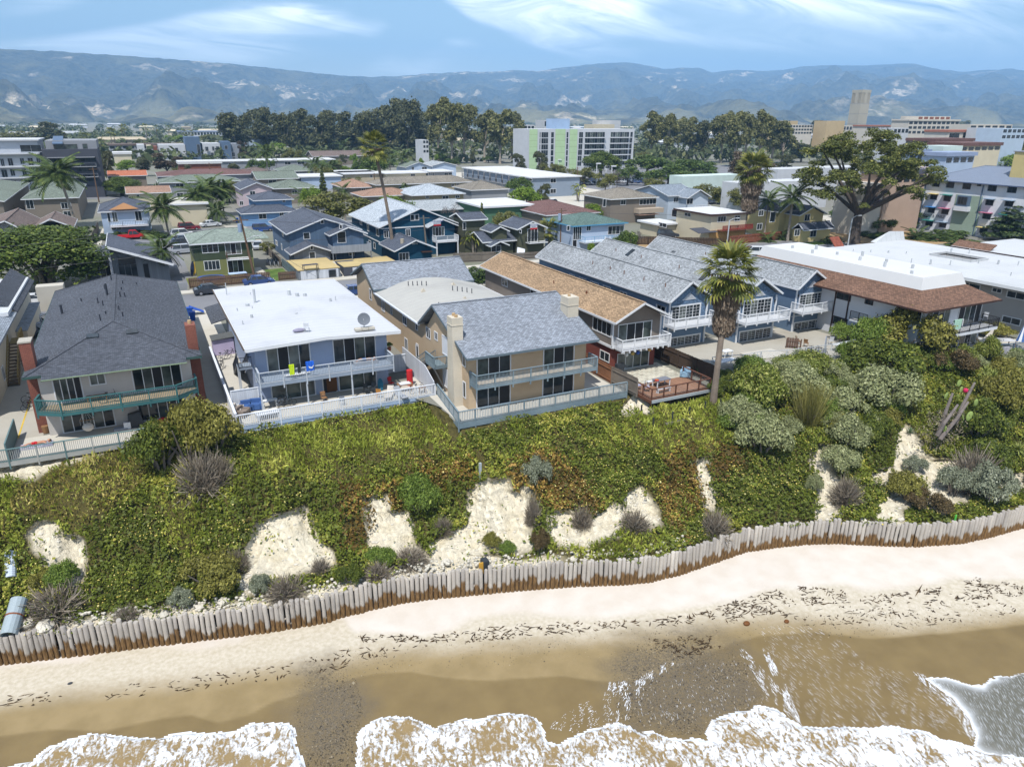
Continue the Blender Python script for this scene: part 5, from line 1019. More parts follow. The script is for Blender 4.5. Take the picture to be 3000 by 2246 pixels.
# olive house
r=H('house','olive green house with leasing banner beside the fan palm','house',(61.5,67.8,119.6,127.5),5.0,('gy',6.3),olg,chs,[('S','q',560,162,622,245,3),('W','q',505,165,517,188,1)],fm=offw)
walls(r,55.6,61.6,121.5,128,2.7,olg,name='annex');roof_gable(r,55,62,120.8,128.5,2.9,4.3,'x',chs,offw,name='annex_roof');walls(r,57.2,60.2,121.4,125.5,4.8,olg,z0=3,name='dormer');roof_gable(r,56.8,60.6,121.0,126,4.6,5.5,'y',chs,offw,name='dormer_roof')
walls(r,54.0,58.0,126.5,132,6.2,olg,name='tower');roof_gable(r,53.4,58.5,126,132.5,6.3,7.3,'x',chs,offw,name='tower_roof');win(r,'S',126.5,'q',128,120,146,165,1)
walls(r,56.2,59.2,119.6,121.5,2.3,olg,name='bay');roof_gable(r,55.8,59.6,119,121.6,2.4,3.2,'y',chs,offw,name='bay_roof');win(r,'S',119.6,'q',318,275,378,308,2,fr=offw)
obj('balcony',MB().box(63.4,67.4,118.6,120.1,2.35,2.5),offw,r);rail(r,[(63.4,120.1),(63.4,118.6),(67.4,118.6)],2.5,1,blk,post=2,bal=.2,bw=.02,pw=.05,tw=.05)
x0,z1=PS('q',576,124,119.3);x1,z0=PS('q',622,162,119.3);board_sign('white and red leasing banner on the olive house gable',x0,119.3,z0,x1-x0,z1-z0,[('NOW LEASING',.28,(z1-z0)*.6),('RENTALS',.2,(z1-z0)*.34)],None,'leasing banners',bottom=True)
board_fence('grey board fence before the olive house garden',(48.5,119),(56,117.5),1.7,greyb,.22);board_fence('grey board fence below the leaning mattress',(56.2,117.6),(66,116.5),1.2,greyb,.22)
single('mattress',MB().box(-.75,.75,-.12,.12,0,1.9).xf(Matrix.Translation((61.5,118.4,.05))@Matrix.Rotation(RD(-35),4,'X')@Matrix.Rotation(RD(20),4,'Y')),white,'white mattress leaning by the olive house','mattress')
# turquoise-trimmed house
r=H('house','pale blue house with green hip roof, turquoise trim and outside stairs','house',(71,83.4,116.0,127.5),5.5,('hip',7.1,'x'),ltb,tgs,[('S','d',598,1205,670,1290,4,{'zb':2.9}),('S','d',725,1195,762,1240,2),('S','d',535,1200,558,1240,1),('S','d',935,1205,1080,1270,4,{'g':[glass,glass3]})],fm=mat('turquoise_trim',c_(88,158,196),.7))
obj('balcony',MB().box(72.8,79,114.4,116.5,2.4,2.55),white,r);rail(r,[(72.8,116.5),(72.8,114.4),(79,114.4)],2.55,1.0,mat('turquoise_trim',(0,0,0)),post=2,bal=.3,bw=.02,pw=.05,tw=.05);stairs(r,(74.4,108.8,0),(77.6,114.2,2.5),.9,10,conc,rm=offw)
for a in(('d',590,1335,625,1420),):win(r,'S',116.5,*a,1,name='door',g=dark)
H('house','low house with maroon hip roof behind the green hip roof','house',ex('d',245,1075,960,1085,4.6,22),4.6,('hip',6.6,'x'),tpw,mar)
r=H('house','taupe house with weathered hip roof and arched window on the corner','house',(101.5,116,149,162),6,('hip',8,'x'),tpw,grt,[('S','d',885,940,908,1010,1),('S','d',1058,950,1100,990,2),('S','d',1240,945,1395,985,5)],fm=offw)
obj('balcony',MB().box(109,116.5,147.4,149.5,2.4,3.5),wm('beige_panel',186,170,150),r);obj('awning',MB().box(109,115,147,149,2.0,2.1),tns,r)
r=H('house','pale blue lap sided house with two grey gables','house',(119.6,130,150,166),6,('gx',8),lbs,wm('bluegrey_shingle',146,156,166,kind='shingle'),[('S','d',1572,925,1608,965,2),('W','d',1555,1040,1612,1115,1,{'g':dark})])
walls(r,123.5,130,147.0,151,5.6,lbs,gable=('y',7.3),name='gable_wing');roof_gable(r,123,130.5,146.4,152,5.7,7.6,'y',wm('bluegrey_shingle',0,0,0),name='wing_roof');win(r,'S',147.0,'d',1698,935,1752,985,2);rail(r,[(125,146),(130,146)],2.9,.9,white,post=2.5,bal=.3)
r=H('apartment_house','cream and rust flat roofed house with red balcony','house',(104.2,114.6,116.4,128.5),5.8,('flat',),crw,wroof,[('S','e',345,1275,415,1320,3),('S','e',508,1268,552,1312,2),('S','e',345,1415,400,1465,2),('S','e',495,1405,540,1455,2),('W','d',1678,1070,1732,1108,2)],fm=dkb)
obj('lower_wall',MB().box(104.6,114.2,116.78,116.88,0,2.6),wm('ochre_wall',206,160,100),r);obj('balcony',MB().box(106.5,114.6,115.2,116.8,2.5,2.65),rdw,r);rail(r,[(106.5,115.2),(114.6,115.2)],2.65,.95,wm('red_rail',150,52,44),post=2,bal=.2,bw=.08);obj('lean_to_roof',MB().slab([(101,116,2.4),(106,116,2.4),(106,119,3.0),(101,119,3.0)],.1),dgw,r)
H('garage','low cream garage with white flat roof left of the rust balcony house','garage',(99.4,105.4,127.4,134.8),2.8,('flat',),crw,wroof,[('W','d',1425,1165,1498,1215,2)])
r=H('house','yellow lap sided house with dark roofs and arched window','house',(122.2,128.4,115.4,127),5.6,('gy',7.6),ylw,chs,[('S','e',855,1230,890,1320,1,{'sill':True}),('S','e',742,1215,780,1262,2),('S','e',725,1345,765,1395,2)])
walls(r,124.5,131.6,112.2,122,5.2,ylw,gable=('y',6.7),name='right_wing');roof_gable(r,124,132.1,111.6,123,5.3,7.0,'y',chs,name='wing_roof');walls(r,123.2,131.4,109.6,112.2,2.5,ylw,name='porch_wing');roof_gable(r,122.8,131.9,109,112.2,2.6,3.9,'x',chs,name='porch_roof')
for a in((1090,1400,1130,1455),(1243,1410,1290,1465)):win(r,'S',109.6,'e',*a,2)
win(r,'S',112.2,'e',1188,1255,1228,1310,2);rail(r,[(126,110.5),(130.5,110.5)],3.4,.8,wm('yellow_siding',0,0,0),post=2.2,bal=.2)
board_fence('rust red board fence in front of the yellow house',(107,113.5),(122,114.2),1.8,wm('rust_board',142,88,64),.3);board_fence('brown fence along the lot beside the blue cottages',(84,126),(104,112.5),1.7,darkb,.3);board_fence('rust red fence behind the white apartments',(91,98),(104,104),1.6,wm('rust_board',0,0,0),.3)
sheet('lawn',119,131,101.8+4,109,.03,lawn);sheet('garden_bed',132,160,96,118,.02,dirt);sheet('road',118,250,118,140,.015,conc);sheet('footpath',136,175,90,93.5,.03,conc);sheet('parking_lot',150,330,200,330,.012,asphalt);sheet('road',90,150,172,330,.014,conc);sheet('driveway',-2,6,118,175,.014,asphalt);sheet('driveway',17.5,22,147,185,.012,concd);sheet('parking_lot',84,101,108,128,.02,dirt)
sheet('road',-300,600,176.5,186-4.5,.01,asphalt);sheet('road',-300,150,262,270,.01,asphalt)
# four storey block with coloured awnings
bw=wm('pale_lilac_stucco',232,234,238);mtl=mat('blue_metal_roof',c_(126,136,152),.5,'seam',u=.45,var=.04)
r=thing('apartment_building','four storey pale block with coloured window awnings and yellow roof tower','building',(175,95,0))
walls(r,165.4,184,60,113.2,11.3,bw);roof_hip(r,164.6,184.8,59,114,11.4,14.6,'y',10,8,mtl,mat('blue_trim',c_(96,110,140),.6))
obj('recess_panel',MB().box(165.3,165.38,*sorted((PW('F',480,600,165.4)[0],PW('F',770,600,165.4)[0])),.2,8.6),wm('sage_panel',166,184,164,kind='siding',u=.4),r)
awc=[c_(226,204,130),c_(58,140,128),c_(66,134,200),c_(200,120,146),c_(150,170,190)]
aw_i=0
for q in((275,248,332,318),(425,255,485,330),(600,272,665,345),(752,275,780,310),(872,292,940,366),(1082,305,1155,384),(250,400,305,456,0),(395,412,452,474,1),(845,455,908,518,4),(1052,470,1120,530,4),(225,540,280,598,2),(370,555,428,614,3),(812,602,880,666,3),(1020,622,1075,680,1),(198,682,258,740,1),(343,700,402,756,4),(780,758,842,818,0),(530,558,558,582),(668,575,720,630),(516,710,606,762)):
 f=win(r,'W',165.4,'F',*q[:4],2,fr=dgw,fw=.1)
 if len(q)>4:
  ya,z1=PW('F',q[0],q[1],165.4);yb_,_=PW('F',q[2],q[3],165.4);obj('awning',MB().box(164.1,165.35,min(ya,yb_)-.4,max(ya,yb_)+.4,z1+.15,z1+.28),mat('awning_%s'%('ochre','green','blue','pink','grey')[q[4]],awc[q[4]],.7,'flat'),f)
y0,y1=sorted((PW('F',540,420,164.6)[0],PW('F',665,420,164.6)[0]));obj('oriel',MB().box(164.3,165.4,y0,y1,6.2,8.5),wm('blue_panel',96,116,140),r);window(r,'W',164.3,y0+.3,y1-.3,6.7,8.2,3,fr=dgw);obj('oriel_sill',MB().box(164.2,165.4,y0-.3,y1+.3,5.2,6.2),bw,r)
for q in(195,815):y_,_=PW('F',q,300,165.4);obj('downspout',MB().box(165.2,165.4,y_-.08,y_+.08,0,11),wm('blue_panel',0,0,0),r)
obj('roof_tower',MB().box(169,176.5,88,97,11.5,18),wm('yellow_siding',0,0,0),r);obj('tower_cap',MB().box(168.8,176.7,87.8,97.2,18,18.2),gry,r);window(r,'S',88,173,174.6,14.6,16.8,1,fr=dgw)
y_,z_=PW('F',160,632,165.3);letters('SANTA YNEZ',.9,dgw,r,Vector((165.3,y_,z_))-r.location,(RD(90),0,RD(-90)))
walls(r,166,172,113.3,118,8.2,wm('beige_panel',0,0,0),name='stair_block');obj('balcony',MB().box(164.5,170,113.4,118,8.2,10.2),whb,r)
# ---------------------------------------------------------------- blocks at left: white and charcoal apartments
r=thing('apartment_building','white four storey apartments with balconies behind the green gabled house','building',(-45,300,0))
wy=270.
def PSx(k,x,y):return PS(k,x,y,wy)
x1,_=PSx('h',470,500);xa,_=PSx('h',0,400)
walls(r,xa-40,x1,wy,wy+24,PSx('h',300,268)[1],whw);walls(r,xa-40,x1,wy+4,wy+22,PSx('h',300,150)[1]+.6,wm('pale_grey_wall',190,196,204),z0=PSx('h',300,268)[1],name='penthouse');obj('roof',MB().box(xa-41,x1+.5,wy+3,wy+23,PSx('h',300,148)[1]+.6,PSx('h',300,140)[1]+.8),whw,r)
for q in((0,320,55,400),(80,316,150,395),(215,315,272,375),(300,312,372,390),(395,308,450,372),(10,440,90,520),(108,436,170,505),(238,432,300,505),(324,432,394,508),(425,430,470,480),(115,558,185,598),(270,552,340,600),(215,170,460,240)):win(r,'S',wy+(4 if q[1]<200 else 0),'h',*q,2,fr=wm('pale_grey_wall',0,0,0),fw=.12)
for yy in(262,405,525):z=PSx('h',200,yy)[1];obj('balcony',MB().box(xa-30,x1,wy-1.4,wy,z-.2,z+.15),whw,r)
r=thing('apartment_building','charcoal apartment block with long black balconies','building',(-15,300,0));wy=268.
xa,_=PSx('h',470,300);xb,_=PSx('h',1080,300);zt=PSx('h',800,215)[1]
walls(r,xa,xb,wy,wy+26,zt,dgw);walls(r,xa+1,xb,wy+3,wy+24,PSx('h',950,140)[1]+.5,gry,z0=zt,name='penthouse');obj('roof',MB().slab([(xa+3,wy+1,PSx('h',640,150)[1]),(xb-9,wy+1,PSx('h',640,150)[1]),(xb-9,wy+10,PSx('h',640,108)[1]+.8),(xa+3,wy+10,PSx('h',640,108)[1]+.8)],.3),wm('blue_panel',0,0,0),r)
for q in((500,305,760,355),(815,300,1055,348),(530,395,780,455),(835,392,1065,455),(550,505,790,560),(860,500,1070,560),(585,165,850,215),(905,160,960,208)):win(r,'S',wy+(3 if q[1]<200 else 0),'h',*q,4 if q[2]-q[0]>100 else 1,fr=dgw,fw=.1,g=glass if q[1]>200 else glass3)
for yy in(300,385,500):
 z=PSx('h',800,yy)[1];obj('balcony',MB().box(xa+1,xb-1,wy-1.2,wy,z-.7 if yy>300 else z-.2,z-.55 if yy>300 else z),gry,r)
 if yy>300:rail(r,[(xa+1,wy-1.2),(xb-1,wy-1.2)],z-.55,1.0,gry,post=4,bal=0,cable=3)
H('apartment_house','beige two storey apartments with mossy hip roof under two tall palms','house',(-24.2,-12.2,208.5,250),5.5,('hip',8,'y',7,5),tpw,mgs,[('S','l',215,250,290,320,2),('S','l',515,275,605,318,3),('S','l',535,345,615,415,2)])
H('apartment_house','long grey roofed apartments at the left edge','house',(-60,-27,205,260),5.5,('gy',8),tpw,mgs,fm=offw)
r=H('house','grey blue house with charcoal hip roof and long balcony above the red truck','house',(-7.4,2.6,174,190),5.5,('hip',7.6,'x'),ltb,chs,[('S','l',905,360,940,432,1),('S','l',945,355,1000,430,2,{'g':glass2}),('S','l',1140,345,1205,420,2),('S','l',940,465,1030,495,2)])
obj('balcony',MB().box(-5.6,1.6,172.6,174.5,2.4,2.6),white,r);rail(r,[(-5.6,172.6),(1.6,172.6)],2.6,1,blk,post=2.4,bal=.3,bw=.03,pw=.06,tw=.06);obj('gable_trim',MB().slab([(-5.2,173.6,5.9),(.2,173.6,5.9),(-2.4,175.6,7.0)],.1),wm('orange_trim',168,124,84),r)
board_fence('grey fence beside the white steps left of the grey blue house',(-8.4,190),(-9,168),1.8,greyb,.35);sheet('footpath',-8.2,-7.4,166,190,.1,conc)
MID=[('cream apartments with solar panels on the tan roof','a',1220,725,1660,700,14,5,('gx',6.2),crw,tns,[('a',1325,732,1355,765)]),('small house with orange tile roof and white skylight strip','a',1040,552,1430,540,16,4.5,('gx',5.8),tpw,wm('orange_tile',196,118,84,kind='tile'),[]),('long sage roofed apartments with wings below the brown roof','a',1535,620,2330,590,14,5.5,('hip',7.2,'x'),gry,mgs,[('a',1705,625,1785,662),('a',1865,610,1925,640),('b',670,600,730,630),('a',1715,715,1780,745)]),('brown hip roofed apartments behind the long sage roof','a',1530,560,2500,520,20,5.5,('hip',7.0,'x'),gry,mar,[]),('pale flat roofed apartments with outside stairs behind the palm clump','a',1630,850,2000,790,14,5,('flat',),crw,wm('pale_membrane',206,202,190),[]),('pinkish house with slate gable and tall chimney','b',690,690,980,660,16,5.5,('gy',7.2),pnk,chs,[('b',768,698,822,740),('b',668,795,705,830)]),('bright blue house, rear two storey part with slate hip roof','b',805,790,1190,768,12,5.5,('hip',7,'x'),brt,chs,[('b',1085,775,1112,800)]),('bright blue house, low front part with slate roof','b',682,915,1248,888,10,3,('hip',4.8,'x'),brt,chs,[('b',855,918,930,962),('b',1058,905,1098,935),('b',1140,900,1185,925)]),('house with sage hip roof behind the pinkish house','b',1010,680,1420,650,16,4.5,('hip',6.5,'x'),tpw,mgs,[('b',1178,690,1228,725)]),('house with sage gable and white chimney beyond the palm trunk','b',830,580,1250,570,16,4.5,('gx',6.5),tpw,mgs,[('b',950,590,1030,620)]),('brown roofed house with white solar panels','b',705,520,990,500,14,4.5,('hip',6,'x'),tpw,brs,[]),('house with sage hip roof right of the solar panels','b',1070,505,1400,495,16,4.5,('hip',6.6,'x'),gry,mgs,[]),('white flat roofed house left of the pointed conifer','b',1240,555,1680,550,14,4.5,('flat',),ltb,wroof,[]),('long grey flat roofed house with ribbon windows','b',430,415,1010,390,14,4.5,('flat',),gry,wroof,[('b',562,425,625,455)]),('long white flat roofed apartments with window row','b',1025,400,1590,385,16,4.5,('flat',),gry,wroof,[('b',1105,412,1165,438),('b',1230,410,1300,435)]),('brown gabled long house before the dark grove','b',1400,365,1960,345,18,4.5,('gx',7),tpw,brs,[]),('flat roofed white edged house right of the conifer','b',1640,520,1990,510,14,4.5,('flat',),crw,wroof,[]),('terracotta roofed house, upper of the pair by the tall palm','c',0,825,350,825,16,4,('hip',6,'x'),tpw,tns,[('c',195,838,235,855)]),('terracotta roofed house, lower one behind the bright green tree','c',160,900,810,905,12,4,('hip',5.6,'x'),tpw,tns,[('c',690,930,720,985)]),('long tan roofed apartments with curved bends','c',330,800,1310,770,12,5,('hip',6.8,'x'),wm('ochre_grey_wall',158,146,118),grt,[('c',562,818,618,845),('c',685,810,715,828),('c',1068,795,1095,815),('c',1118,792,1145,812),('c',1208,788,1260,812)]),('house with pale white hip roof and ochre walls','c',650,895,1245,890,16,4.5,('hip',6.8,'x'),wm('ochre_grey_wall',0,0,0),wts,[('c',982,910,1040,965),('c',1108,905,1145,925),('c',822,895,848,930)]),('house with weathered brown hip roof left of the willow','c',1195,840,1700,850,14,4.5,('hip',6.6,'x'),gry,grt,[]),('house with pale grey low roof behind the teal house','c',760,1060,1190,1020,14,4,('gx',5.6),wm('deep_green_wall',60,92,100),wm('pale_grey_shingle',176,182,184,kind='shingle'),[]),('green walled building with white parapet roof','c',1380,1020,1890,990,16,5.5,('flat',),gnw,wroof,[]),('teal trimmed flat roofed house behind the tall palm','c',0,690,420,690,14,4.5,('flat',),tnw,wroof,[('c',280,700,300,730)]),('white roofed cottage with red door','c',420,690,840,680,12,4.5,('flat',),crw,wroof,[('c',675,695,715,730)]),('grey cottage with white window frames','c',835,670,1110,670,12,4.5,('flat',),gry,wroof,[('c',845,680,862,708),('c',885,682,900,712),('c',1000,685,1035,715),('c',1040,685,1072,702)]),('pale blue gabled house before the grove road','c',620,630,890,625,14,5,('gy',7),ltb,mgs,[('c',782,628,830,660),('c',682,628,705,655)]),('grey gabled house right of the pale blue gable','c',870,615,1130,610,14,5,('gy',6.4),ltb,wm('pale_grey_shingle',0,0,0),[]),]
for(lab,k,xl,yl,xr,yr,dep,ze,rf,wm_,rm_,ws)in MID:
 if rf[0]in('gx','hip'):pass
 H('town_house',lab,'house',ex(k,xl,yl,xr,yr,ze,dep),ze,rf,wm_,rm_,[('S',*w,2)for w in ws])
r=H('apartment_building','long grey walk up apartments with white roof and outside galleries','building',(113.5,133,212.5,268),6.3,('flat',),wm('blue_grey_stucco',146,158,172),wroof,[('S','d',375,742,425,778,2),('S','d',373,842,425,880,2),('W','d',168,738,195,762,1),('W','d',118,728,135,752,1)])
obj('gallery',MB().box(112.6,114,214,266,3.0,3.2),gry,r);rail(r,[(112.7,226),(112.7,266)],3.2,1,blk,post=5,bal=.8,bw=.05)
for i in range(9):obj('gallery_post',MB().box(112.7,112.9,226+i*5,226.3+i*5,0,6.2),gry,r);
for i in range(8):pane_at(r,'W',114,228+i*5,229.4+i*5,3.3,5.4,dark)
# colourful terraced block
r=thing('apartment_building','modern terraced block of white, grey and rust cubes','building',(45,480,0));wy=455.
def cube(k,x0,y0,x1,y1,m,d=0,h=14,n='block'):
 a,z1=PS(k,x0,y0,wy+d);b,z0=PS(k,x1,y1,wy+d);obj(n,MB().box(a,b,wy+d,wy+d+h,max(0,min(z0,z1)-6),z1),m,r)
for q in((1325,245,1420,390,whw),(1422,255,1490,390,crw,1),(1490,262,1545,400,rdw,.5),(1535,245,1815,395,whw,1.5),(1790,170,1960,375,wm('blue_panel',0,0,0),0)):cube('a',*q[:4],q[4],q[5]if len(q)>5 else 0)
for q in((305,232,495,400,whw,1),(490,215,600,400,wm('blue_panel',0,0,0),0),(570,235,695,390,wm('grey_panel',0,0,0),1.5)):cube('b',*q[:4],q[4],q[5])
for k,q in(('a',(1555,280,1590,315)),('a',(1620,280,1645,312)),('a',(1700,278,1730,312)),('a',(1740,335,1765,375)),('a',(1835,330,1868,375)),('a',(1910,245,1950,355)),('a',(1425,285,1455,305)),('a',(1500,340,1530,375)),('b',(335,268,368,305)),('b',(402,266,425,302)),('b',(440,264,472,300)),('b',(525,255,552,288)),('b',(592,322,625,360)),('b',(598,370,630,398)),('b',(390,325,418,352)),('b',(522,378,552,400))):win(r,'S',wy-.05,k,*q,2,fr=gry,fw=.15)
# eight storey hall with green panels
r=thing('residence_hall','seven storey white slab with pale green panels and blue roof room','building',(225,330,0));wy=322.
gp=wm('pale_green_panel',190,216,168,kind='siding',u=2.8);zt=PS('H',1000,236,wy)[1]
xa,_=PS('H',185,600,wy);xb,_=PS('H',2062,600,wy)
walls(r,xa,xb,wy,wy+17,zt,whw);obj('roof_room',MB().box(PS('H',745,240,wy)[0],PS('H',990,240,wy)[0],wy+4,wy+14,zt,PS('H',800,50,wy+4)[1]),wm('sky_blue_panel',166,190,218),r)
def HX(x):return PS('H',x,500,wy)[0]
for a,b in((187,330),(655,830),(912,1045)):obj('green_panel',MB().box(HX(a),HX(b),wy-.25,wy-.01,.2,zt),gp,r)
zr=[PS('H',1000,y,wy)[1]for y in(292,385,400,492,508,598,612,704,720,808,824,900)]
for i in range(6):
 z1,z0=zr[2*i],zr[2*i+1]
 for a,b,n in((372,388,1),(405,525,3),(578,627,1),(855,886,1),(1080,1150,2),(1190,1540,8),(1645,1975,8),(1998,2040,1)):
  off=-(i*3)*(a>1000);window(r,'S',wy,HX(a+off),HX(b+off),z0,z1,n,fr=whw,fw=.12,g=[glass3,glass,glass2]if n>3 else glass)
for i in range(1,6):
 z=zr[2*i-1]
 for a,b in((1180,1545),(1635,1980)):obj('balcony',MB().box(HX(a),HX(b),wy-1.0,wy-.06,z-.45,z-.12),whw,r)
def far(name,label,k,x0,y0,x1,y1,dist,dep,m,rows=0,cols=0,rm=None,gl=glass):
 d=ray(k,(x0+x1)/2,y0);s=dist/math.hypot(d[0],d[1]);Y=s*d[1]
 a,z1=PS(k,x0,y0,Y);b,z0=PS(k,x1,y1,Y);r=thing(name,label,'building',((a+b)/2,Y+4,0));z0=max(0.,min(z0,z1-2))
 dep=min(dep,7 if dist<300 else 12);walls(r,a,b,Y,Y+dep,z1,m);
 if rm:obj('roof',MB().box(a-.5,b+.5,Y-.5,Y+dep,z1,z1+1.0),rm,r)
 for i in range(rows):
  h=(z1-z0)/rows
  for j in range(cols):
   w=(b-a)/cols;pane_at(r,'S',Y,a+j*w+w*.14,a+(j+1)*w-w*.14,z0+i*h+h*.3,z0+(i+1)*h-h*.15,gl,.05)
 return r
D_=930.;d=ray('o',2515,330);s=D_/math.hypot(d[0],d[1]);tx,ty=s*d[0],s*d[1];zt=ZH('o',2519,264,tx,ty)
tw_=33.5*0.5*D_/2130*1.05;tc=wm('board_concrete',186,178,160,sc_=.2)
r=thing('bell_tower','tall square concrete bell tower with slotted belfry on the skyline','tower',(tx,ty,0));zs=ZH('o',2515,303,tx,ty);h2=tw_*.88
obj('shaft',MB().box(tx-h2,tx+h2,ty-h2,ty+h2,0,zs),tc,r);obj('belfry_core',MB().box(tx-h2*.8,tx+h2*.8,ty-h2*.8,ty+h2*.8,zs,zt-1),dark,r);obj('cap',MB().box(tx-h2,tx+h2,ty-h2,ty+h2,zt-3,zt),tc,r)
for i in range(8):
 q=-h2+(i+.5)*2*h2/8
 if i in(3,4):ww=h2/8*1.0
 else:ww=h2/8*.42
 obj('mullion',MB().box(tx+q-ww,tx+q+ww,ty-h2,ty-h2*.8,zs,zt-3),tc,r);obj('mullion',MB().box(tx-h2,tx-h2*.8,ty+q-ww,ty+q+ww,zs,zt-3),tc,r)
for z in(zs,zs*.75,zs*.5):obj('joint',MB().box(tx-h2-.06,tx+h2,ty-h2-.06,ty+h2,z-.25,z),gry,r)
ocr=wm('ochre_block',204,180,138);con=wm('pale_concrete',214,206,192)
far('campus_building','low concrete campus block with ochre roof boxes left of the bell tower','e',985,385,1250,480,620,30,con,3,10)
far('campus_building','ochre cylinder roofed campus block behind the dark tree','e',950,345,1112,400,650,20,ocr);far('campus_building','ochre roof block just left of the bell tower','e',1402,345,1562,440,640,20,ocr)
far('campus_building','pale long campus block under the bell tower','e',1410,392,1640,450,660,20,con,1,8)
far('campus_building','white seven bay library block with dark attic windows','f',540,345,1005,480,560,30,con,3,11,con);far('campus_building','white attic storey with red louvres on the library','f',628,300,938,345,566,20,con,1,6,gl=rdw)
far('campus_building','concrete campus hall with red tile edge right of the library','f',920,455,1290,530,430,24,con,1,3,wm('clay_roof',176,116,96));far('campus_building','pale blue glazed laboratory block at the right skyline','f',1455,420,1656,530,420,24,wm('pale_blue_panel',190,206,222),2,5);far('campus_building','cream flat campus block behind the small conifers','f',1135,380,1530,455,520,24,con,1,6)
far('campus_building','white block with blue fins between two conifers','f',1350,415,1455,505,425,20,whw,1,4);far('campus_building','low red roofed hall with white chimneys right of the bell tower','f',130,400,390,440,640,24,con,1,6,wm('clay_roof',0,0,0));far('campus_building','small white pavilion with arches beside the library','f',395,415,530,480,520,16,whw,1,4)
far('campus_building','low brown roofed hall below the library','f',790,545,1150,600,340,20,tpw,0,0,mar);far('campus_building','low brown roofed hall at the right','f',1050,590,1420,640,300,20,crw,1,6,mar);far('campus_building','blue roofed hall behind the row of palms','f',545,660,900,770,250,20,ltb,1,5,wm('blue_roof',150,164,190));far('campus_building','pale green stair tower behind the palms','f',878,590,1045,690,252,10,wm('pale_mint',206,222,214));far('campus_building','blue grey roofed wing right of the mint tower','f',900,690,1160,770,240,16,ltb,1,4,wm('blue_roof',0,0,0))
far('campus_building','rust and pink low hall left of the four storey block','f',340,870,690,960,190,16,wm('salmon_wall',192,166,146),1,5,wm('dark_edge',96,96,110));far('campus_building','mauve walled building beyond the salmon hall','f',500,800,735,870,215,14,pnk);far('campus_building','grey white hall with brown base behind the big pine','f',100,960,560,1200,186,14,con,2,5);far('campus_building','long white flat campus shed with rooftop plant','e',930,815,1800,960,262,30,whw);far('campus_building','flat white campus kitchen building before the eucalyptus','e',0,885,560,965,270,24,wm('pale_mint',0,0,0));far('campus_building','white long shed under the brown foliage tree','e',560,950,1400,1070,225,20,whw)
far('campus_building','white hall with slit windows behind the eucalyptus grove','c',790,365,850,500,420,20,whw,3,2);far('campus_building','long white hall with dark band at the hill foot behind the hall','H',30,160,280,300,560,20,whw,1,4);far('campus_building','white theatre with sloped fly roof behind the hall','H',1350,150,1720,230,520,20,crw);far('campus_building','pale theatre fly tower roof on the skyline','H',1500,80,1830,150,530,20,whw);far('campus_building','white twin stack block behind the blue roof room','H',455,75,615,230,520,12,whw,1,2)
far('town_building','long brown roofed motel row beyond the charcoal block','a',1055,255,1800,330,520,20,gry,2,12,brs);far('town_building','long low pale school building at the plain edge','b',70,120,500,165,900,20,whw,1,14,wm('blue_roof',0,0,0));far('town_building','long low white roofed building before the dark grove','b',620,185,1040,215,560,16,ltb,0,0,wroof);far('town_building','low rust red building with white rooftop plant','a',1740,435,2150,480,330,18,rdw,0,0,wroof);far('town_building','pinkish roofed row on the plain at left','a',1075,190,1360,225,700,16,crw,1,8,mar);far('town_building','white commercial roof with orange edge','a',1100,340,1280,390,420,16,crw,0,0,wroof)
# ================================================================ trees: trunks with limbs, crowns of many leaf clumps
def leafm(n,a,b=None):return mat('leaf_'+n,lin(a),.55,'leaf',col2=lin(b)if b else None,spec=.25)
bark=mat('bark',lin((92,82,74)),.95,var=.3,sc_=3,bump=.9);bark_p=mat('pale_bark',lin((168,156,140)),.9,var=.25,sc_=2)
def blob_leaves(r_,blobs,n,size,up=.35,shell=.55):
 B=np.array(blobs,float);w=B[:,3]**2;k=r_.choice(len(B),n,p=w/w.sum())
 d=r_.normal(size=(n,3));d/=np.linalg.norm(d,axis=1)[:,None];d[:,2]=np.where(d[:,2]<-.35,-d[:,2],d[:,2])
 rad=(shell+(1-shell)*r_.random(n)**.6)[:,None]*B[k,3:4];sq=B[k,4:5]if B.shape[1]>4 else 1.
 rad=rad*(1+.14*r_.normal(size=(n,1)))
 off=d*rad;off[:,2:3]=off[:,2:3]*sq;c=B[k,:3]+off
 nn=d+r_.normal(size=(n,3))*.6;nn[:,2]+=up;nn/=np.linalg.norm(nn,axis=1)[:,None]
 t1=np.cross(nn,r_.normal(size=(n,3)));t1/=np.linalg.norm(t1,axis=1)[:,None];t2=np.cross(nn,t1)
 s=(size*r_.lognormal(0,.3,n))[:,None];e=.62
 V=np.stack([c-t1*s,c+t2*s*e,c+t1*s,c-t2*s*e],1)
 rn=np.clip(.42+.32*r_.normal(size=n)*.8+.25*(vnoise(c[:,0]*1.1/(size*4),c[:,1]*1.1/(size*4)+c[:,2],5)-.5),0,1)
 return V,rn
def limb_mesh(r_,H_,R_,blobs,m,n=7,lean=0.):
 mb=MB();base=Vector((0,0,-.3));fork=Vector((lean,0,H_*r_.uniform(.3,.45)))
 mb.tube([base,(0,0,.3),fork*.5+Vector((r_.uniform(-.1,.1),0,0)),fork],[R_*1.5,R_*1.1,R_*.9,R_*.75],8)
 order=sorted(blobs,key=lambda b:-b[3])[:n]
 for b in order:
  p=Vector(b[:3]);mid=fork.lerp(p,.5)+Vector((r_.uniform(-.3,.3),r_.uniform(-.3,.3),r_.uniform(-.2,.4)))
  mb.tube([fork-Vector((0,0,.2)),mid,p],[R_*.55,R_*.35,R_*.12],5)
 return mb.mesh('trunk',m)
TREES={}
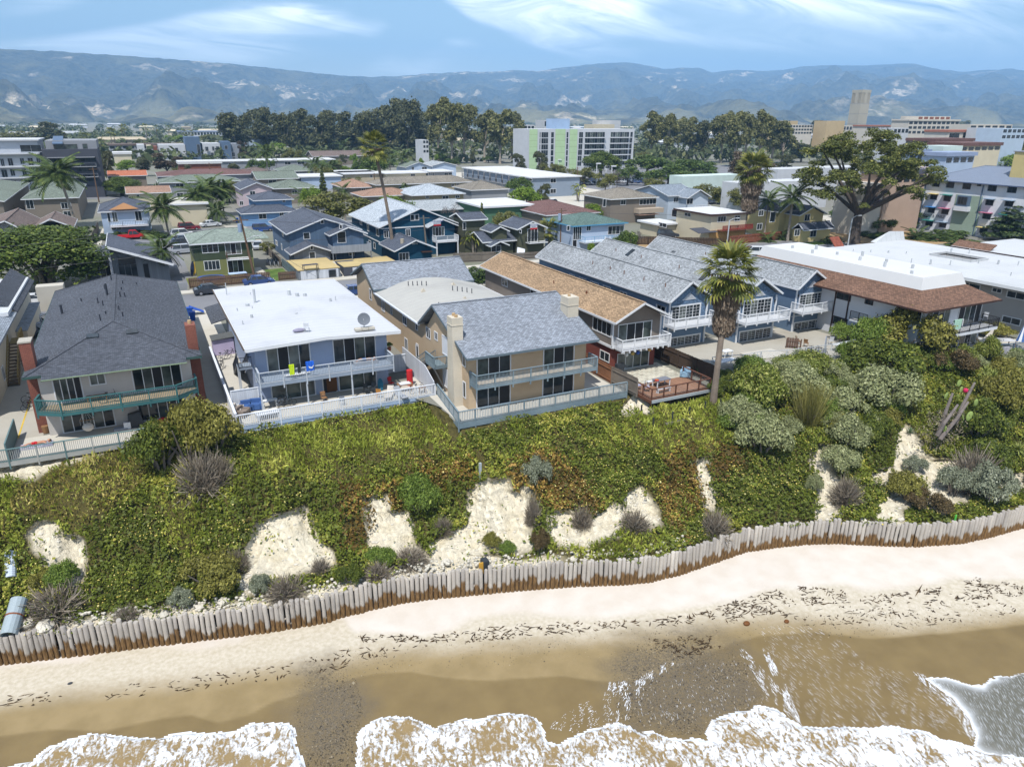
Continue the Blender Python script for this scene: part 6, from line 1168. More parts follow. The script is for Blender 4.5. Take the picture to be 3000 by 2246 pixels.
def variant(kind,i):
# unit trees: height ~10, crown width ~10 at scale 1; returned as (trunk mesh, crown mesh)
 if(kind,i)in TREES:return TREES[kind,i]
 r_=np.random.default_rng(abs(hash(kind))%1000 if False else sum(map(ord,kind))*7+i)
 bl=[];bk=bark;n,sz,up=2600,.42,.35;lm=None;R_=.3
 if kind=='euc':
  for q in range(15):z=r_.uniform(3.2,9.3);w=2.9*math.sin(math.pi*min(1,(z-1.5)/8.8))**.6;a=r_.uniform(0,6.3);q_=w*r_.uniform(.25,1);bl.append((q_*math.cos(a),q_*math.sin(a),z,r_.uniform(.75,1.35),1.1))
  n,sz=5600,.22;lm=leafm('eucalyptus',(122,124,72),(178,170,108));bk=bark_p;R_=.26
 elif kind=='grove':
  for q in range(16):z=r_.uniform(2.2,9.2);w=3.2*math.sin(math.pi*min(1,(z-.3)/9.9))**.5;a=r_.uniform(0,6.3);q_=w*r_.uniform(.2,1);bl.append((q_*math.cos(a),q_*math.sin(a),z,r_.uniform(.9,1.6),1.1))
  n,sz=5600,.23;lm=leafm('grove',(98,102,64),(152,148,96));bk=bark_p;R_=.26
 elif kind=='round':
  for q in range(34):a=r_.uniform(0,6.3);w=3.9*math.sqrt(r_.random());bl.append((w*math.cos(a),w*math.sin(a),7.9-2.6*(w/4.2)**2+r_.uniform(-.7,.3),r_.uniform(1.2,1.8),1))
  for q in range(26):a=r_.uniform(0,6.3);bl.append((3.6*math.cos(a),3.6*math.sin(a),r_.uniform(2.2,5.5),r_.uniform(.9,1.4),1.1))
  n,sz=20000,.15;lm=leafm('ficus',(92,112,40),(158,168,70));R_=.45
 elif kind=='spread':
  for q in range(20):a=r_.uniform(0,6.3);w=4.2*math.sqrt(r_.random());bl.append((w*math.cos(a),w*math.sin(a),7.4-2.4*(w/4.2)**2+r_.uniform(-2.2,.4),r_.uniform(1.1,1.8),1))
  n,sz=5200,.22;lm=leafm('broad',(88,112,46),(150,164,76));R_=.32
 elif kind=='olive':
  for q in range(18):a=r_.uniform(0,6.3);w=3.9*math.sqrt(r_.random());bl.append((w*math.cos(a),w*math.sin(a),5.0+r_.uniform(-3,3.2)*(1-.5*w/4),r_.uniform(1.1,1.8),1.1))
  n,sz=4600,.22;lm=leafm('olive',(124,126,62),(178,172,96));R_=.3
 elif kind=='bright':
  for q in range(18):a=r_.uniform(0,6.3);w=3.9*math.sqrt(r_.random());bl.append((w*math.cos(a),w*math.sin(a),6.2-2.2*(w/4)**2+r_.uniform(-2.6,1.6),r_.uniform(1.1,1.8),1.1))
  n,sz=4600,.21;lm=leafm('bright',(124,152,44),(176,192,76));R_=.3
 elif kind=='purple':
  for q in range(16):a=r_.uniform(0,6.3);w=3.4*math.sqrt(r_.random());bl.append((w*math.cos(a),w*math.sin(a),6+r_.uniform(-2.5,3),r_.uniform(.9,1.6),.9))
  n,sz=3000,.25;lm=leafm('bronze',(98,84,66),(140,122,96));R_=.3
 elif kind=='pine':
  for q in range(90):a=r_.uniform(0,6.3);w=4.5*math.sqrt(r_.random());bl.append((w*math.cos(a),w*math.sin(a),9.1-2.6*(w/4.6)**2+r_.uniform(-2.6,.4),r_.uniform(.35,.75),.8))
  for q in range(34):a=r_.uniform(0,6.3);w=r_.uniform(2.4,5);bl.append((w*math.cos(a),w*math.sin(a),r_.uniform(3.6,6.6),r_.uniform(.3,.62),.8))
  n,sz=42000,.07;lm=leafm('pine',(106,114,52),(166,162,84));R_=.36
 elif kind=='conifer':
  for q in range(40):z=1.2+8.6*q/40;w=2.4*(1-q/41);a=q*2.4;bl.append((w*.7*math.cos(a),w*.7*math.sin(a),z,.35+w*.32,.45))
  n,sz=3200,.22;lm=leafm('conifer',(92,102,46),(144,146,70));R_=.25
 elif kind=='cypress':
  for q in range(30):z=.8+8.8*q/30;w=4.4*(1-q/31)**.8;a=q*2.4;bl.append((w*.62*math.cos(a),w*.62*math.sin(a),z,.5+w*.34,.3))
  n,sz=5200,.28;lm=leafm('cypress',(70,90,50),(124,134,76));R_=.3
 elif kind=='dry':
  for q in range(18):a=r_.uniform(0,6.3);w=3.6*math.sqrt(r_.random());bl.append((w*math.cos(a),w*math.sin(a),5.5+r_.uniform(-2.5,3),r_.uniform(.9,1.5),.9))
  n,sz=1500,.13;lm=leafm('dry',(128,118,112),(164,154,142));R_=.2
 elif kind=='hedge':
  for q in range(26):a=r_.uniform(0,6.3);w=4.4*math.sqrt(r_.random());bl.append((w*math.cos(a),w*math.sin(a),r_.uniform(1.2,7.6)*(1-.4*w/4.4),r_.uniform(1.2,2.1),.9))
  n,sz=2400,.38;lm=leafm('hedge',(82,104,48),(136,146,70));R_=.2
 V,rn=blob_leaves(r_,bl,n,sz,up)
 crown=faces_np('crown',V,lm,rn,parent='mesh')
 trunk=limb_mesh(r_,8 if kind not in('conifer','cypress')else 20,R_,bl,bk,12 if kind=='pine' else 8)
 TREES[kind,i]=(trunk,crown);return TREES[kind,i]
TN=0
TOWN=[q for q in sc.objects if q.get('category')in('house','building')]
def tree(kind,label,x,y,h,w,name=None,group=None,cat='tree',z=0.,crown='crown'):
 global TN
 TN+=1;v=variant(kind,TN%3);r=thing(name or{'euc':'eucalyptus_tree','grove':'eucalyptus_tree','pine':'pine_tree','conifer':'conifer_tree','cypress':'cypress_tree','hedge':'bush'}.get(kind,'tree'),label,cat,(x,y,z),random.uniform(0,6.28),group)
 r.scale=(w/9.6,w/9.6,h/9.7)
 for nm,me in(('trunk' if cat=='tree' else 'stems',v[0]),(crown if cat=='tree' else 'foliage',v[1])):o=bpy.data.objects.new(nm,me);link(o,r)
 return r
def ptree(kind,label,k,xb,yb,yt,wpx,zb=0.,**kw):
 x,y=PG(k,xb,yb,zb);h=ZH(k,xb,yt,x,y);dist=math.hypot(x,y);w=wpx/KR[k][2]/FPX*dist*1.02
 return tree(kind,label,x,y,h,w,**kw)
tree('round','huge round dark green tree behind the left house with many pale trunks',-13.6,124.5,9.6,17.5);
r=bpy.context.scene.objects[-1]if False else None
t_=MB()
for i in range(6):a=i*1.05;t_.tube([(.8*math.cos(a),.8*math.sin(a),-.2),(1.1*math.cos(a),1.1*math.sin(a),2),(2.6*math.cos(a),2.6*math.sin(a),5)],[.42,.34,.2],7)
o=obj('trunk',t_,bark_p,[q for q in sc.objects if q.get('label','').startswith('huge round')][0],local=True);o.scale=(.55,.55,1)
x,y=PG('e',1660,1530);tree('pine','tall spreading pine with dark forked trunk right of the yellow house',x,y,ZH('e',1700,385,x,y),28)
ptree('conifer','pointed bright conifer among the flat roofs left of the tall palm','b',1490,800,445,175);ptree('conifer','dark narrow conifer rising among banana plants','q',255,290,-10,150);ptree('conifer','small dark conifer beside the green walled building','c',1730,1080,960,90)
ptree('round','dense rounded tree left of the solar panel roof','a',1190,740,555,330);ptree('bright','bright green umbrella tree behind the teal house','c',510,985,835,390,zb=6.);ptree('olive','wide dry looking olive tree with bare grey twigs at mid block','b',1620,950,670,580,zb=2.5);ptree('bright','green willow like tree before the grey walk up apartments','c',1790,985,790,390,zb=2.5)
ptree('dry','leafless grey purple tree right of the teal house','c',1090,1180,985,250,zb=3);ptree('olive','small yellowish street tree by the bike yard','m',1240,245,150,100)
ptree('cypress','dark layered cypress at the right edge before the four storey block','F',1120,900,470,560);ptree('spread','small street tree with pale trunk left of the four storey block','f',240,1440,1255,260);ptree('bright','round bright tree beside the salmon hall','f',520,1200,960,240);ptree('hedge','scrubby bushes below the coloured awnings','f',950,1480,1370,260,cat='bush')
# the eucalyptus wood in the middle of the skyline
gi=0
for xb,yt,w,kind in((700,330,110,'grove'),(745,322,90,'grove'),(790,318,100,'grove'),(838,330,80,'grove'),(872,328,80,'grove'),(905,322,90,'grove'),(945,330,95,'grove'),(985,326,100,'grove'),(1030,330,90,'grove'),(1075,325,110,'grove'),(1125,312,110,'grove'),(1160,292,120,'grove'),(1195,290,100,'grove'),(1235,330,90,'grove'),(1285,300,100,'euc'),(1325,300,110,'euc'),(1360,310,110,'euc'),(1420,330,110,'euc'),(1465,332,110,'euc'),(1500,330,110,'euc')):
 gi+=1;yb=452+8*math.sin(gi*2.1)+(22 if xb>1260 else 0)
 lab={1:'dark eucalyptus at the left end of the grove',11:'dark eucalyptus rising where the grove steps up',12:'tallest dark eucalyptus at the middle of the grove',20:'broad crowned eucalyptus closest to the white slab hall'}.get(gi,['tall dark eucalyptus in the left half of the grove','tall olive eucalyptus in the right half of the grove'][xb>1100])
 ptree(kind,lab,'o',xb,yb,yt,w*1.15,group=('eucalyptus grove, left half' if xb<=1100 else 'eucalyptus grove, right half')if gi not in(1,11,12,20)else None)
for xb,yb,yt,w in((720,440,360,120),(800,442,350,130),(880,440,356,120),(960,446,352,130),(1050,448,350,130),(1130,448,346,130),(1210,450,356,120)):ptree('grove','lower dark tree filling the foot of the eucalyptus grove','o',xb,yb+6,yt+20,w*1.3,group='understorey of the grove')
# eucalyptus right of the hall, campus trees
gi=0
for xb,yt,w,yb,kind in((1905,336,90,470,'euc'),(1950,335,80,480,'euc'),(1985,350,80,462,'euc'),(2020,352,80,470,'euc'),(2060,356,80,470,'grove'),(2110,335,90,478,'euc'),(2150,338,90,490,'euc'),(2180,332,100,480,'euc'),(2220,332,90,488,'euc'),(2260,352,100,480,'euc'),(2290,372,90,478,'euc')):
 gi+=1;ptree(kind,'olive green eucalyptus with pale limbs behind the car park, right of the white hall','o',xb,yb,yt,w*1.2,group='eucalyptus right of the hall')
for lab,kind,k,xb,yb,yt,w in(('broad dense tree in front of the hall balconies','round','d',860,680,475,330),('broad dense tree at the right corner of the hall','spread','d',1310,690,480,420),('flat topped broad tree left of the mint shed','spread','d',1520,770,575,400),('rounded broad tree by the long white shed','spread','e',60,880,690,400),('rounded broad tree left edge of the mint shed','spread','d',1760,700,530,320),('dark leafy tree before the green panels','grove','d',270,680,480,190),('olive bushy tree below the hall corner','olive','d',380,690,575,200),('olive tree at the end of the white walk up roof','olive','d',490,700,610,120),('dense green tree at the foot of the grove road','grove','d',60,650,500,170),('bronze leaved wide tree behind the shaggy palm','purple','e',800,1010,680,290),('bronze leaved tree left of the shaggy palm crown','purple','e',560,960,660,260),('round olive car park tree left of the shaggy trunk','olive','e',230,1130,935,240),('round olive car park tree touching the shaggy trunk','olive','e',420,1140,960,230),('olive car park tree right of the lamp post','olive','e',800,1130,1010,200),('thin grey green tree before the long shed','dry','e',1320,1060,900,200),('dark dense tree by the concrete campus block','grove','e',1290,520,345,300),('dark green tree right of the bronze crown','grove','e',980,800,670,220),('dark tree mass left of the big pine crown','grove','e',1150,720,560,320),('olive car park tree with grey trunk left of the lamp','olive','d',905,830,660,180),('bushy car park tree before the parked cars','olive','d',700,760,610,240),('thin car park tree right of the tall lamps','dry','d',1020,800,640,150),('broad car park tree before the hall lawn','spread','d',1120,760,610,240),('low olive tree left of the white shed roof','olive','d',1390,810,710,220),('dark round tree below the white library','grove','f',620,600,400,230),('bright green trees in front of the library','bright','f',700,690,540,260),('olive green tree mass left of the library','olive','f',520,660,520,240),('green clump right of the yellow roof tower','bright','f',1500,850,620,280),('olive tall clump at the right skyline','olive','f',1560,700,530,260),('flat topped green tree below the glazed laboratory','spread','f',1300,620,510,260),('small dark conifer left of the fin block','conifer','f',1310,560,405,110),('small dark conifer right of the fin block','conifer','f',1435,580,430,100),('eucalyptus pair right of the library','euc','f',1060,470,350,130),('bronze and green tree by the salmon hall corner','purple','f',230,1210,1100,160)):
 ptree(kind,lab,k,xb,yb,yt,w*1.1,zb=1.8)
for lab,kind,k,xb,yb,yt,w in(('dark dense trees on the plain behind the white apartments','grove','a',440,260,30,330),('olive crowned tree left of the dark clump on the plain','olive','a',250,250,90,240),('green tree at the far left skyline','olive','a',60,250,110,200),('brown green tree before the terraced block','purple','a',1620,480,325,260),('dark tree left of the brown one at the terraced block','grove','a',1400,480,370,180),('tree beside the charcoal block corner','grove','a',1060,560,310,150),('low green tree beyond the orange roof','bright','a',1230,460,375,220),('pale green tree at the edge of the dark grove','bright','b',1420,260,80,200),('pale green wide tree left of the dark grove','bright','b',800,280,130,250),('green tree below the pale building row','bright','b',1050,330,210,200),('bronze tree left of the dark grove','purple','b',560,170,105,200),('dark bronze hedge at the terraced block end','purple','b',720,360,215,120),('leafy green tree beside the tall palm','spread','c',300,680,500,260),('green garden tree by the brown gabled house','olive','b',1180,380,260,170),('dark street tree by the far brown gable','grove','b',1190,280,180,150),('small bright tree by the grove road','bright','c',775,590,525,60),('pale green shrub tree at left of the grove','bright','a',1720,220,130,180),('olive tree row by the school building','olive','b',400,210,135,160),('green tree by the white flat house','spread','b',830,460,370,160),('bush between the solar roofs','olive','b',690,560,510,110),('dark green tree by the palm clump','spread','b',1880,500,340,200),('olive tree right of the conifer','olive','b',1590,480,375,160),('garden tree behind the olive house','olive','q',430,130,20,180),('fluffy olive tree right of the banana plants','olive','c',1600,1200,1030,230),('yellow green bush by the taupe corner house','bright','d',790,1040,960,220),('dense green climber by the turquoise balcony','spread','d',1110,1370,1200,220),('grey green shrub right of the climber','dry','d',1215,1340,1225,120),('green bush beside the outside stairs','bright','d',775,1440,1335,140)):
 ptree(kind,lab,k,xb,yb,yt,w*1.1,zb=3.)
for lab,kind,k,xb,yb,yt,w in(('dark bush left of the grey blue house','hedge','l',860,590,510,90),('dark hedge below the long balcony','hedge','l',990,580,505,170),('dark bush right of the long balcony','hedge','l',1200,560,470,190),('yellow green bush right of the red truck','hedge','a',1500,1150,1075,210),('olive bush by the round tree','hedge','a',880,1190,1110,150),('square cut green hedge under the tall palm','hedge','l',710,530,445,100),('green bush behind the tan house and its parked car','hedge','q',215,520,380,170),('green bush at the olive house gate','hedge','q',150,360,310,60),('bush by the cottage fence lot','hedge','d',1890,1310,1240,120),('clipped shrub row before the yellow house','hedge','e',1440,1530,1450,180),('round bush by the red balcony house','hedge','e',260,1480,1395,170),('brown bush beyond the middle cottage roof','hedge','e',330,1600,1530,130),('low hedge along the campus footpath','hedge','e',1850,1470,1410,280),('clipped hedge at the car park edge','hedge','e',1390,1390,1345,100),('tall grass bank before the four storey block','hedge','f',750,1490,1420,300),('green bank bushes right of the palm','hedge','f',1100,1580,1480,320)):
 ptree(kind,lab,k,xb,yb,yt,w,cat='bush')
gi=0
for i in range(400):
 if gi>=75:break
 a=RD(rng.uniform(-16,62));d_=rng.uniform(175,470);x,y=d_*math.sin(a),d_*math.cos(a)
 if any(abs(x-q.location.x)<11 and abs(y-q.location.y)<10 for q in TOWN)or 174<y<184 or 259<y<273 or(150<x<330 and 200<y<318):continue
 gi+=1;tree(('spread','olive','grove','hedge','bright')[gi%5],'garden tree standing among the town roofs',x,y,rng.uniform(4,8),rng.uniform(5,9),name='garden_tree',group='garden trees among the roofs')
xs=[];
for i in range(3400):
 d_=430*(7.2**rng.random());a=RD(rng.uniform(-22,78));xs.append((d_*math.sin(a),d_*math.cos(a),d_))
xs=np.array(xs);kp=fbm(xs[:,0]*.004,xs[:,1]*.004,201,3)>.45;xs=xs[kp]
bl=[(x,y,rng.uniform(1,4),rng.uniform(3,6.5)*(1+d_/3500),.8)for x,y,d_ in xs]
V,rn=blob_leaves(rng,bl,90000,1.7,.4)
faces_np('far_tree_belt',V,leafm('far',(96,108,66),(150,152,100)),rn,kind='stuff')
for i in range(70):
 d_=640*(3.6**rng.random());a=RD(rng.uniform(-12,72));w=rng.uniform(10,36);x,y=d_*math.sin(a),d_*math.cos(a)
 m_=[whw,crw,con,tnw][i%4];mb=MB().box(x-w/2,x+w/2,y-5,y+5,0,rng.uniform(4,8));mb.add([(x-w/2-1,y-6,6.5),(x+w/2+1,y-6,6.5),(x+w/2-2,y,8.5),(x-w/2+2,y,8.5),(x-w/2-1,y+6,6.5),(x+w/2+1,y+6,6.5)],[(0,1,2,3),(3,2,5,4),(0,3,4),(1,5,2),(0,4,5,1)])
 tag(obj('town_building',mb,m_),'small pale building far out on the plain towards the hills','building','buildings far out on the plain')
pf=leafm('fan_palm',(112,120,52),(182,174,86));pq=leafm('feather_palm',(84,104,52),(150,160,84));skm=mat('dead_frond',lin((134,116,98)),.95,'leaf',col2=lin((176,158,136)))
def fan_frond():
# one fan leaf along +X, a bent stalk then a pleated fan
 V=[];n=13;st=.95
 V.append([(0,-.02,0),(st,-.015,.05),(st,.015,.05),(0,.02,0)])
 for i in range(n):
  a=RD(-82+164*i/(n-1));l_=.95*(1-.25*abs(i-6)/6);dx_,dy_=math.cos(a),math.sin(a);px_,py_=-dy_,dx_;w=.075
  b=(st,0,.05);m_=(st+dx_*l_*.6,dy_*l_*.6,.06+(.03 if i%2 else-.02));t_=(st+dx_*l_,dy_*l_,-.16)
  V.append([b,(m_[0]-px_*w,m_[1]-py_*w,m_[2]),t_,(m_[0]+px_*w,m_[1]+py_*w,m_[2])])
 return np.array(V)
def feather_frond(L_=2.6,droop=1.0,n=18):
 V=[]
 pts=[(L_*t,0,.55*t-droop*1.5*t*t)for t in np.linspace(0,1,n+1)]
 for i in range(n):
  a,b=np.array(pts[i]),np.array(pts[i+1]);w=.035*(1-i/n)+.01;V.append([a+(0,-w,0),b+(0,-w,0),b+(0,w,0),a+(0,w,0)])
  if i>1:
   l_=.62*math.sin(math.pi*(i/n)**.7*.93)+.12
   for s in(-1,1):V.append([a,a+(.05,s*l_*.5,.0),a+(.26,s*l_,-.22*droop-.05),a+(.24,s*l_*.5,-.07)])
 return np.array(V)
FR={'fan':[faces_np('frond',fan_frond(),pf,rng.random(14)*.6+.3,parent='mesh')],'feather':[faces_np('frond',f_,pq,np.clip(.3+.5*rng.random(len(f_)),0,1),parent='mesh')for f_ in(feather_frond(),feather_frond(2.9,1.25),feather_frond(2.3,.7))]}
SKIRT=None
def skirt_mesh(n=2200,seed=3):
 r_=np.random.default_rng(seed);z=-r_.random(n)**.8;a=r_.uniform(0,6.28,n);R_=.75+.35*np.sin((-z)*2.6)+.12*r_.normal(size=n);R_*=np.where(z<-.8,1-(-z-.8)*1.6,1)
 c=np.stack([R_*np.cos(a),R_*np.sin(a),z],1);l_=r_.uniform(.05,.12,n);w_=r_.uniform(.05,.11,n);t=np.stack([-np.sin(a),np.cos(a),0*a],1);dn=np.stack([.35*np.cos(a)*r_.uniform(-.5,1,n),.35*np.sin(a),-np.ones(n)],1)
 V=np.stack([c-t*w_[:,None],c+dn*l_[:,None]*.5+t*w_[:,None]*.2,c+t*w_[:,None],c-dn*l_[:,None]*.9],1);return V
def palm(kind,label,x,y,h,trunk_r,fs,nf,z=0.,lean=(0,0),skirt=0.,bk=None,group=None,name='palm_tree',individual=True):
 r=thing(name,label,'palm tree',(x,y,z),group=group);top=Vector((lean[0],lean[1],h))
 mb=MB();npt=9;pts=[(lean[0]*(t**1.6),lean[1]*(t**1.6),h*t)for t in np.linspace(0,1,npt)];pts[0]=(0,0,-.6)
 mb.tube(pts,[trunk_r*(1.35 if i==0 else 1.12 if i==1 else 1-.2*i/npt)for i in range(npt)],9);obj('trunk',mb,bk or mat('palm_trunk',lin((136,122,108)),.95,'siding',u=.14,var=.25,sc_=3),r,local=True)
 if skirt:
  for i in range(2):
   o=bpy.data.objects.new('skirt',SKM[i]);link(o,r);s_=skirt*(.62 if i==0 else.55);o.location=(lean[0]*.85,lean[1]*.85,h-.15-(0 if i==0 else s_*.8));w=trunk_r*(3.7 if i==0 else 3.0);o.scale=(w,w,s_);o.rotation_euler=(0,0,i)
 rr_=random.Random(int(x*10));
 for i in range(nf):
  o=bpy.data.objects.new('frond',FR[kind][i%len(FR[kind])]);link(o,r);q=(i+.5)/nf
  pitch=RD(75-118*q**.85)if kind=='fan' else RD(62-92*q)
  o.location=top+Vector((0,0,.15-.35*q));o.rotation_euler=Euler((rr_.uniform(-.3,.3),-pitch,i*2.399+rr_.uniform(-.2,.2)),'XYZ');s=fs*rr_.uniform(.85,1.12);o.scale=(s,s,s)
 return r
SKM=[faces_np('skirt',skirt_mesh(2200,i+3),skm,parent='mesh')for i in range(2)]
# the shaggy palm at the bluff
bx,by=45.3,47.9;zt=ZH('D',785,330,bx+.9,by+.6);bz=-1.6
palm('fan','tall shaggy fan palm with dead frond skirt on the bluff before the cottages',bx,by,zt-bz,.3,1.7,40,z=bz,lean=(1.1,.8),skirt=5.6)
x,y=PG('c',510,1510);palm('fan','very tall slender fan palm in front of the teal house',x,y,ZH('c',440,440,x-1,y),.3,1.75,32,lean=(-2.4,.6),skirt=.9)
x,y=PG('e',575,1500);palm('fan','thick trunked fan palm with long grey skirt beside the red balcony',x,y,ZH('e',635,830,x,y),.5,2.4,44,lean=(1.2,0),skirt=8.5)
for lab,k,xb,yb,xt,yt,fs,nf,tr,ln in(('tall feather palm with pale trunk before the green gabled apartments','a',735,1050,640,520,2.1,26,.32,(-1.4,0)),('left feather palm of the pair by the green gabled apartments','a',470,890,425,580,2.0,26,.32,(0,0)),('drooping feather palm right of the grey blue house','a',1640,1130,1590,850,1.7,24,.22,(-.5,0)),('feather palm before the modern grey house','a',1635,1550,1600,1260,1.15,18,.15,(-.3,0)),('feather palm of the clump before the pale flat roof, left','b',290,990,260,730,1.7,24,.2,(0,0)),('feather palm of the clump before the pale flat roof, centre','b',400,950,370,660,1.7,24,.2,(0,0)),('feather palm of the clump before the pale flat roof, right','b',520,930,490,690,1.7,24,.2,(0,0)),('low feather palm below the clump','b',470,1010,460,880,1.5,18,.25,(0,0)),('slim feather palm right of the dry olive tree','b',1695,980,1680,680,1.0,12,.22,(0,0)),('slender palm standing by the sage gable','b',955,640,930,310,1.7,16,.25,(0,0)),('feather palm before the yellow house, left','e',790,1470,825,1110,1.3,18,.16,(0,0)),('feather palm before the yellow house, right','e',1015,1510,1055,1080,1.6,20,.28,(0,0)),('feather palm poking up between the first and middle cottage roofs','d',1530,1540,1530,1430,.85,14,.12,(0,0)),('palm by the conifer at mid block','b',1570,560,1575,450,1.8,14,.22,(0,0)),('palm behind the white flat roof','b',1410,620,1400,430,1.8,14,.22,(0,0)),('palm by the grove road left','c',475,690,470,560,2.0,14,.25,(0,0)),('palm right of the very tall palm crown','c',595,730,600,530,2.0,14,.25,(0,0)),('palm before the brown gable row','b',1670,360,1670,250,2.6,12,.3,(0,0)),('slim feather palm left of the dry olive tree','b',1310,860,1300,740,1.3,14,.18,(0,0))):
 x,y=PG(k,xb,yb);palm('feather',lab,x,y,ZH(k,xt,yt,x,y),tr,fs,nf,lean=ln,bk=mat('grey_palm_trunk',lin((160,150,138)),.95,var=.2,sc_=3))
for i,(k,xb,yb,xt,yt,fs)in enumerate((('q',700,300,690,175,1.45),)):x,y=PG(k,xb,yb);palm('fan','broad fan palm between the olive house and the green hip roof',x,y,ZH(k,xt,yt,x,y),.3,fs,30)
for xb,yb,yt in((1205,240,75),(1235,225,65),(1100,280,105),(1130,280,110),(1440,230,60),(1535,200,70),(1650,190,70),(830,260,150),(860,260,155),(1000,330,210),(1800,200,115),(1870,200,115),(450,240,105),(560,240,80)):
 x,y=PG('a',xb,yb+30);palm('fan','thin far fan palm standing above the roofs towards the hills',x,y,max(7,ZH('a',xb,yt+15,x,y)),.25,2.2,12,group='far palms at left')
for xb,yb,yt in((620,790,710),(720,780,690),(830,770,680),(910,780,730),(1020,770,700),(1110,770,710)):
 x,y=PG('f',xb,yb);palm('fan','short fan palm in the row before the blue roofed hall',x,y,ZH('f',xb,yt,x,y),.3,2.2,18,group='palm row by the blue hall')
for xb,yb,yt,lab in((1110,1000,905,'left small palm at the taupe corner house'),(1170,1000,905,'right small palm at the taupe corner house')):x,y=PG('d',xb,yb+60);palm('feather',lab,x,y,ZH('d',xb,yt+20,x,y),.15,.9,14)
for lab,k,xb,yb,fs in(('small palm bush left in front of the teal porch','n',905,325,.75),('small palm bush right in front of the teal porch','n',995,318,.75),('small palm by the teal balcony post','n',1100,235,.8),('low palm clump on the bank before the four storey block','f',600,1490,1.3),('low spiky palm behind the white apartments fence','E',890,60,.8),('low leafy palm before the yellow house fence, left','e',830,1520,.8),('low leafy palm before the yellow house fence, right','e',960,1500,.8)):
 x,y=PG(k,xb,yb);palm('feather',lab,x,y,.5,.12,fs,16)
bn=leafm('banana',(120,136,52),(196,186,84));bl_=np.array([[(0,0,0),(.7,-.22,.75),(1.5,0,.9),(.7,.22,.75)],[(1.5,0,.9),(.75,-.22,.75),(1.9,-.1,.55),(2.1,0,.45)]]);bnm=faces_np('leaf',bl_,bn,np.array([.4,.8]),parent='mesh')
for lab,k,xb,yb,zt in(('yellowing banana plants left of the dark conifer','q',205,330,4.2),('yellowing banana plants right of the dark conifer','q',310,320,4.4),('giant bird of paradise clump at the taupe corner house, left','d',1110,1130,4),('giant bird of paradise clump at the taupe corner house, right','d',1270,1130,5),('banana clump by the street pole at the white walk up','d',640,960,5)):
 x,y=PG(k,xb,yb);r=thing('banana_plant',lab,'plant',(x,y,0));mb=MB();rr_=random.Random(int(x))
 for s in range(5):a=s*1.25;mb.tube([(.2*math.cos(a),.2*math.sin(a),-.1),(.7*math.cos(a),.7*math.sin(a),zt*.8)],[.14,.1],6)
 obj('stems',mb,bark_p,r,local=True)
 for s in range(34):a=s*2.4;q=rr_.random();o=bpy.data.objects.new('leaf',bnm);link(o,r);o.location=(.7*math.cos(s*1.25),.7*math.sin(s*1.25),zt*(.45+.42*q));o.rotation_euler=(rr_.uniform(-.4,.4),rr_.uniform(-.5,.8),a);o.scale=[rr_.uniform(.8,1.25)]*3
GPX,GPY=proj(np.stack([BX,BY2,BZ2],-1))
def onbluff(k,x,y):
 X,Y=px(k,x,y);d=(GPX-X)**2+(GPY-Y)**2;i=np.unravel_index(np.argmin(d),d.shape)
 if d[i]>400 and Y<GPY.min(0)[np.argmin(np.abs(GPX[0]-X))]:q=PG('o',X,Y);return Vector((q[0],q[1],0.))
 return Vector((BX[i],BY2[i],BZ2[i]))
def cover(n,seed):
 r_=np.random.default_rng(seed);ny,nx=BX.shape;P_=np.stack([BX,BY2,BZ2],-1)
 cx=(BX[:-1,:-1]>-24)&(BX[:-1,:-1]<96)
 e1=P_[:-1,1:]-P_[:-1,:-1];e2=P_[1:,:-1]-P_[:-1,:-1];nn=np.cross(e2,e1);ar=np.linalg.norm(nn,axis=-1)*cx
 k=r_.choice(ar.size,n,p=ar.ravel()/ar.sum());i,j=np.unravel_index(k,ar.shape);u=r_.random(n)[:,None];v=r_.random(n)[:,None]
 c=P_[i,j]*(1-u)*(1-v)+P_[i,j+1]*u*(1-v)+P_[i+1,j]*(1-u)*v+P_[i+1,j+1]*u*v
 nr=nn[i,j]/np.maximum(np.linalg.norm(nn[i,j],axis=1),1e-6)[:,None];nr=nr*np.sign(nr[:,2:3]+1e-6);return c,nr
C,NRM=cover(330000,301);r_=np.random.default_rng(302)
cx_,cy_=proj(C)
w1=22*(fbm(C[:,0]*1.3,C[:,2]*1.5,303,3)-.5);w2=22*(fbm(C[:,0]*1.3+40,C[:,2]*1.5,305,3)-.5)
def zone(polys,soft=1.):
 d=np.full(len(C),-1e9)
 for p in polys:d=np.maximum(d,sdpoly(cx_+w1*2*soft,cy_+w2*2*soft,p))
 return d
bare=zone(BARE,.7)+8;gz=zone(GRASS,1.5);rz=zone(RED,1.8)
tt=(C[:,1]-yw(C[:,0]));toe_=(tt<1.5)&(cx_<1680)&(r_.random(len(C))<.82)
n_=fbm(C[:,0]*.45,C[:,2]*.7+C[:,1]*.3,307,4)
keep_=~toe_&((bare<-2)|((r_.random(len(C))<.025)&(n_>.48)))
thinned=(n_<.36)&(r_.random(len(C))<.5);keep_&=~thinned
keep_&=~(((C[:,0]>-20)&(C[:,0]<22.1)&(C[:,1]>58.9))|((C[:,0]>20.8)&(C[:,0]<38.6)&(C[:,1]>51.5))|((C[:,0]>38.6)&(C[:,0]<46.4)&(C[:,1]>48.9)))
kind=np.zeros(len(C),int)
kind[(gz>-20)&(r_.random(len(C))<sstep(-20,20,gz))]=1
kind[(rz>-30)&(r_.random(len(C))<sstep(-30,30,rz)*.8)]=2
kind[(kind==0)&(fbm(C[:,0]*.3,C[:,1]*.3,309,3)>.60)&(r_.random(len(C))<.5)]=1
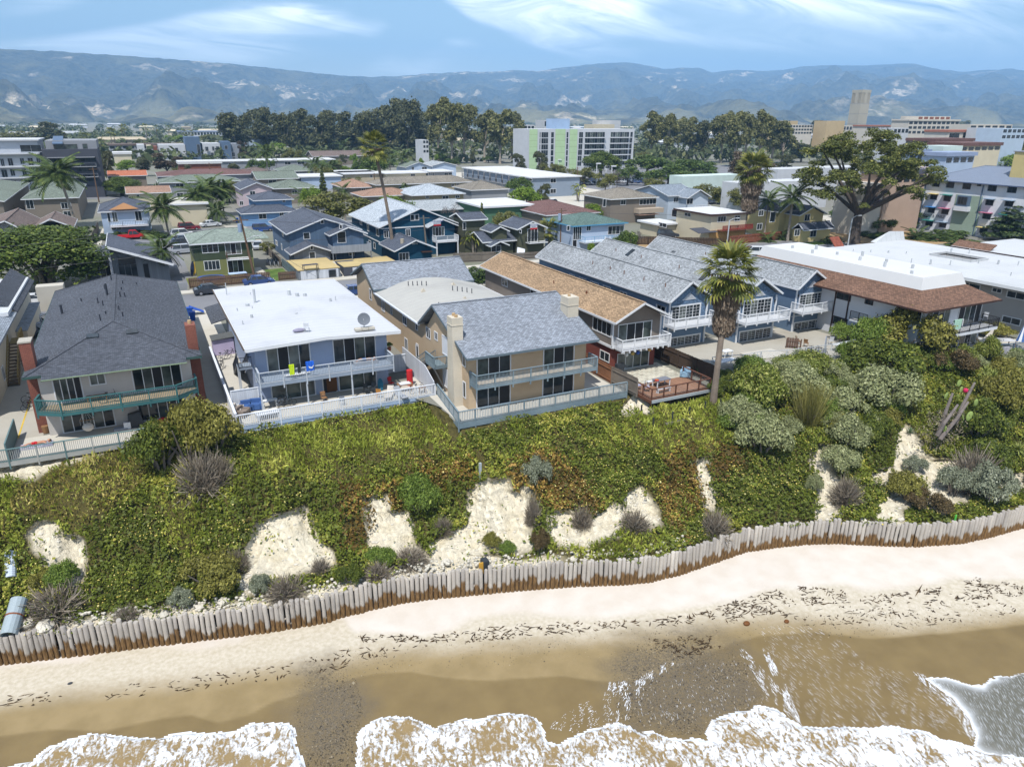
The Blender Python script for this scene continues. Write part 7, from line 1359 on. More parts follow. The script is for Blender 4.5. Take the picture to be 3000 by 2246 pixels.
dryz=inpoly(cx_,cy_,[(30,1500),(100,1370),(260,1305),(450,1300),(420,1420),(260,1540)])&(r_.random(len(C))<.6);DARK=[[px(k,*q)for q in p]for k,p in(('s',[(600,430),(960,420),(1120,640),(1200,900),(1180,1080),(800,1180),(520,1100),(540,780)]),('s',[(1340,440),(1700,330),(2060,450),(1900,560),(1660,660),(1660,820),(1360,800)]),('u',[(190,820),(560,720),(900,700),(860,900),(840,1270),(400,1330),(200,1200)]),('t',[(1300,330),(2150,420),(2200,640),(1900,620),(1600,560)]),('u',[(1160,700),(1400,660),(1400,900),(1200,980)]))]
dkz=sstep(-25,35,zone(DARK,1.3));kind[(kind==1)&(r_.random(len(C))<dkz*.85)]=0
kind[dryz&(kind!=2)]=3
mound=.10+.5*sstep(.42,.66,fbm(C[:,0]*.55,C[:,2]*.8+C[:,1]*.4,310,3))+.3*fbm(C[:,0]*.9,C[:,2]*1.1+C[:,1]*.5,311,3)**1.3+.12*fbm(C[:,0]*3,C[:,2]*3.4+C[:,1]*2,313,2)
def leaves(sel,size,aspect,upb,h,mtr,name,rb):
 c=C[sel];nr=NRM[sel];m=len(c);rnd=np.clip(rb[sel]+.20*r_.normal(size=m),0,1)
 c=c+nr*(mound[sel]*h*r_.uniform(.25,1.1,m))[:,None]
 d=nr*.8+r_.normal(size=(m,3))*.75;d[:,2]+=upb;d/=np.linalg.norm(d,axis=1)[:,None]
 t1=np.cross(d,r_.normal(size=(m,3)));t1/=np.linalg.norm(t1,axis=1)[:,None]
 s=(size*r_.lognormal(0,.3,m))[:,None]
 if aspect>2:a=d;V=np.stack([c-t1*s*.12,c+t1*s*.12,c+a*s+t1*s*.3*r_.normal(size=(m,1)),c+a*s*.6-t1*s*.12],1)
 else:t2=np.cross(d,t1);V=np.stack([c-t1*s,c+t2*s*.6,c+t1*s,c-t2*s*.6],1)
 faces_np(name,V,mtr,rnd,kind='stuff')
rb_=.40+1.5*(fbm(C[:,0]*.8,C[:,2]*1.2,315,3)-.5)
rb_=rb_-.24*dkz+.14*(gz>-10)
leaves(keep_&(kind==0),.105,1,.3,1.0,leafm('ice_plant',(126,138,46),(206,198,86)),'ice_plant',rb_)
leaves(keep_&(kind==2),.105,1,.3,1.0,leafm('red_ice_plant',(146,116,54),(206,164,84)),'red_ice_plant',rb_)
leaves(keep_&(kind==1),.24,3,.9,.9,leafm('grass',(172,184,68),(230,228,114)),'grass',rb_)
leaves(keep_&(kind==3),.22,3,.8,.9,leafm('dry_grass',(190,172,92),(228,210,132)),'dry_grass',rb_)
fl=keep_&((kind==0)|(kind==2))&(fbm(C[:,0]*.35,C[:,1]*.35+C[:,2]*.3,317,3)>.44)&(r_.random(len(C))<.045)
c=C[fl]+NRM[fl]*(mound[fl]*1.05+.05)[:,None];m=len(c);s=(.04*r_.lognormal(0,.25,m))[:,None];a1=np.tile(RT[None],(m,1));d_=NRM[fl]*.5+np.array([-.2,-.35,.6]);d_/=np.linalg.norm(d_,axis=1)[:,None];t1=np.cross(d_,a1);t1/=np.linalg.norm(t1,axis=1)[:,None];t2=np.cross(d_,t1)
faces_np('yellow_flowers',np.stack([c-t1*s,c+t2*s,c+t1*s,c-t2*s],1),leafm('petal',(238,214,104),(250,236,160)),kind='stuff')
# rubble of pale rocks behind the piling wall
rockm=mat('pale_rock',lin((222,214,196)),.95,var=.12,sc_=3,bump=.8)
rvs=[]
for i in range(5):
 b_=bmesh_=MB().ball((0,0,0),1,7,5,(1,.8,.65));rr_=random.Random(i);b_.v=[(x*rr_.uniform(.8,1.15),y*rr_.uniform(.8,1.15),z*rr_.uniform(.75,1.1))for x,y,z in b_.v];rvs.append(b_.mesh('rock',rockm))
BIGR=[('s',1440,1140,.42),('s',1575,1115,.3),('s',1545,1155,.28),('s',1300,1175,.35),('s',1060,1235,.4),('s',1100,1240,.3),('s',580,1270,.3),('s',660,1275,.26),('s',300,1310,.75),('s',170,1290,.6),('s',2010,1110,.25),('s',1890,1140,.25),('s',2140,1110,.26),('t',680,1140,.42),('t',720,1150,.34),('t',765,1155,.36),('t',620,1155,.32),('t',540,1185,.32),('t',480,1205,.28),('t',410,1215,.28),('t',1265,1120,.38),('t',1330,1120,.4),('t',1505,1075,.34),('t',1890,1095,.3),('t',985,1135,.28),('t',1020,1130,.25),('t',360,1225,.26),('u',1170,1275,.3),('u',1410,1285,.3)]
gl_=['pale boulder lying behind the piling wall among smaller rubble']
for i,(k,x,y,s)in enumerate(BIGR):
 q=onbluff(k,x,y);o=bpy.data.objects.new('boulder',rvs[i%5]);COL.objects.link(o);o.location=q+Vector((0,0,s*.3));o.scale=(s,s,s);o.rotation_euler=(0,0,i);tag(o,'pale boulder lying in the rubble behind the piling wall','rock','boulders behind the piling wall')
rub=MB();rr_=random.Random(5)
for i in range(900):
 x=rr_.uniform(-13,34);d_=rr_.uniform(.3,1.5);s=rr_.uniform(.05,.17);y=float(yw(x))+d_;z=float(np.interp(d_,[.3,1.6],[-6.95,-6.3]));rub.ball((x,y,z+s*.3),s,5,3,(1,.8,.7))
for p in BARE[:12]:
 for i in range(34):
  X=rr_.uniform(min(q[0]for q in p),max(q[0]for q in p));Y=rr_.uniform(min(q[1]for q in p),max(q[1]for q in p))
  if inpoly(np.array([X]),np.array([Y]),p)[0]:q=onbluff('o',X,Y);s=rr_.uniform(.05,.2);rub.ball((q.x,q.y,q.z),s,5,3,(1.2,.9,.8))
tag(obj('rubble',rub,rockm),kind='stuff')
# ---------------------------------------------------------------- shrubs, one by one
twig=mat('grey_twig',lin((160,146,126)),.95,'leaf',col2=lin((200,188,168)))
SHV={}
def shrub_var(kind,i):
 if(kind,i)in SHV:return SHV[kind,i]
 r_=np.random.default_rng(sum(map(ord,kind))+13*i);bl=[]
 for q in range(22):a=r_.uniform(0,6.3);w=.78*math.sqrt(r_.random());bl.append((w*math.cos(a),w*math.sin(a),.25+.5*(1-w*w)*r_.uniform(.5,1),r_.uniform(.2,.36),.8))
 cm={'coyote':((164,170,116),(218,218,166)),'dark':((100,114,40),(160,164,66)),'olive':((144,140,62),(196,186,98)),'leafy':((124,148,58),(186,198,98)),'sage':((156,162,132),(206,208,182)),'bronze':((112,96,62),(156,130,88)),'white':((126,138,52),(212,208,124))}
 if kind=='dry':
  n=1700;a=r_.uniform(0,6.3,n);ph=np.arccos(r_.uniform(.05,1,n));L0=r_.uniform(.15,.7,n);L1=np.minimum(1,L0+r_.uniform(.15,.4,n));d=np.stack([np.sin(ph)*np.cos(a),np.sin(ph)*np.sin(a),np.cos(ph)*.9],1);j=r_.normal(size=(n,3))*.12;p0=d*L0[:,None];p1=d*L1[:,None]+j;t=np.cross(p1-p0,r_.normal(size=(n,3)));t=t/np.linalg.norm(t,axis=1)[:,None]*.012
  V=np.stack([p0-t,p0+t,p1+t*.5,p1-t*.5],1);fo=faces_np('twigs',V,twig,r_.random(n),parent='mesh')
 elif kind=='reed':
  n=900;a=r_.uniform(0,6.3,n);R_=.3*np.sqrt(r_.random(n));p0=np.stack([R_*np.cos(a),R_*np.sin(a),0*a],1);p1=p0+np.stack([r_.normal(0,.42,n),r_.normal(0,.42,n),r_.uniform(.4,1.05,n)],1);t=np.stack([np.cos(a),np.sin(a),0*a],1)*.013
  fo=faces_np('blades',np.stack([p0-t,p0+t,p1+t*.3,p1-t*.3],1),leafm('reed',(150,146,78),(198,188,112)),r_.random(n),parent='mesh')
 else:
  V,rn=blob_leaves(r_,bl,9500,.031,.35,.5);fo=faces_np('foliage',V,leafm('shrub_'+kind,*cm[kind]),rn,parent='mesh')
 mb=MB()
 for q in range(7):a=q*.9;mb.tube([(0,0,-.3),(.25*math.cos(a),.25*math.sin(a),.25),(.55*math.cos(a),.55*math.sin(a),.45+.2*(q%2))],[.05,.035,.012],5)
 SHV[kind,i]=(mb.mesh('stems',mat('twig_bark',lin((132,122,112)),.95)),fo);return SHV[kind,i]
SN=0
def shrub(kind,label,k,x,y,wpx,hpx,group=None,lift=0):
 global SN
 SN+=1;q=onbluff(k,x,y);dist=math.sqrt(q.x**2+q.y**2+(24-q.z)**2);w=wpx/KR[k][2]/FPX*dist*1.1;h=hpx/KR[k][2]/FPX*dist*1.15
 r=thing('shrub',label,'shrub',(q.x,q.y+w*.2,q.z-.1+lift),random.uniform(0,6.3),group);v=shrub_var(kind,SN%3)
 r.scale=(w/1.9,w/1.9,h/1.0)
 for nm,me in(('stems',v[0]),(v[1].name.split('.')[0],v[1])):o=bpy.data.objects.new(nm,me);link(o,r)
 return r
for a in(('white','green shrub mound flecked with pale flowers right of the shaggy palm','u',540,560,360,260),('white','flat green shrub mound with yellow flecks below the chain link fence','u',880,340,360,120),('coyote','pale grey green coyote bush in the middle of the slope, left','u',810,560,330,230),('coyote','broad pale coyote bush left of the cactus','u',1390,590,400,240),('coyote','pale coyote bush below the tall reeds','u',1080,640,300,180),('coyote','pale coyote bush over the bare red slope, upper','u',430,680,280,190),('coyote','large pale coyote bush hanging over dark hollow','u',560,880,330,270),('coyote','coyote bush on the bare gully, upper','u',1090,820,280,210),('coyote','small coyote bush on the bare gully, lower','u',1040,960,240,150),('dark','wide dark green hedge like shrub below the agaves','u',1370,350,460,190),('dark','dark shrub left end of the wide hedge mass','u',1190,310,160,120),('olive','big olive green shrub before the white apartments','u',1520,240,420,280),('leafy','tall leafy green shrub at the fence end','u',1250,180,220,220),('bronze','bronze shrub right of the olive one','u',1770,320,240,140),('olive','dark olive shrub at the right edge of the slope','u',2130,620,260,260),('dark','rounded dark green shrub right of the cactus','u',1960,780,260,240),('dark','dark yellow green shrub at lower right','u',2010,980,260,190),('reed','tall tan grass clump in the middle of the right slope','u',850,690,220,250),('sage','small pale shrub on bare sand below the cactus','u',1520,960,120,100),('sage','pale grey shrub on the lower bare slope','u',1780,1130,170,170),('sage','large pale grey shrub above the wall at lower right','u',2060,1190,240,230),('dry','bare grey twiggy bush at lower right','u',1930,1080,260,240),('dry','grey twiggy bush beside the bare gully','u',1090,1190,190,190),('dry','grey twiggy bush just above the wall bend','u',245,1400,210,190),('olive','yellow green bush on the lower right gully','u',1490,1150,220,150),('bronze','reddish brown bush above the wall','u',1630,1230,210,120),('coyote','small pale bush at the edge of the left gully','u',860,1110,110,130),('leafy','small round green shrub at the chain link fence','D',1065,1060,85,85),('leafy','green shrub beside the redwood deck corner','x',1050,460,130,140),('dark','dark shrub at the shaggy palm foot','D',760,1190,150,110),('dark','deep green shrub below the redwood deck end','D',720,1280,180,120),('leafy','yellow green flowering shrub by the white apartments left wall','E',350,860,190,130),('olive','dark green hedge at the right deck end','E',1560,830,220,90),('leafy','green shrub at the right edge by the umbrella','E',1720,1030,140,90),('coyote','spiky pale shrub below the right deck','E',1370,1070,160,90),('dark','upper left lobe of the large bush below the deck','s',1070,330,330,330),('olive','large olive bush hiding the deck corner','s',1400,210,420,340),('olive','olive middle of the large bush below the deck','s',1220,290,340,380),('dry','bare grey underside of the large bush','s',1310,440,300,260),('dry','grey branches at the right foot of the large bush','s',1420,380,220,200),('dry','wide grey dead brush near the pipe','s',370,1260,350,170),('dry','small grey dead brush at the wall','s',820,1285,150,95),('dry','grey dead brush left of the pale scarp','s',1530,950,170,140),('olive','olive brown bush below the long ice plant lobe','s',1390,1090,390,190),('sage','round silver shrub just above the wall','s',1170,1190,150,120),('sage','pale shrub on the pale scarp foot','s',1695,1090,120,140),('dry','grey dead brush along the scarp foot','s',1870,1120,270,130),('dry','grey brush at the right of the scarp foot','s',2090,960,130,110),('leafy','green herb patch left above the dead brush','s',410,1060,170,150),('olive','olive bush by the corrugated pipe','s',300,1080,150,130),('leafy','bright leafy shrub hanging over the left scarp','t',520,800,260,260),('sage','pale olive shrub standing above the middle scarp','t',1290,620,180,200),('dry','grey dead mound at the scarp foot, left','t',250,1230,190,120),('leafy','green shrub on top of the grey mound','t',260,1130,170,120),('dry','dark grey dead mound with hollow','t',460,1160,250,110),('dry','grey brush between two scarps','t',670,920,140,120),('olive','olive grass tuft on the middle scarp foot','t',985,1000,120,100),('leafy','small green tuft on the middle scarp foot','t',1080,1040,110,80),('bronze','rust coloured weed on the middle scarp','t',1300,1060,120,180),('dry','pale violet dead shrub on the right scarp','t',1920,920,210,150),('dry','hanging grey roots under the red ice plant','t',1560,880,140,160),('dry','hanging grey roots beside the middle scarp','t',1250,860,110,220),('dark','green bush low at the left of the scarps','t',60,1270,150,140)):shrub(*a)
for i in range(60):
 x,y=random.uniform(330,2200),random.uniform(230,800)
 if y<330+0*x and x<700:continue
 if any(inpoly(np.array([px('u',x,y)[0]]),np.array([px('u',x,y)[1]]),p)[0]for p in BARE)or abs(x-1680)<160 and y>330:continue
 shrub(('coyote','olive','white','coyote','leafy','dark')[i%6],'low shrub in the continuous scrub of the right slope','u',x,y,random.uniform(130,230),random.uniform(90,150),'scrub on the right slope')
def blade(l_,w,b_):return MB().add([(0,-w*.5,0),(l_*.45,-w,b_*.5),(l_,0,b_),(l_*.45,w,b_*.5),(0,w*.5,0),(l_*.4,0,b_*.5-w*.5)],[(0,5,1),(1,5,2),(2,5,3),(3,5,4),(4,5,0),(0,1,2,3,4)])
agm=mat('agave_leaf',lin((122,146,104)),.6,var=.15);yum=mat('yucca_leaf',lin((150,158,82)),.6,var=.2);agb=blade(1,.1,.15).mesh('blade',agm);yub=blade(1,.05,.1).mesh('blade',yum)
def rosette(name,label,p,s,me,n,group=None,trunk=0):
 r=thing(name,label,'plant',p,group=group)
 if trunk:obj('trunk',MB().tube([(0,0,-.3),(.05,0,trunk)],[.12,.09],6),mat('twig_bark',(0,0,0)),r,local=True)
 for i in range(n):o=bpy.data.objects.new('blade',me);link(o,r);o.location=(0,0,trunk);o.rotation_euler=Euler((0,-RD(80-75*(i/n)**.8 if not trunk else 80-120*i/n),i*2.4));q=s*random.uniform(.85,1.1);o.scale=(q,q,q)
for i,(k,x,y,s)in enumerate((('z',970,375,.75),('z',1105,415,.5),('z',1155,455,.55),('z',1265,385,1.1),('z',545,420,.5),('z',615,445,.5),('z',1240,330,.5),('M',80,545,.6),('u',1010,450,1.4),('E',1440,1050,.8),('M',690,340,.9))):rosette('agave',['green agave rosette just outside the chain link fence','small agave below the fence','agave low of the pair below the fence','large spiky agave by the fence end','small dark agave by the round shrub','pale low agave left of the flowered mound','little agave between fence and large one','agave alone on the bare sand left of the cactus','wide spiky plant among the coyote bushes','grey agave below the right deck','dark spiky agave below the yucca heads'][i],onbluff(k,x,y),s,agb,26)
for i,(x,y)in enumerate(((650,130),(700,110),(745,160),(690,190),(760,215),(810,120),(845,165),(900,95),(905,150),(780,75),(650,70),(895,680))):rosette('yucca','yucca head with radiating yellow green blades, at right of the slope',onbluff('M',x,y+55),.95,yub,38,'yucca heads on the right slope',.7)
# the collapsed cactus with grey stalks
q=onbluff('M',330,640);r=thing('cactus_clump','large collapsed cactus with grey dead stalks over bare sand','cactus',q);dgy=mat('dead_stalk',lin((132,122,116)),.95,var=.3,sc_=4,bump=.9)
def MP(x,y,dz):
 d=ray('M',x,y);Y=q.y-.3+dz;t=Y/d[1];return Vector((t*d[0],Y,CAM_H+t*d[2]))
for pts in(((290,540,0),(340,400,-.2),(400,240,-.1)),((300,600,-.3),(430,440,-.4),(520,310,0)),((420,480,.2),(480,330,.3),(570,160,.5)),((490,500,0),(570,400,0),(620,330,.2)),((280,570,-.4),(330,480,-.6),(440,330,-.6))):obj('stalk',MB().tube([MP(*p)for p in pts],[.2,.16,.1],7),dgy,r)
pdm=mat('cactus_pad',lin((142,162,88)),.6,var=.12)
for x,y,s in((530,420,.45),(580,315,.35),(450,165,.3),(465,215,.3),(350,260,.3),(480,430,.35),(340,520,.3)):c=MP(x,y,-.3);obj('pad',MB().ball((0,0,0),s,10,6,(.7,.18,1.1)).xf(Matrix.Translation(c)@Matrix.Rotation(random.uniform(-.5,.5),4,'Y')@Matrix.Rotation(random.uniform(-.6,.6),4,'Z')),pdm,r,smooth=True)
obj('flower',MB().ball(MP(500,220,-.4),.22,8,5),mat('magenta',lin((196,32,84)),.7),r)
V=[];rr_=np.random.default_rng(9)
for i in range(1500):
 x=rr_.normal(370,110);y=rr_.uniform(380,760)if abs(x-370)<170 else rr_.uniform(480,640)
 c=np.array(MP(x,y,rr_.uniform(-.5,.5)));l_=rr_.uniform(.12,.35);d=rr_.normal(size=3);d[2]-=1.0;d/=np.linalg.norm(d);t=np.cross(d,rr_.normal(size=3));t=t/np.linalg.norm(t)*.05;V.append([c-t,c+d*l_*.5-t*.6,c+d*l_,c+d*l_*.5+t])
faces_np('dead_leaves',np.array(V),mat('dead_pad',lin((150,138,116)),.95,'leaf',col2=lin((210,196,160))),rr_.random(1500),parent=r,kind='stuff')
# poles and pipes on the slope
galv=mat('galvanised',(.42,.44,.45),.5);post_=mat('steel_post',lin((58,62,64)),.6)
for i,(k,x,y)in enumerate((('D',80,1440),('D',172,1545),('D',310,1495),('D',445,1455),('D',572,1420),('D',692,1400))):p=onbluff(k,x,y);single('garden_stake',MB().box(p.x-.05,p.x+.05,p.y-.05,p.y+.05,p.z-.3,p.z+1.15),post_,'dark steel stake in the grass below the redwood deck','stake','stakes below the redwood deck')
a,b=onbluff('D',260,1525),onbluff('D',510,1455);single('timber_edging',MB().bar(a+Vector((0,0,.15)),b+Vector((0,0,.15)),.3,.25),mat('grey_wood',(0,0,0)),'long grey timber retaining board between the steel stakes','timber')
p=onbluff('t',897,560);single('survey_post',MB().box(p.x-.09,p.x+.09,p.y-.09,p.y+.09,p.z-.2,p.z+1.5),mat('pale_grey_wood',(0,0,0)),'lone grey wooden post standing at the top of the scarp','post')
p=onbluff('D',870,1360);single('dead_branch',MB().tube([p,p+Vector((.1,0,.5)),p+Vector((.3,0,1.2))],[.06,.05,.02],5),bark_p,'pale dead branch sticking out before the flowered mound','branch')
p=onbluff('s',60,1330);r=thing('drain_pipe','rusty banded metal drain pipe opening over the wall at far left','pipe',p);d_=Vector((.25,.9,.5)).normalized();a=p+Vector((.1,-.9,.35));N_=12
sh_=MB();e1=d_.cross(Vector((0,0,1))).normalized();e2=e1.cross(d_)
for s,L_ in((0,0.),(0,2.4)):pass
ring=lambda c,R_:[tuple(c+(e1*math.cos(2*math.pi*i/14)+e2*math.sin(2*math.pi*i/14))*R_)for i in range(14)]
vs_=ring(a,.5)+ring(a+d_*2.4,.5)+ring(a,.44)+ring(a+d_*1.0,.44);f_=[]
for i in range(14):j=(i+1)%14;f_+=[(i,j,14+j,14+i),(28+j,28+i,42+i,42+j),(j,i,28+i,28+j)]
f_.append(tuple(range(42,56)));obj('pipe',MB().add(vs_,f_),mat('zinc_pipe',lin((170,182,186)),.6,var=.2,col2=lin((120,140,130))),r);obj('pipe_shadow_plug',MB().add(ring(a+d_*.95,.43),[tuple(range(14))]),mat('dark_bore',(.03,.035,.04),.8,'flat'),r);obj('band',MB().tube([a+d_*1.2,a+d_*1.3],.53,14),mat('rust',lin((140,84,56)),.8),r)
p=onbluff('s',80,920);m_=MB();d_=Vector((.05,.75,.65)).normalized()
m_.tube([p-d_*.9+Vector((0,0,.3))+d_*(i*.075)for i in range(25)],[.33+.03*(i%2)for i in range(25)],12);single('corrugated_pipe',m_,mat('zinc_pale',lin((206,216,226)),.5),'pale corrugated culvert pipe showing through the ice plant','pipe')
p=onbluff('t',900,1145);r=thing('yellow_sign_frame','yellow and black cabinet standing tilted behind the piling wall','cabinet',p);obj('front',MB().box(p.x-.28,p.x+.05,p.y-.25,p.y-.15,p.z,p.z+.95),mat('mustard',lin((206,158,60)),.7),r);obj('body',MB().box(p.x+.05,p.x+.5,p.y-.3,p.y+.3,p.z-.1,p.z+1.0),mat('black_plastic',(.03,.035,.04),.5,'flat'),r)
p=onbluff('u',1750,1305);single('marker_stake',MB().box(p.x-.05,p.x+.05,p.y-.05,p.y+.05,p.z,p.z+.9),mat('lime',lin((110,220,90)),.6),'bright green tipped stake behind the wall at right','stake')
# ================================================================ vehicles
tyre=mat('tyre',(.02,.02,.02),.9,'flat');chrome=mat('hub_metal',(.5,.5,.52),.35,'flat',metal=.8);carglass=mat('car_glass',(.02,.025,.03),.05,'glass')
PRF={'sedan':([(-2.25,.35),(-2.3,.7),(-2.1,.92),(-1.5,.98),(1.0,.95),(1.9,.82),(2.25,.6),(2.2,.3)],(-1.75,-1.0,.35,1.25,1.42)),'suv':([(-2.25,.4),(-2.3,.9),(-2.2,1.05),(1.0,1.05),(2.0,.95),(2.25,.7),(2.2,.35)],(-2.25,-2.0,.5,1.2,1.72)),'pickup':([(-2.7,.5),(-2.75,1.0),(-.6,1.02),(1.3,1.05),(2.4,.98),(2.6,.75),(2.55,.45)],(-.6,-.45,.75,1.4,1.8))}
CB={}
def car(label,kind,colr,k,x,y,rz,group=None,z=.01):
 p=PG(k,x,y);r=thing('parked_car' if kind!='pickup' else 'pickup_truck',label,'car' if kind!='pickup' else 'truck',(p[0],p[1],z),rz,group);key=(kind,colr)
 if key not in CB:
  pf,(a0,a1,b1,b0,zt)=PRF[kind];n=len(pf);w=.9;paint=mat('paint_%s'%'_'.join(map(str,colr)),lin(colr),.25,'flat',spec=.6)
  vs_=[(px_,-w,z_)for px_,z_ in pf]+[(px_,w,z_)for px_,z_ in pf];body=MB().add(vs_,[tuple(range(n)),tuple(range(2*n-1,n-1,-1))]+[((i+1)%n,i,i+n,(i+1)%n+n)for i in range(n)])
  zb=pf[3][1]-.03;cab=MB().add([(a0,-.84,zb),(b0,-.84,zb),(b0,.84,zb),(a0,.84,zb),(a1,-.66,zt),(b1,-.66,zt),(b1,.66,zt),(a1,.66,zt)],[(0,1,5,4),(1,2,6,5),(2,3,7,6),(3,0,4,7),(4,5,6,7)])
  roof=MB().box(a1-.06,b1+.06,-.69,.69,zt,zt+.05)
  for s in(-1,1):
   for q in(.0,.5):xx=a1+(b1-a1)*q;roof.bar((xx-(.25 if q==0 else 0),s*.85,zb),(xx,s*.68,zt),.09,.05)
   roof.bar((b0,s*.85,zb),(b1,s*.68,zt),.07,.05)
  wh=MB().tube([(0,-.1,0),(0,.1,0)],.33,12);hb=MB().tube([(0,-.11,0),(0,.11,0)],.19,8)
  CB[key]=(body.mesh('body',paint),cab.mesh('windows',carglass),roof.mesh('cabin_roof',paint),wh.mesh('wheel',tyre),hb.mesh('rim',chrome),MB().box(-.02,.02,-.16,.16,-.06,.06).mesh('headlight',mat('lamp_lens',(.7,.7,.68),.2,'flat')),pf)
 b,c,rf,wh,hb,hl,pf=CB[key]
 for nm,me in(('body',b),('windows',c),('cabin_roof',rf)):o=bpy.data.objects.new(nm,me);link(o,r)
 L_=pf[-1][0]
 for sx in(-.62,.62):
  for sy in(-.84,.84):o=bpy.data.objects.new('wheel',wh);link(o,r);o.location=(sx*L_,sy,.33);h=bpy.data.objects.new('rim',hb);link(h,o)
 for sy in(-.6,.6):o=bpy.data.objects.new('headlight',hl);link(o,r);o.location=(pf[-2][0],sy,pf[-2][1]+.06)
 return r
W_,S_,D_,B_,R_=(232,234,236),(186,190,196),(62,66,74),(52,78,130),(206,30,40)
for a in(('white sedan parked under the huge round tree','sedan',W_,'A',265,300,0),('silver grey sedan in the driveway beside the cream stucco building','sedan',S_,'A',290,470,2.7),('blue grey sedan in the driveway nearest the brick chimney','sedan',(120,136,154),'A',245,545,2.8),('dark sedan parked at the kerb before the brown board fence','sedan',D_,'A',1650,215,.02),('blue car behind the white flat roof, by the utility pole','sedan',B_,'b',860,1605,0),('dark blue car in the street beyond the white roof corner','sedan',B_,'B',1175,225,0),('white SUV behind the cottages with roof rails','suv',W_,'D',955,185,2.6),('white car beside the bush behind the tan house','suv',W_,'q',310,465,1.5),('dark SUV in the dirt lot beside the fence','suv',D_,'D',285,45,-.3),('bright red pickup truck before the grey blue house','pickup',R_,'a',1290,1162,0),('dark red SUV with white roof in the palm driveway','suv',(140,30,50),'a',1840,1075,.1),('white SUV just below the dark red one','suv',W_,'a',1775,1140,.1),('dark blue sedan third in the driveway row','sedan',(70,84,104),'a',1790,1195,.1),('black sedan between dark blue and silver ones','sedan',D_,'a',1770,1225,.1),('silver white SUV nearest the light green house','suv',S_,'a',1800,1300,.1),('dark blue SUV before the bright blue house','suv',B_,'b',900,1085,0),('silver car behind the light green house by the fence','sedan',S_,'b',845,1255,1.5),('white sedan above the light green roof','sedan',W_,'b',390,1040,.2),('white van under the grey walk up apartments','suv',W_,'d',400,995,.2),('white golf cart like car by the big pine','suv',W_,'e',1590,1310,.3),('dark cart beside the white one by the big pine','suv',D_,'e',1530,1285,.3)):car(*a)
for i in range(22):car('car in the campus parking lot behind the grey walk up apartments','sedan' if i%3 else 'suv',(W_,B_,D_,S_,(90,110,150))[i%5],'d',575+32*i+(i>9)*4,(782+(i%2)*16)if i<11 else(772+(i%2)*12),1.9+.1*(i%3),'cars in the campus lot')
for i in range(7):car('car parked under the olive trees left of the thick palm trunk','sedan',(D_,W_,B_)[i%3],'e',235+38*i,1150-(i%2)*6,1.7,'cars under the olive trees')
# ================================================================ poles, lamps, wires
pw=mat('pole_wood',lin((122,96,76)),.95,var=.2,sc_=3)
def upole(label,x,y,h,lean=0,tr=True,arm=False,m=None):
 r=thing('utility_pole',label,'pole',(x,y,0));t=(lean,0,h);obj('shaft',MB().tube([(0,0,-.3),t],[.19,.13],8),m or pw,r,local=True)
 obj('crossarm',MB().bar((lean-1.1,0,h-.5),(lean+1.1,0,h-.5),.12,.12),m or pw,r,local=True)
 if tr:obj('transformer',MB().cyl(lean*.8-.5,-.2,h-2.2,h-1.0,.3,10),mat('transformer_blue',lin((150,168,190)),.6),r,local=True)
 if arm:obj('lamp_arm',MB().tube([(lean*.7,0,h*.66),(lean*.7+1.2,-.6,h*.72),(lean*.7+2.3,-1.2,h*.73)],.06,6),galv,r,local=True)
upole('leaning brown utility pole with transformer before the light green house',14.6,115.9,10.1,-1.2,True,True);upole('grey utility pole before the teal house',45.6,124.3,7.8,-.5,False,False,greyb);upole('utility pole with transformer behind the fan palm',71.5,121,8.2,0,True)
for lab,k,x,yb,yt in(('tall pale pole at the charcoal block corner','a',962,805,465),('slim brown pole before the long sage roof','b',405,680,420),('brown pole behind the teal house','c',330,890,685),('dark pole at the end of the white walk up roof','d',630,850,625),('dark pole among the flat roofs right of the conifer','b',1985,640,530),('pole at the sage roof by the solar house','a',1605,780,590)):p=PG(k,x,yb);upole(lab,p[0],p[1],ZH(k,x,yt,*p),0,False)
wire=mat('cable_black',(.05,.05,.055),.6,'flat')
for i,(a,b)in enumerate((((-90,114.5,8.2),(13.4,115.9,9.6)),((13.4,115.9,9.6),(45.1,124.3,7.3)),((45.1,124.3,7.3),(71.5,121,7.7)),((71.5,121,7.7),(112,101,8)),((-90,114.2,5.0),(13.8,115.7,6.4)),((13.8,115.7,6.4),(45.3,124.1,5.4)),((45.3,124.1,5.4),(71.5,120.8,5.6)),((13.4,115.9,9.3),(18,88,6.0)))):
 A,B2=Vector(a),Vector(b);single('overhead_wire',MB().tube([A.lerp(B2,t)-Vector((0,0,1.0*4*t*(1-t)*(A-B2).length/60))for t in np.linspace(0,1,13)],.022,4),wire,['upper wire left of the leaning utility pole','upper wire from the leaning pole to the teal house pole','upper wire from the teal house pole to the fan palm pole','upper wire right of the fan palm pole','lower wire left of the leaning utility pole','lower wire from the leaning pole to the teal house pole','lower wire from the teal house pole to the fan palm pole','service wire dropping from the leaning pole to the white roof'][i],'wire')
for i,(k,x,yb,yt)in enumerate((('d',130,660,535),('d',447,665,560),('d',703,650,545),('d',815,805,597),('d',912,680,568),('d',960,835,622),('d',1187,690,585),('d',1392,805,660),('d',1862,820,705),('e',722,1140,920),('e',1840,1235,1030),('f',412,1200,1080))):
 p=PG(k,x,yb);h=ZH(k,x,yt,*p);r=thing('street_lamp','white box headed parking lot lamp on a slender mast','street lamp',(p[0],p[1],0),group='campus parking lot lamps');obj('mast',MB().cyl(0,0,-.2,h,.14,8),offw,r,local=True);obj('lamp_head',MB().box(-.2,1.7,-.35,.35,h-.1,h+.3),white,r,local=True)
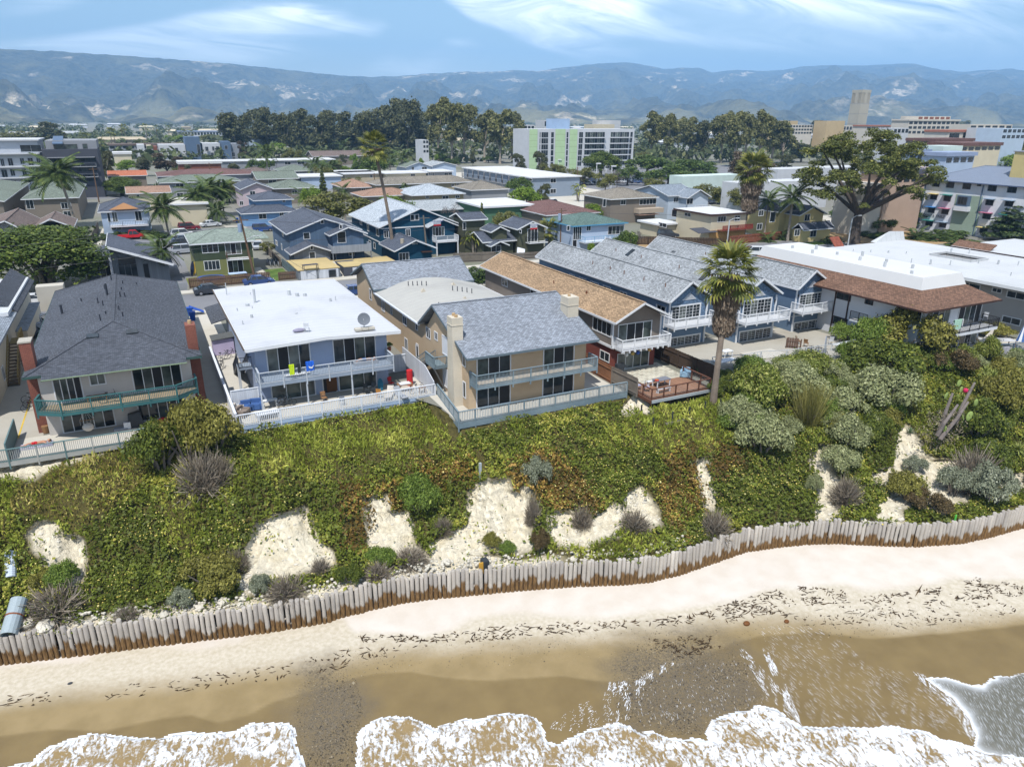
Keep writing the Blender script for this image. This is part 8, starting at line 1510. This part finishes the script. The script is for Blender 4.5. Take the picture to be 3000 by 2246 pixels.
for lab,k,x,yb,yt in(('tall steel street lamp behind the white apartments','e',1600,1565,1285),('steel street lamp by the red balcony house','e',430,1540,1310)):
 p=PG(k,x,yb);h=ZH(k,x+30,yt,*p);r=thing('street_lamp',lab,'street lamp',(p[0],p[1],0));obj('mast',MB().cyl(0,0,-.2,h,.13,8),galv,r,local=True);obj('lamp_arm',MB().tube([(0,0,h-.1),(1.0,0,h+.3),(2,0,h+.35)],.06,6),galv,r,local=True);obj('lamp_head',MB().box(1.8,2.6,-.15,.15,h+.25,h+.42),galv,r,local=True)
r=thing('chain_link_fence','chain link fence along the bluff edge before the blue cottages','fence',(58,51,0));fp=[PG('D',*q)for q in((620,1110),(690,1100),(860,1088),(1000,1062),(1200,1050),(1350,1030),(1500,1008),(1640,985),(1790,950))];lw=MB()
for a,b in zip(fp[:-1],fp[1:]):
 A,B2=Vector((*a,0)),Vector((*b,0));obj('post',MB().cyl(a[0],a[1],-1,1.8,.035,6),galv,r);obj('top_rail',MB().bar(A+Vector((0,0,1.78)),B2+Vector((0,0,1.78)),.05,.05),galv,r);n=int((B2-A).length/.16)
 for i in range(n):
  for s in(0,1):P=A.lerp(B2,(i+s)/n);Q=A.lerp(B2,min(1,max(0,(i+1-s+(0,0)[s])/n)));lw.bar(P+Vector((0,0,.02)),A.lerp(B2,min(1,max(0,(i+s+(6 if s==0 else-6))/n)))+Vector((0,0,1.76)),.008,.008)
obj('wire_mesh',lw,galv,r,kind='stuff')
# ================================================================ furniture and clutter
MN=lambda n,c,**k:mat(n,lin(c),.8,**k)
def at(k,x,y,z):p=PG(k,x,y,z);return(p[0],p[1],z)
def chair(label,p,rz,m,fm=None,n='chair'):
 r=thing(n,label,'chair',p,rz);fm=fm or m;obj('seat',MB().box(-.23,.23,-.22,.22,.42,.46),m,r,local=True);obj('backrest',MB().add([(-.22,.2,.55),(.22,.2,.55),(.22,.3,.95),(-.22,.3,.95),(-.22,.23,.55),(.22,.23,.55),(.22,.33,.95),(-.22,.33,.95)],[(0,1,2,3),(7,6,5,4),(3,2,6,7),(0,3,7,4),(1,5,6,2)]),m,r,local=True)
 for sx in(-1,1):
  for sy in(-1,1):obj('leg',MB().bar((sx*.2,sy*.22,0),(sx*.2,sy*.2,.43 if sy<0 else.95),.03,.03),fm,r,local=True)
def table(label,p,rz,l_,w,h,m,fm=None,n='table'):
 r=thing(n,label,n.split('_')[-1],p,rz);obj('tabletop',MB().box(-l_/2,l_/2,-w/2,w/2,h-.05,h),m,r,local=True)
 for sx in(-1,1):
  for sy in(-1,1):obj('leg',MB().box(sx*(l_/2-.1)-.04,sx*(l_/2-.1)+.04,sy*(w/2-.08)-.04,sy*(w/2-.08)+.04,0,h-.05),fm or m,r,local=True)
def sofa(label,p,rz,l_,m,n='sofa'):
 r=thing(n,label,'sofa' if l_>1.2 else 'armchair',p,rz);obj('base',MB().box(-l_/2,l_/2,-.42,.4,.08,.42),m,r,local=True);obj('backrest',MB().box(-l_/2,l_/2,.22,.45,.42,.88),m,r,local=True)
 for s in(-1,1):obj('armrest',MB().box(s*l_/2-.1,s*l_/2+.1,-.42,.4,.1,.64),m,r,local=True)
 k=max(1,round(l_/.75))
 for i in range(k):obj('cushion',MB().box(-l_/2+.1+i*(l_-.2)/k+.02,-l_/2+.1+(i+1)*(l_-.2)/k-.02,-.4,.22,.42,.54),m,r,local=True)
def bike(label,p,rz,m,group=None,lean=.12):
 r=thing('bicycle',label,'bicycle',p,rz,group);r.rotation_euler=(lean,0,rz);f=lambda a,b,w=.035:MB().bar(a,b,w,w);c=lambda x:[(x+.34*math.cos(t),0,.34+.34*math.sin(t))for t in np.linspace(0,6.283,15)]
 for x in(-.52,.52):o=obj('wheel',MB().tube(c(x),.022,4,False),tyre,r,local=True)
 fr=MB();
 for a,b in(((-.52,0,.34),(-.1,0,.3)),((-.52,0,.34),(-.2,0,.8)),((-.1,0,.3),(-.22,0,.88)),((-.1,0,.3),(.36,0,.78)),((-.2,0,.76),(.36,0,.82)),((.36,0,.95),(.52,0,.34))):fr.bar(a,b,.035,.035)
 obj('frame',fr,m,r,local=True);obj('saddle',MB().box(-.34,-.1,-.06,.06,.88,.93),tyre,r,local=True);obj('handlebar',MB().bar((.34,-.28,.98),(.34,.28,.98),.03,.03),tyre,r,local=True)
def cloth(name,label,a,b,z1,z0,m,cat=None):
# hung over a rail from a to b, with soft folds
 A,B2=Vector((*a,0)),Vector((*b,0));d=B2-A;nrm=Vector((d.y,-d.x,0)).normalized();n=10;vs_=[];
 for j,z in enumerate((z1-.25,z1+.05,z1+.05,(z1+z0)/2,z0)):
  for i in range(n+1):off=(-.09,-.06,.09,.11,.12)[j]+.025*math.sin(i*1.9+j);p=A+d*(i/n)+nrm*off;vs_.append((p.x,p.y,z-.03*math.sin(i*1.3)*(j==4)))
 return single(name,MB().add(vs_,[(j*(n+1)+i,j*(n+1)+i+1,(j+1)*(n+1)+i+1,(j+1)*(n+1)+i)for j in range(4)for i in range(n)]),m,label,cat or 'towel')
def board(label,p,rot,l_,m):
 mb=MB();n=8;vs_=[]
 for s in(-.03,.03):
  for i in range(n+1):t=i/n;w=.27*math.sin(math.pi*(.04+.92*t))**.6;vs_+=[(-w,s,l_*t),(w,s,l_*t)]
 f=[]
 for i in range(n):f+=[(2*i,2*i+1,2*i+3,2*i+2)];o=2*n+2;f+=[(o+2*i+2,o+2*i+3,o+2*i+1,o+2*i),(2*i,2*i+2,o+2*i+2,o+2*i),(2*i+1,o+2*i+1,o+2*i+3,2*i+3)]
 o=single('surfboard',MB().add(vs_,f),m,label,'surfboard');o.location=p;o.rotation_euler=rot
cr,bk_,wd,gy=MN('cream_fabric',(214,206,194)),MN('black_plastic',(30,30,32)),MN('brown_wood',(150,112,76)),MN('grey_fabric',(168,172,178));bl=MN('blue_fabric',(70,104,160));redf=MN('red_fabric',(206,40,44));orn=MN('orange_wood',(214,150,74));tq=MN('turquoise_cloth',(70,168,196),var=.35,sc_=6,col2=lin((40,110,150)));flo=MN('floral_fabric',(140,104,96),var=.4,sc_=8)
# dark roofed house
sofa('grey sofa on the green railed balcony',at('k',600,205,2.57),0,1.9,gy);sofa('floral brown sofa on the green railed balcony',at('k',815,185,2.57),.05,1.9,flo);single('black_frame',MB().box(-1,1,-.05,.05,.7,1.3),bk_,'black folded futon frame behind the floral sofa','futon').location=Vector(at('k',805,160,2.57))+Vector((0,.3,0))
for i,q in enumerate(((232,235),(292,240),(362,232))):chair(['white folding chair leftmost on the green railed balcony','low white folding chair second on the green railed balcony','white folding chair before the glass door on the balcony'][i],at('k',*q,2.57),.2-i*.2,white,bk_)
table('low wooden table on the green railed balcony',at('k',560,255,2.57),0,1.5,.6,.4,wd);bike('small dark bicycle on the green railed balcony',at('k',650,268,2.57),.1,bk_);sofa('round brown chair at the right balcony corner',at('k',1165,130,2.57),-.6,.9,flo,'armchair');chair('brown chair near the right balcony post',at('k',1020,165,2.57),.8,wd);table('white side table inside the balcony corner',at('k',945,170,2.57),0,.5,.5,.7,white)
p=at('k',508,490,.03);r=thing('hammock_chair','white hammock chair hanging under the balcony','hammock',p)
obj('cloth',MB().ball((0,0,.75),.42,10,6,(1,.7,.85)),cr,r,local=True);obj('spreader',MB().bar((-.5,0,1.35),(.5,0,1.35),.04,.04),wd,r,local=True);m_=MB()
for s in(-.48,-.25,0,.25,.48):m_.bar((s,0,.95),(s,0,1.36),.012,.012);m_.bar((s,0,1.36),(0,0,2.2),.012,.012)
obj('ropes',m_,offw,r,local=True)
r=thing('barbecue','black covered barbecue standing by the lower glass doors','barbecue',at('k',815,425,.03));obj('cover',MB().add([(-.6,-.35,0),(.6,-.35,0),(.6,.35,0),(-.6,.35,0),(-.45,-.25,1.1),(.5,-.25,1.25),(.5,.25,1.25),(-.45,.25,1.1)],[(0,1,5,4),(1,2,6,5),(2,3,7,6),(3,0,4,7),(4,5,6,7)]),bk_,r,local=True)
single('cardboard_box',MB().box(-.25,.25,-.2,.2,0,.55),white,'white box left of the black barbecue','box').location=at('k',760,440,.03);single('cushion',MB().box(-.5,.5,-.3,.3,0,.12),gy,'grey flat cushion on the deck beside the white box','cushion').location=at('k',715,445,.03);single('basket',MB().cyl(0,0,0,.6,.22,10,.28),wd,'tall wicker basket at the brick chimney','basket').location=at('k',218,470,.03);single('bean_bag',MB().ball((0,0,.3),.4,10,6,(1.3,.8,.8)),redf,'red bean bag behind the deck rail','seat').location=at('k',1000,415,.03)
def railpt(k,x):p=PS(k,x[0],x[1],59.5);return p[0]
def rcl(name,label,k,x0,y0,x1,y1,Y,m,cat=None):a,z1=PS(k,x0,y0,Y);b,z0=PS(k,x1,y1,Y);return cloth(name,label,(a,Y),(b,Y),z1,z0,m,cat)
rcl('towel','red towel on the deck railing','k',912,440,968,475,59.42,redf);rcl('towel','purple tie dye sheet on the deck railing','k',978,410,1078,480,59.42,MN('tie_dye',(166,130,190),var=.3,sc_=3,col2=lin((220,206,226))));rcl('towel','white and blue towel on the deck railing end','k',1118,388,1165,445,59.42,MN('white_blue',(214,216,228),var=.2,sc_=4,col2=lin((130,140,180))))
for i,q in enumerate(((128,320),(140,290),(128,262))):bike(['front bicycle leaning on the left brick chimney','middle bicycle by the left brick chimney','rear bicycle by the left brick chimney'][i],at('k',*q,.02),.3,(bk_,MN('dark_red',(110,40,40)),gy)[i])
for i,q in enumerate(((165,800),(180,760),(190,730))):bike('dark bicycle parked in the row under the outside stairs',at('A',*q,.02),.2,bk_,'bicycles under the outside stairs')
# white house deck and balcony
r=thing('daybed','daybed with turquoise cover on the white balcony','bed',at('i',480,350,2.6));obj('frame',MB().box(-1.1,1.1,-.45,.45,.1,.35),white,r,local=True);obj('cover',MB().box(-1.05,1.05,-.42,.42,.35,.62),tq,r,local=True)
rcl('wetsuit','neon yellow and black wetsuit on the white balcony rail','i',652,350,708,430,61.42,MN('neon',(206,230,40)),'wetsuit');rcl('wetsuit','black wetsuit on the white balcony rail','i',728,335,764,415,61.42,bk_,'wetsuit');t=rcl('towel','blue towel with white bird on the white balcony rail','i',808,322,890,390,61.42,MN('royal_blue',(36,104,214)))
a,z1=PS('i',835,345,61.27);single('bird_print',MB().add([(a,61.27,z1-.1),(a+.25,61.27,z1-.22),(a+.5,61.27,z1-.05),(a+.3,61.27,z1-.38),(a+.05,61.27,z1-.3)],[(0,4,3,1),(1,3,2)]),white,'white bird shape printed on the blue towel','print');
board('white surfboard lying on the white balcony, left',Vector(at('i',850,412,2.75)),(RD(90),0,RD(-90)),2.2,white);board('pale surfboard standing at the white balcony right end',Vector(at('j',640,265,2.6)),(RD(-8),0,0),2.3,MN('pale_green',(176,196,150)));board('second surfboard behind the pale one',Vector(at('j',668,262,2.6))+Vector((.1,.25,0)),(RD(-6),0,.3),2.2,MN('sea_green',(96,150,120)))
r=thing('banner','red white and blue patterned board standing on the white balcony','board',at('j',550,275,2.6));obj('panel',MB().box(-.5,.5,-.03,.03,.1,1.9),bl,r,local=True);obj('red_triangle',MB().add([(-.48,-.034,1.88),(.48,-.034,1.88),(0,-.034,1.1)],[(0,2,1)]),redf,r,local=True);obj('white_triangle',MB().add([(-.48,-.034,.3),(0,-.034,1.0),(.48,-.034,.3)],[(0,2,1)]),white,r,local=True)
r=thing('potted_plant','leafy pot plant at the white balcony right end','plant',at('j',715,250,2.6));obj('pot',MB().cyl(0,0,0,.35,.16,8,.2),MN('terracotta',(176,104,70)),r,local=True);o=bpy.data.objects.new('foliage',shrub_var('leafy',0)[1]);link(o,r);o.location=(0,0,.3);o.scale=(.4,.4,.6)
sofa('cream armchair at the left deck end',at('i',185,800,.03),1.2,.9,cr,'armchair');sofa('cream armchair nearest the deck rail',at('i',230,820,.03),.9,.9,MN('taupe_fabric',(150,136,124)),'armchair');sofa('blue armchair left of the pair',at('i',265,770,.03),0,.85,bl,'armchair');sofa('blue armchair right of the pair',at('i',350,755,.03),-.2,.9,bl,'armchair')
table('large white table on the deck',at('i',455,835,.03),.1,1.9,1.1,.55,white);table('narrow pale desk by the deck screen',at('i',480,740,.03),.1,1.3,.45,.75,offw);bike('dark bicycle before the lower sliding door',at('i',640,735,.03),.2,bk_);bike('pale bicycle standing behind the dark one',at('i',590,735,.03),.5,gy)
for i,(k,x,y,m)in enumerate((('i',985,690,wd),('B',1075,1085,gy),('j',470,725,bk_),('j',545,715,bk_),('j',605,765,orn))):chair(['brown stool chair before the dark door','grey folding chair alone on the deck','black metal chair, left of the pair by the glass','black metal chair, right of the pair by the glass','orange chair with towel over its back'][i],at(k,x,y,.03),(.2,3.0,.3,-.3,2.6)[i],m)
for i,q in enumerate(((715,770),(840,770))):r=thing('sun_lounger',['tan lounger left of the pair on the deck','grey lounger right of the pair on the deck'][i],'lounger',at('j',*q,.03),(-.5,.2)[i]);obj('seat',MB().box(-.3,.3,-.9,.3,.28,.34),(cr,gy)[i],r,local=True);obj('backrest',MB().add([(-.3,.3,.3),(.3,.3,.3),(.3,.8,.95),(-.3,.8,.95),(-.3,.34,.26),(.3,.34,.26),(.3,.85,.92),(-.3,.85,.92)],[(0,1,2,3),(7,6,5,4),(2,6,7,3)]),(cr,gy)[i],r,local=True);obj('frame',MB().bar((-.3,-.8,0),(-.3,.3,.3),.03,.03).bar((.3,-.8,.3),(.3,.3,0),.03,.03),galv,r,local=True)
board('teal and blue bodyboard standing by the glass door',Vector(at('j',622,690,.03)),(RD(-8),0,0),1.2,MN('teal_print',(44,120,150),var=.4,sc_=4));table('wooden table piled with white cloth on the deck',at('j',885,695,.03),-.1,1.4,.8,.75,wd);cl=single('cloth',MB().box(-.5,.5,-.3,.3,0,.08),white,'white sheet heaped on the wooden table','cloth');cl.location=Vector(at('j',885,695,.03))+Vector((0,0,.75));chair('red striped camp chair in the deck corner',at('j',735,650,.03),.3,redf,bk_);single('water_cooler',MB().cyl(0,0,0,1.5,.3,12),redf,'tall red cylinder against the white fence','drum').location=at('j',940,625,.03);bike('white bicycle leaning on the white fence',at('j',1020,710,.03),.3,white);table('small brown table by the white bicycle',at('j',1075,715,.03),0,.7,.5,.6,wd)
p=at('B',1250,495,5.75);r=thing('satellite_dish','grey satellite dish on concrete blocks on the white roof','dish',p);m_=MB();n=14;c=Vector((0,0,1.0));ax=Vector((-.25,-.9,.3)).normalized();e1=ax.cross(Vector((0,0,1))).normalized();e2=e1.cross(ax);vs_=[tuple(c-ax*.12)];
for q in(.3,.58):vs_+=[tuple(c+ax*(q*q*.3-.12)+(e1*math.cos(i*6.283/n)+e2*math.sin(i*6.283/n))*q)for i in range(n)]
obj('reflector',m_.add(vs_,[(0,1+i,1+(i+1)%n)for i in range(n)]+[(1+i,1+n+i,1+n+(i+1)%n,1+(i+1)%n)for i in range(n)]),MN('dish_grey',(120,126,134)),r,local=True);obj('mast',MB().bar((0,.1,0),(0,.1,1.0),.07,.07),galv,r,local=True);obj('feed_arm',MB().bar(c-e2*.5,c+ax*.6,.03,.03),galv,r,local=True)
for i in range(3):obj('concrete_block',MB().box(-.9+i*.62,-.32+i*.62,-.3,.3,0,.2),conc,r,local=True)
chair('white chair standing on the white roof',at('B',800,515,5.7),2.8,white,galv);single('duffel_bag',MB().ball((0,0,.18),.4,10,6,(1.5,.7,.45)),MN('mauve',(150,146,166)),'grey violet bag lying on the white roof','bag').location=at('B',740,515,5.7)
r=thing('storage_shed','small lilac shed beside the lavender house alley','shed',(6.0,81,0));obj('wall',MB().box(5.0,7.1,80.2,82,0,1.75),MN('lilac',(196,184,214)),r);obj('roof',MB().slab([(4.9,80,1.8),(7.2,80,2.0),(7.2,82.2,2.0),(4.9,82.2,1.8)],.08),MN('dark_felt',(96,98,96)),r)
for i,q in enumerate(((140,735),(195,715),(130,800))):bike(['grey bicycle before the lilac shed','black bicycle right of the grey one','bicycle lying along the alley fence'][i],at('B',*q,.03),(.3,.4,1.2)[i],(gy,bk_,bk_)[i])
def bin_(label,p,m):r=thing('recycling_bin',label,'bin',p);obj('body',MB().add([(-.28,-.3,0),(.28,-.3,0),(.28,.3,0),(-.28,.3,0),(-.34,-.38,1.0),(.34,-.38,1.0),(.34,.38,1.0),(-.34,.38,1.0)],[(0,1,5,4),(1,2,6,5),(2,3,7,6),(3,0,4,7),(4,5,6,7)]),m,r,local=True);obj('lid',MB().box(-.37,.37,-.41,.41,1.0,1.07),m,r,local=True)
binb=MN('bin_blue',(34,84,176));bin_('blue recycling bin at the right of the dark hip roof',at('A',1510,420,.02),binb);bin_('blue recycling bin behind the first one',at('A',1490,385,.02),binb);bin_('blue bin before the bright blue house',at('b',645,1000,0),binb);bin_('blue bin behind the light green house',at('b',880,1125,0),binb);single('tarpaulin',MB().slab([(-.2,0,1.1),(1.5,.2,.3),(1.6,1.2,.3),(-.1,1.1,1.2)],.03),binb,'blue tarpaulin over the bins','tarpaulin').location=at('A',1500,390,.02)
# redwood deck
table('white framed grey topped table on the redwood deck',at('x',585,560,.04),.05,1.7,.85,.72,MN('slat_grey',(128,130,138)),white);table('white bench on the near side of the deck table',at('x',610,630,.04),.05,1.6,.35,.45,white,n='bench');table('white bench on the far side of the deck table',at('x',500,550,.04),.05,1.5,.35,.45,white,n='bench');r=thing('fruit_plate','red plate of fruit on the deck table','plate',at('x',540,500,.77));obj('plate',MB().cyl(0,0,0,.04,.22,12),redf,r,local=True)
for i in range(5):obj('fruit',MB().ball((.1*math.cos(i*1.3),.1*math.sin(i*1.3),.08),.05,6,4),orn,r,local=True)
sofa('blue patterned papasan chair in the deck corner',at('x',850,460,.04),-.8,.8,MN('blue_pattern',(150,184,206),var=.25,sc_=8),'armchair');chair('striped chair at the left end of the redwood deck',at('x',335,600,.04),1.2,MN('striped',(170,170,196)),bk_);chair('second striped chair beside the redwood railing',at('x',430,620,.04),1.0,MN('striped',(0,0,0)),bk_);r=thing('barbecue','black barbecue by the red wall','barbecue',at('x',130,440,.03));obj('lid',MB().box(-.45,.45,-.25,.25,.8,1.15),bk_,r,local=True);obj('cart',MB().box(-.4,.4,-.22,.22,0,.8),bk_,r,local=True);obj('shelf',MB().box(.45,.85,-.2,.2,.78,.82),bk_,r,local=True)
for i,(x,y,c)in enumerate(((207,222,(240,240,236)),(275,206,(206,176,96)),(333,197,(60,100,190)),(460,162,(206,160,84)))):a,z=PS('x',x,y,56.5);r=thing('paper_lantern',['white','tan','blue','amber'][i]+' paper lantern hanging under the white balcony','lantern',(a,56.5,z));obj('shade',MB().ball((0,0,0),.2,10,7),MN('lantern_%d'%i,c),r,local=True,smooth=True);obj('cord',MB().bar((0,0,.18),(0,0,2.42-z),.01,.01),bk_,r,local=True)
# cottage patios
for lab,k,x,y,l_,w,h in(('long white table behind the shaggy palm','z',120,400,2.6,1.0,.75),('white table beside the cottage planter','z',130,320,1.2,.8,.75),('white bench table at the fence right','z',1060,260,2.6,.7,.75)):table(lab,at(k,x,y,.02),.0,l_,w,h,white)
for i,(x,y)in enumerate(((345,415),(975,215),(710,215),(775,235))):chair(['white plastic chair at the fence before the raised slab','white chair at the third cottage step','brown chair behind the wicker screen','orange brown chair behind the bicycles'][i],at('z',x,y,.02),(.5,2.6,1,2)[i],(white,white,wd,wd)[i])
p0,p1=at('z',500,310,.02),0;struct('patio_slab',MB().prism([PG('z',240,290,.2),PG('z',395,335,.2),PG('z',665,310,.2),PG('z',490,250,.2)],.0,.22),conc);board_fence('brown woven screen panel beside the third cottage',PG('z',615,245),PG('z',730,255),1.2,wm('brown_panel',0,0,0),.25,name='privacy_screen',cat='screen');board('grey surfboard leaning at the fence by the bicycles',Vector(at('z',925,345,.02)),(RD(-6),RD(8),.4),2.6,gy);board('white surfboard leaning on the fence by the white chair',Vector(at('z',385,425,.02)),(RD(-10),RD(5),.4),1.7,white)
for i in range(9):bike('silver bicycle in the tangle behind the chain link fence',at('z',790+i*15,305+(i%3)*10,.02),.2+.5*(i%4),(gy,galv,bl)[i%3],'bicycles behind the chain link fence',.1)
# white apartments
table('white table on the black railed balcony',at('g',400,260,2.64),0,1.2,.7,.72,white);
for i,(x,y)in enumerate(((330,290),(400,320),(800,225),(870,200))):chair(['black chair at the left balcony corner','dark chair at the near balcony rail','grey armchair like chair on the balcony','white chair at the right balcony end'][i],at('g',x,y,2.64),i*.7,(bk_,wd,gy,white)[i])
for i,(x,y,m)in enumerate(((470,240,'bronze'),(690,195,'bronze'),(500,215,'leafy'))):r=thing('potted_plant',['red leaved pot plant left on the balcony','rust flowered pot plants in the balcony middle','thin green pot plant on the balcony'][i],'plant',at('g',x,y,2.64));obj('pot',MB().cyl(0,0,0,.35,.18,8,.22),MN('terracotta',(0,0,0)),r,local=True);o=bpy.data.objects.new('foliage',shrub_var(m,0)[1]);link(o,r);o.location=(0,0,.3);o.scale=(.5,.5,.7)
a,z1=PS('g',548,210,45.42);b,z0=PS('g',605,290,45.42);cloth('towel','pale green towel on the black balcony rail',(a,45.42),(b,45.42),z1,z0,MN('mint',(176,214,190)));a2,_=PS('g',632,200,45.42);cloth('towel','white towel on the black balcony rail',(b+.1,45.42),(a2+.1,45.42),z1,z1-.7,white)
p=at('g',540,500,.03);r=thing('kettle_grill','round black kettle grill on the lower deck','barbecue',p);obj('bowl',MB().ball((0,0,.8),.3,10,7),bk_,r,local=True,smooth=True);
for i in range(3):obj('leg',MB().bar((.15*math.cos(i*2.1),.15*math.sin(i*2.1),.6),(.3*math.cos(i*2.1),.3*math.sin(i*2.1),0),.03,.03),bk_,r,local=True)
for i,(x,y)in enumerate(((585,505),(800,430),(690,470))):chair(['white garden chair right of the kettle grill','white garden chair near the hedge','white low chair in the deck middle'][i],at('g',x,y,.03),.4*i,white)
p=at('g',830,465,.03);r=thing('hammock','white hammock slung above the lower deck','hammock',p);m_=MB();vs_=[]
for i in range(9):
 for s in(-1,1):t=i/8;vs_.append((-1.3+2.9*t,s*.42*math.sin(math.pi*(.08+.84*t)),.35+1.9*(t-.4)**2*(2.1 if t>.4 else 2.6)))
obj('cloth',m_.add(vs_,[(2*i,2*i+2,2*i+3,2*i+1)for i in range(8)]),cr,r,local=True);obj('cord',MB().bar((1.6,0,1.75),(2.0,0,2.3),.02,.02),offw,r,local=True)
table('picnic table with black and white checked top',at('g',1030,470,.03),-.5,2.6,1.3,.75,mat('checker',(.6,.6,.6),.8,'plain',var=.6,sc_=1.2,col2=(.1,.1,.1)),wd)
p=at('g',1205,500,.03);r=thing('parasol','folded blue and white striped parasol at the right edge','parasol',p);obj('pole',MB().bar((0,0,0),(.9,.3,3.0),.06,.06),offw,r,local=True)
for i in range(10):a=i*.628;obj('panel',MB().add([(.9,.3,3.0),(.62+.5*math.cos(a),.2+.5*math.sin(a),.8),(.62+.5*math.cos(a+.628),.2+.5*math.sin(a+.628),.8)],[(0,1,2)]),(bl,white)[i%2],r,local=True)
a=PG('g',1005,500,1.05);b=PG('g',1118,485,1.05);cloth('blanket','black and white striped blanket on the slate railing',a,b,1.1,.25,mat('serape',(.35,.34,.36),.9,'siding',u=.24,var=.3),'blanket');
# yards across the street
p=PG('m',855,400,.6);r=thing('trampoline','round blue rimmed trampoline in the yard of the green house','trampoline',(*p,0));ring_=[(2.1*math.cos(i*.3927),2.1*math.sin(i*.3927))for i in range(16)];obj('mat',MB().add([(x*.82,y*.82,.62)for x,y in ring_],[tuple(range(16))]),bk_,r,local=True);m_=MB();m_.add([(x,y,.64)for x,y in ring_]+[(x*.82,y*.82,.64)for x,y in ring_],[(i,(i+1)%16,16+(i+1)%16,16+i)for i in range(16)]);obj('rim_pad',m_,binb,r,local=True)
for i in range(6):obj('leg',MB().bar((2*math.cos(i),2*math.sin(i),0),(2*math.cos(i),2*math.sin(i),.62),.05,.05),galv,r,local=True)
table('blue and white ping pong table beside the trampoline',at('m',1035,400,.02),.05,2.7,1.4,.75,MN('pale_blue',(186,206,236)),bl);table('dark games table on the golden terrace',at('n',295,385,1.66),.1,2.4,.9,.8,MN('dark_table',(60,62,76)));bike('white bicycle fallen by the grey green fence',at('n',150,395,.02),1.5,white)
for i in range(12):bike('bicycle in the crowded row in the brown fenced yard',at('n',8+9*i,345+(i%3)*10,.02),1.2+.2*(i%3),(white,bl,gy)[i%3],'bicycles in the fenced yard')
board('yellow surfboard leaning on the green house',Vector(at('m',735,385,.02)),(RD(-8),RD(14),0),2.4,MN('surf_yellow',(214,176,70)));board('dark surfboard next to the yellow one',Vector(at('m',722,388,.02)),(RD(-8),RD(12),.2),2.3,MN('navy',(44,54,84)));single('stone_block',MB().box(-13.3,-10.2,110,112,0,3.2),conc,'tall concrete garage end behind the dark hip roof','building')
struct('low_wall',MB().box(-9.5,4.8,115.2,115.4,0,1.2),gry)
# ================================================================ people
skin=MN('skin',(206,152,122));hair=MN('dark_hair',(58,42,34))
def lying(label,p,rz,shorts,prone=False):
 r=thing('person',label,'person',p,rz);V=[(0,0,.13),(.22,0,.14),(.45,0,.15),(.62,0,.13),(.74,0,.14),(-.1,.1,.12),(-.5,.13,.16),(-.92,.15,.07),(-1.02,.15,.16),(-.1,-.1,.12),(-.48,-.16,.30),(-.86,-.15,.07),(-.96,-.15,.14),(.55,.2,.12),(.3,.34,.08),(.05,.3,.06),(.55,-.2,.12),(.72,-.42,.08),(.9,-.22,.1),(-.02,.33,.05),(.95,-.13,.1)]
 E_=[(0,1),(1,2),(2,3),(3,4),(0,5),(5,6),(6,7),(7,8),(0,9),(9,10),(10,11),(11,12),(2,13),(13,14),(14,15),(2,16),(16,17),(17,18),(15,19),(18,20)];R0=[.14,.12,.14,.06,.06,.1,.06,.04,.035,.1,.06,.04,.035,.06,.045,.035,.06,.045,.035,.03,.03]
 me=bpy.data.meshes.new('body');me.from_pydata(V,E_,[]);o=bpy.data.objects.new('body',me);COL.objects.link(o);md=o.modifiers.new('s','SKIN');md.use_smooth_shade=True
 for i,q in enumerate(R0):me.skin_vertices[0].data[i].radius=(q,q*.85)
 me.skin_vertices[0].data[0].use_root=True;o.modifiers.new('d','SUBSURF').levels=2;bpy.context.view_layer.update();m2=bpy.data.meshes.new_from_object(o.evaluated_get(bpy.context.evaluated_depsgraph_get()));bpy.data.objects.remove(o);m2.materials.clear();m2.materials.append(skin);o=bpy.data.objects.new('body',m2);link(o,r)
 obj('head',MB().ball((.88,0,.15),.11,12,9,(1.15,.85,1)).ball((.9,0,.265),.02,6,4),skin,o,local=True,smooth=True);obj('hair',MB().ball((.93,0,.135),.118,12,8,(1.05,.92,.9)),hair,o,local=True,smooth=True);obj('shorts',MB().ball((-.04,0,.13),.2,12,7,(1.05,1.0,.75)).ball((-.22,.1,.14),.115,8,6,(1.4,1,.95)).ball((-.2,-.12,.18),.115,8,6,(1.4,1,.95)),shorts,o,local=True,smooth=True);return r
p=at('k',150,548,.2);single('sun_bed',MB().box(-1.1,1.1,-.42,.42,0,.16),MN('patterned_towel',(206,206,220),var=.3,sc_=7,col2=lin((110,110,150))),'low mat with patterned towel behind the deck railing','mat').location=Vector((p[0],p[1],.03));lying('person sunbathing on a patterned mat, one knee raised',(p[0],p[1],.17),1.2-1.0,redf)
p=at('j',450,372,2.75);single('sun_bed',MB().box(-1.1,1.1,-.4,.4,0,.28),gy,'grey lounger pad on the white balcony','lounger').location=Vector((p[0],p[1],2.59));lying('person lying on the white balcony with bare legs',(p[0],p[1],2.86),.0,bl)
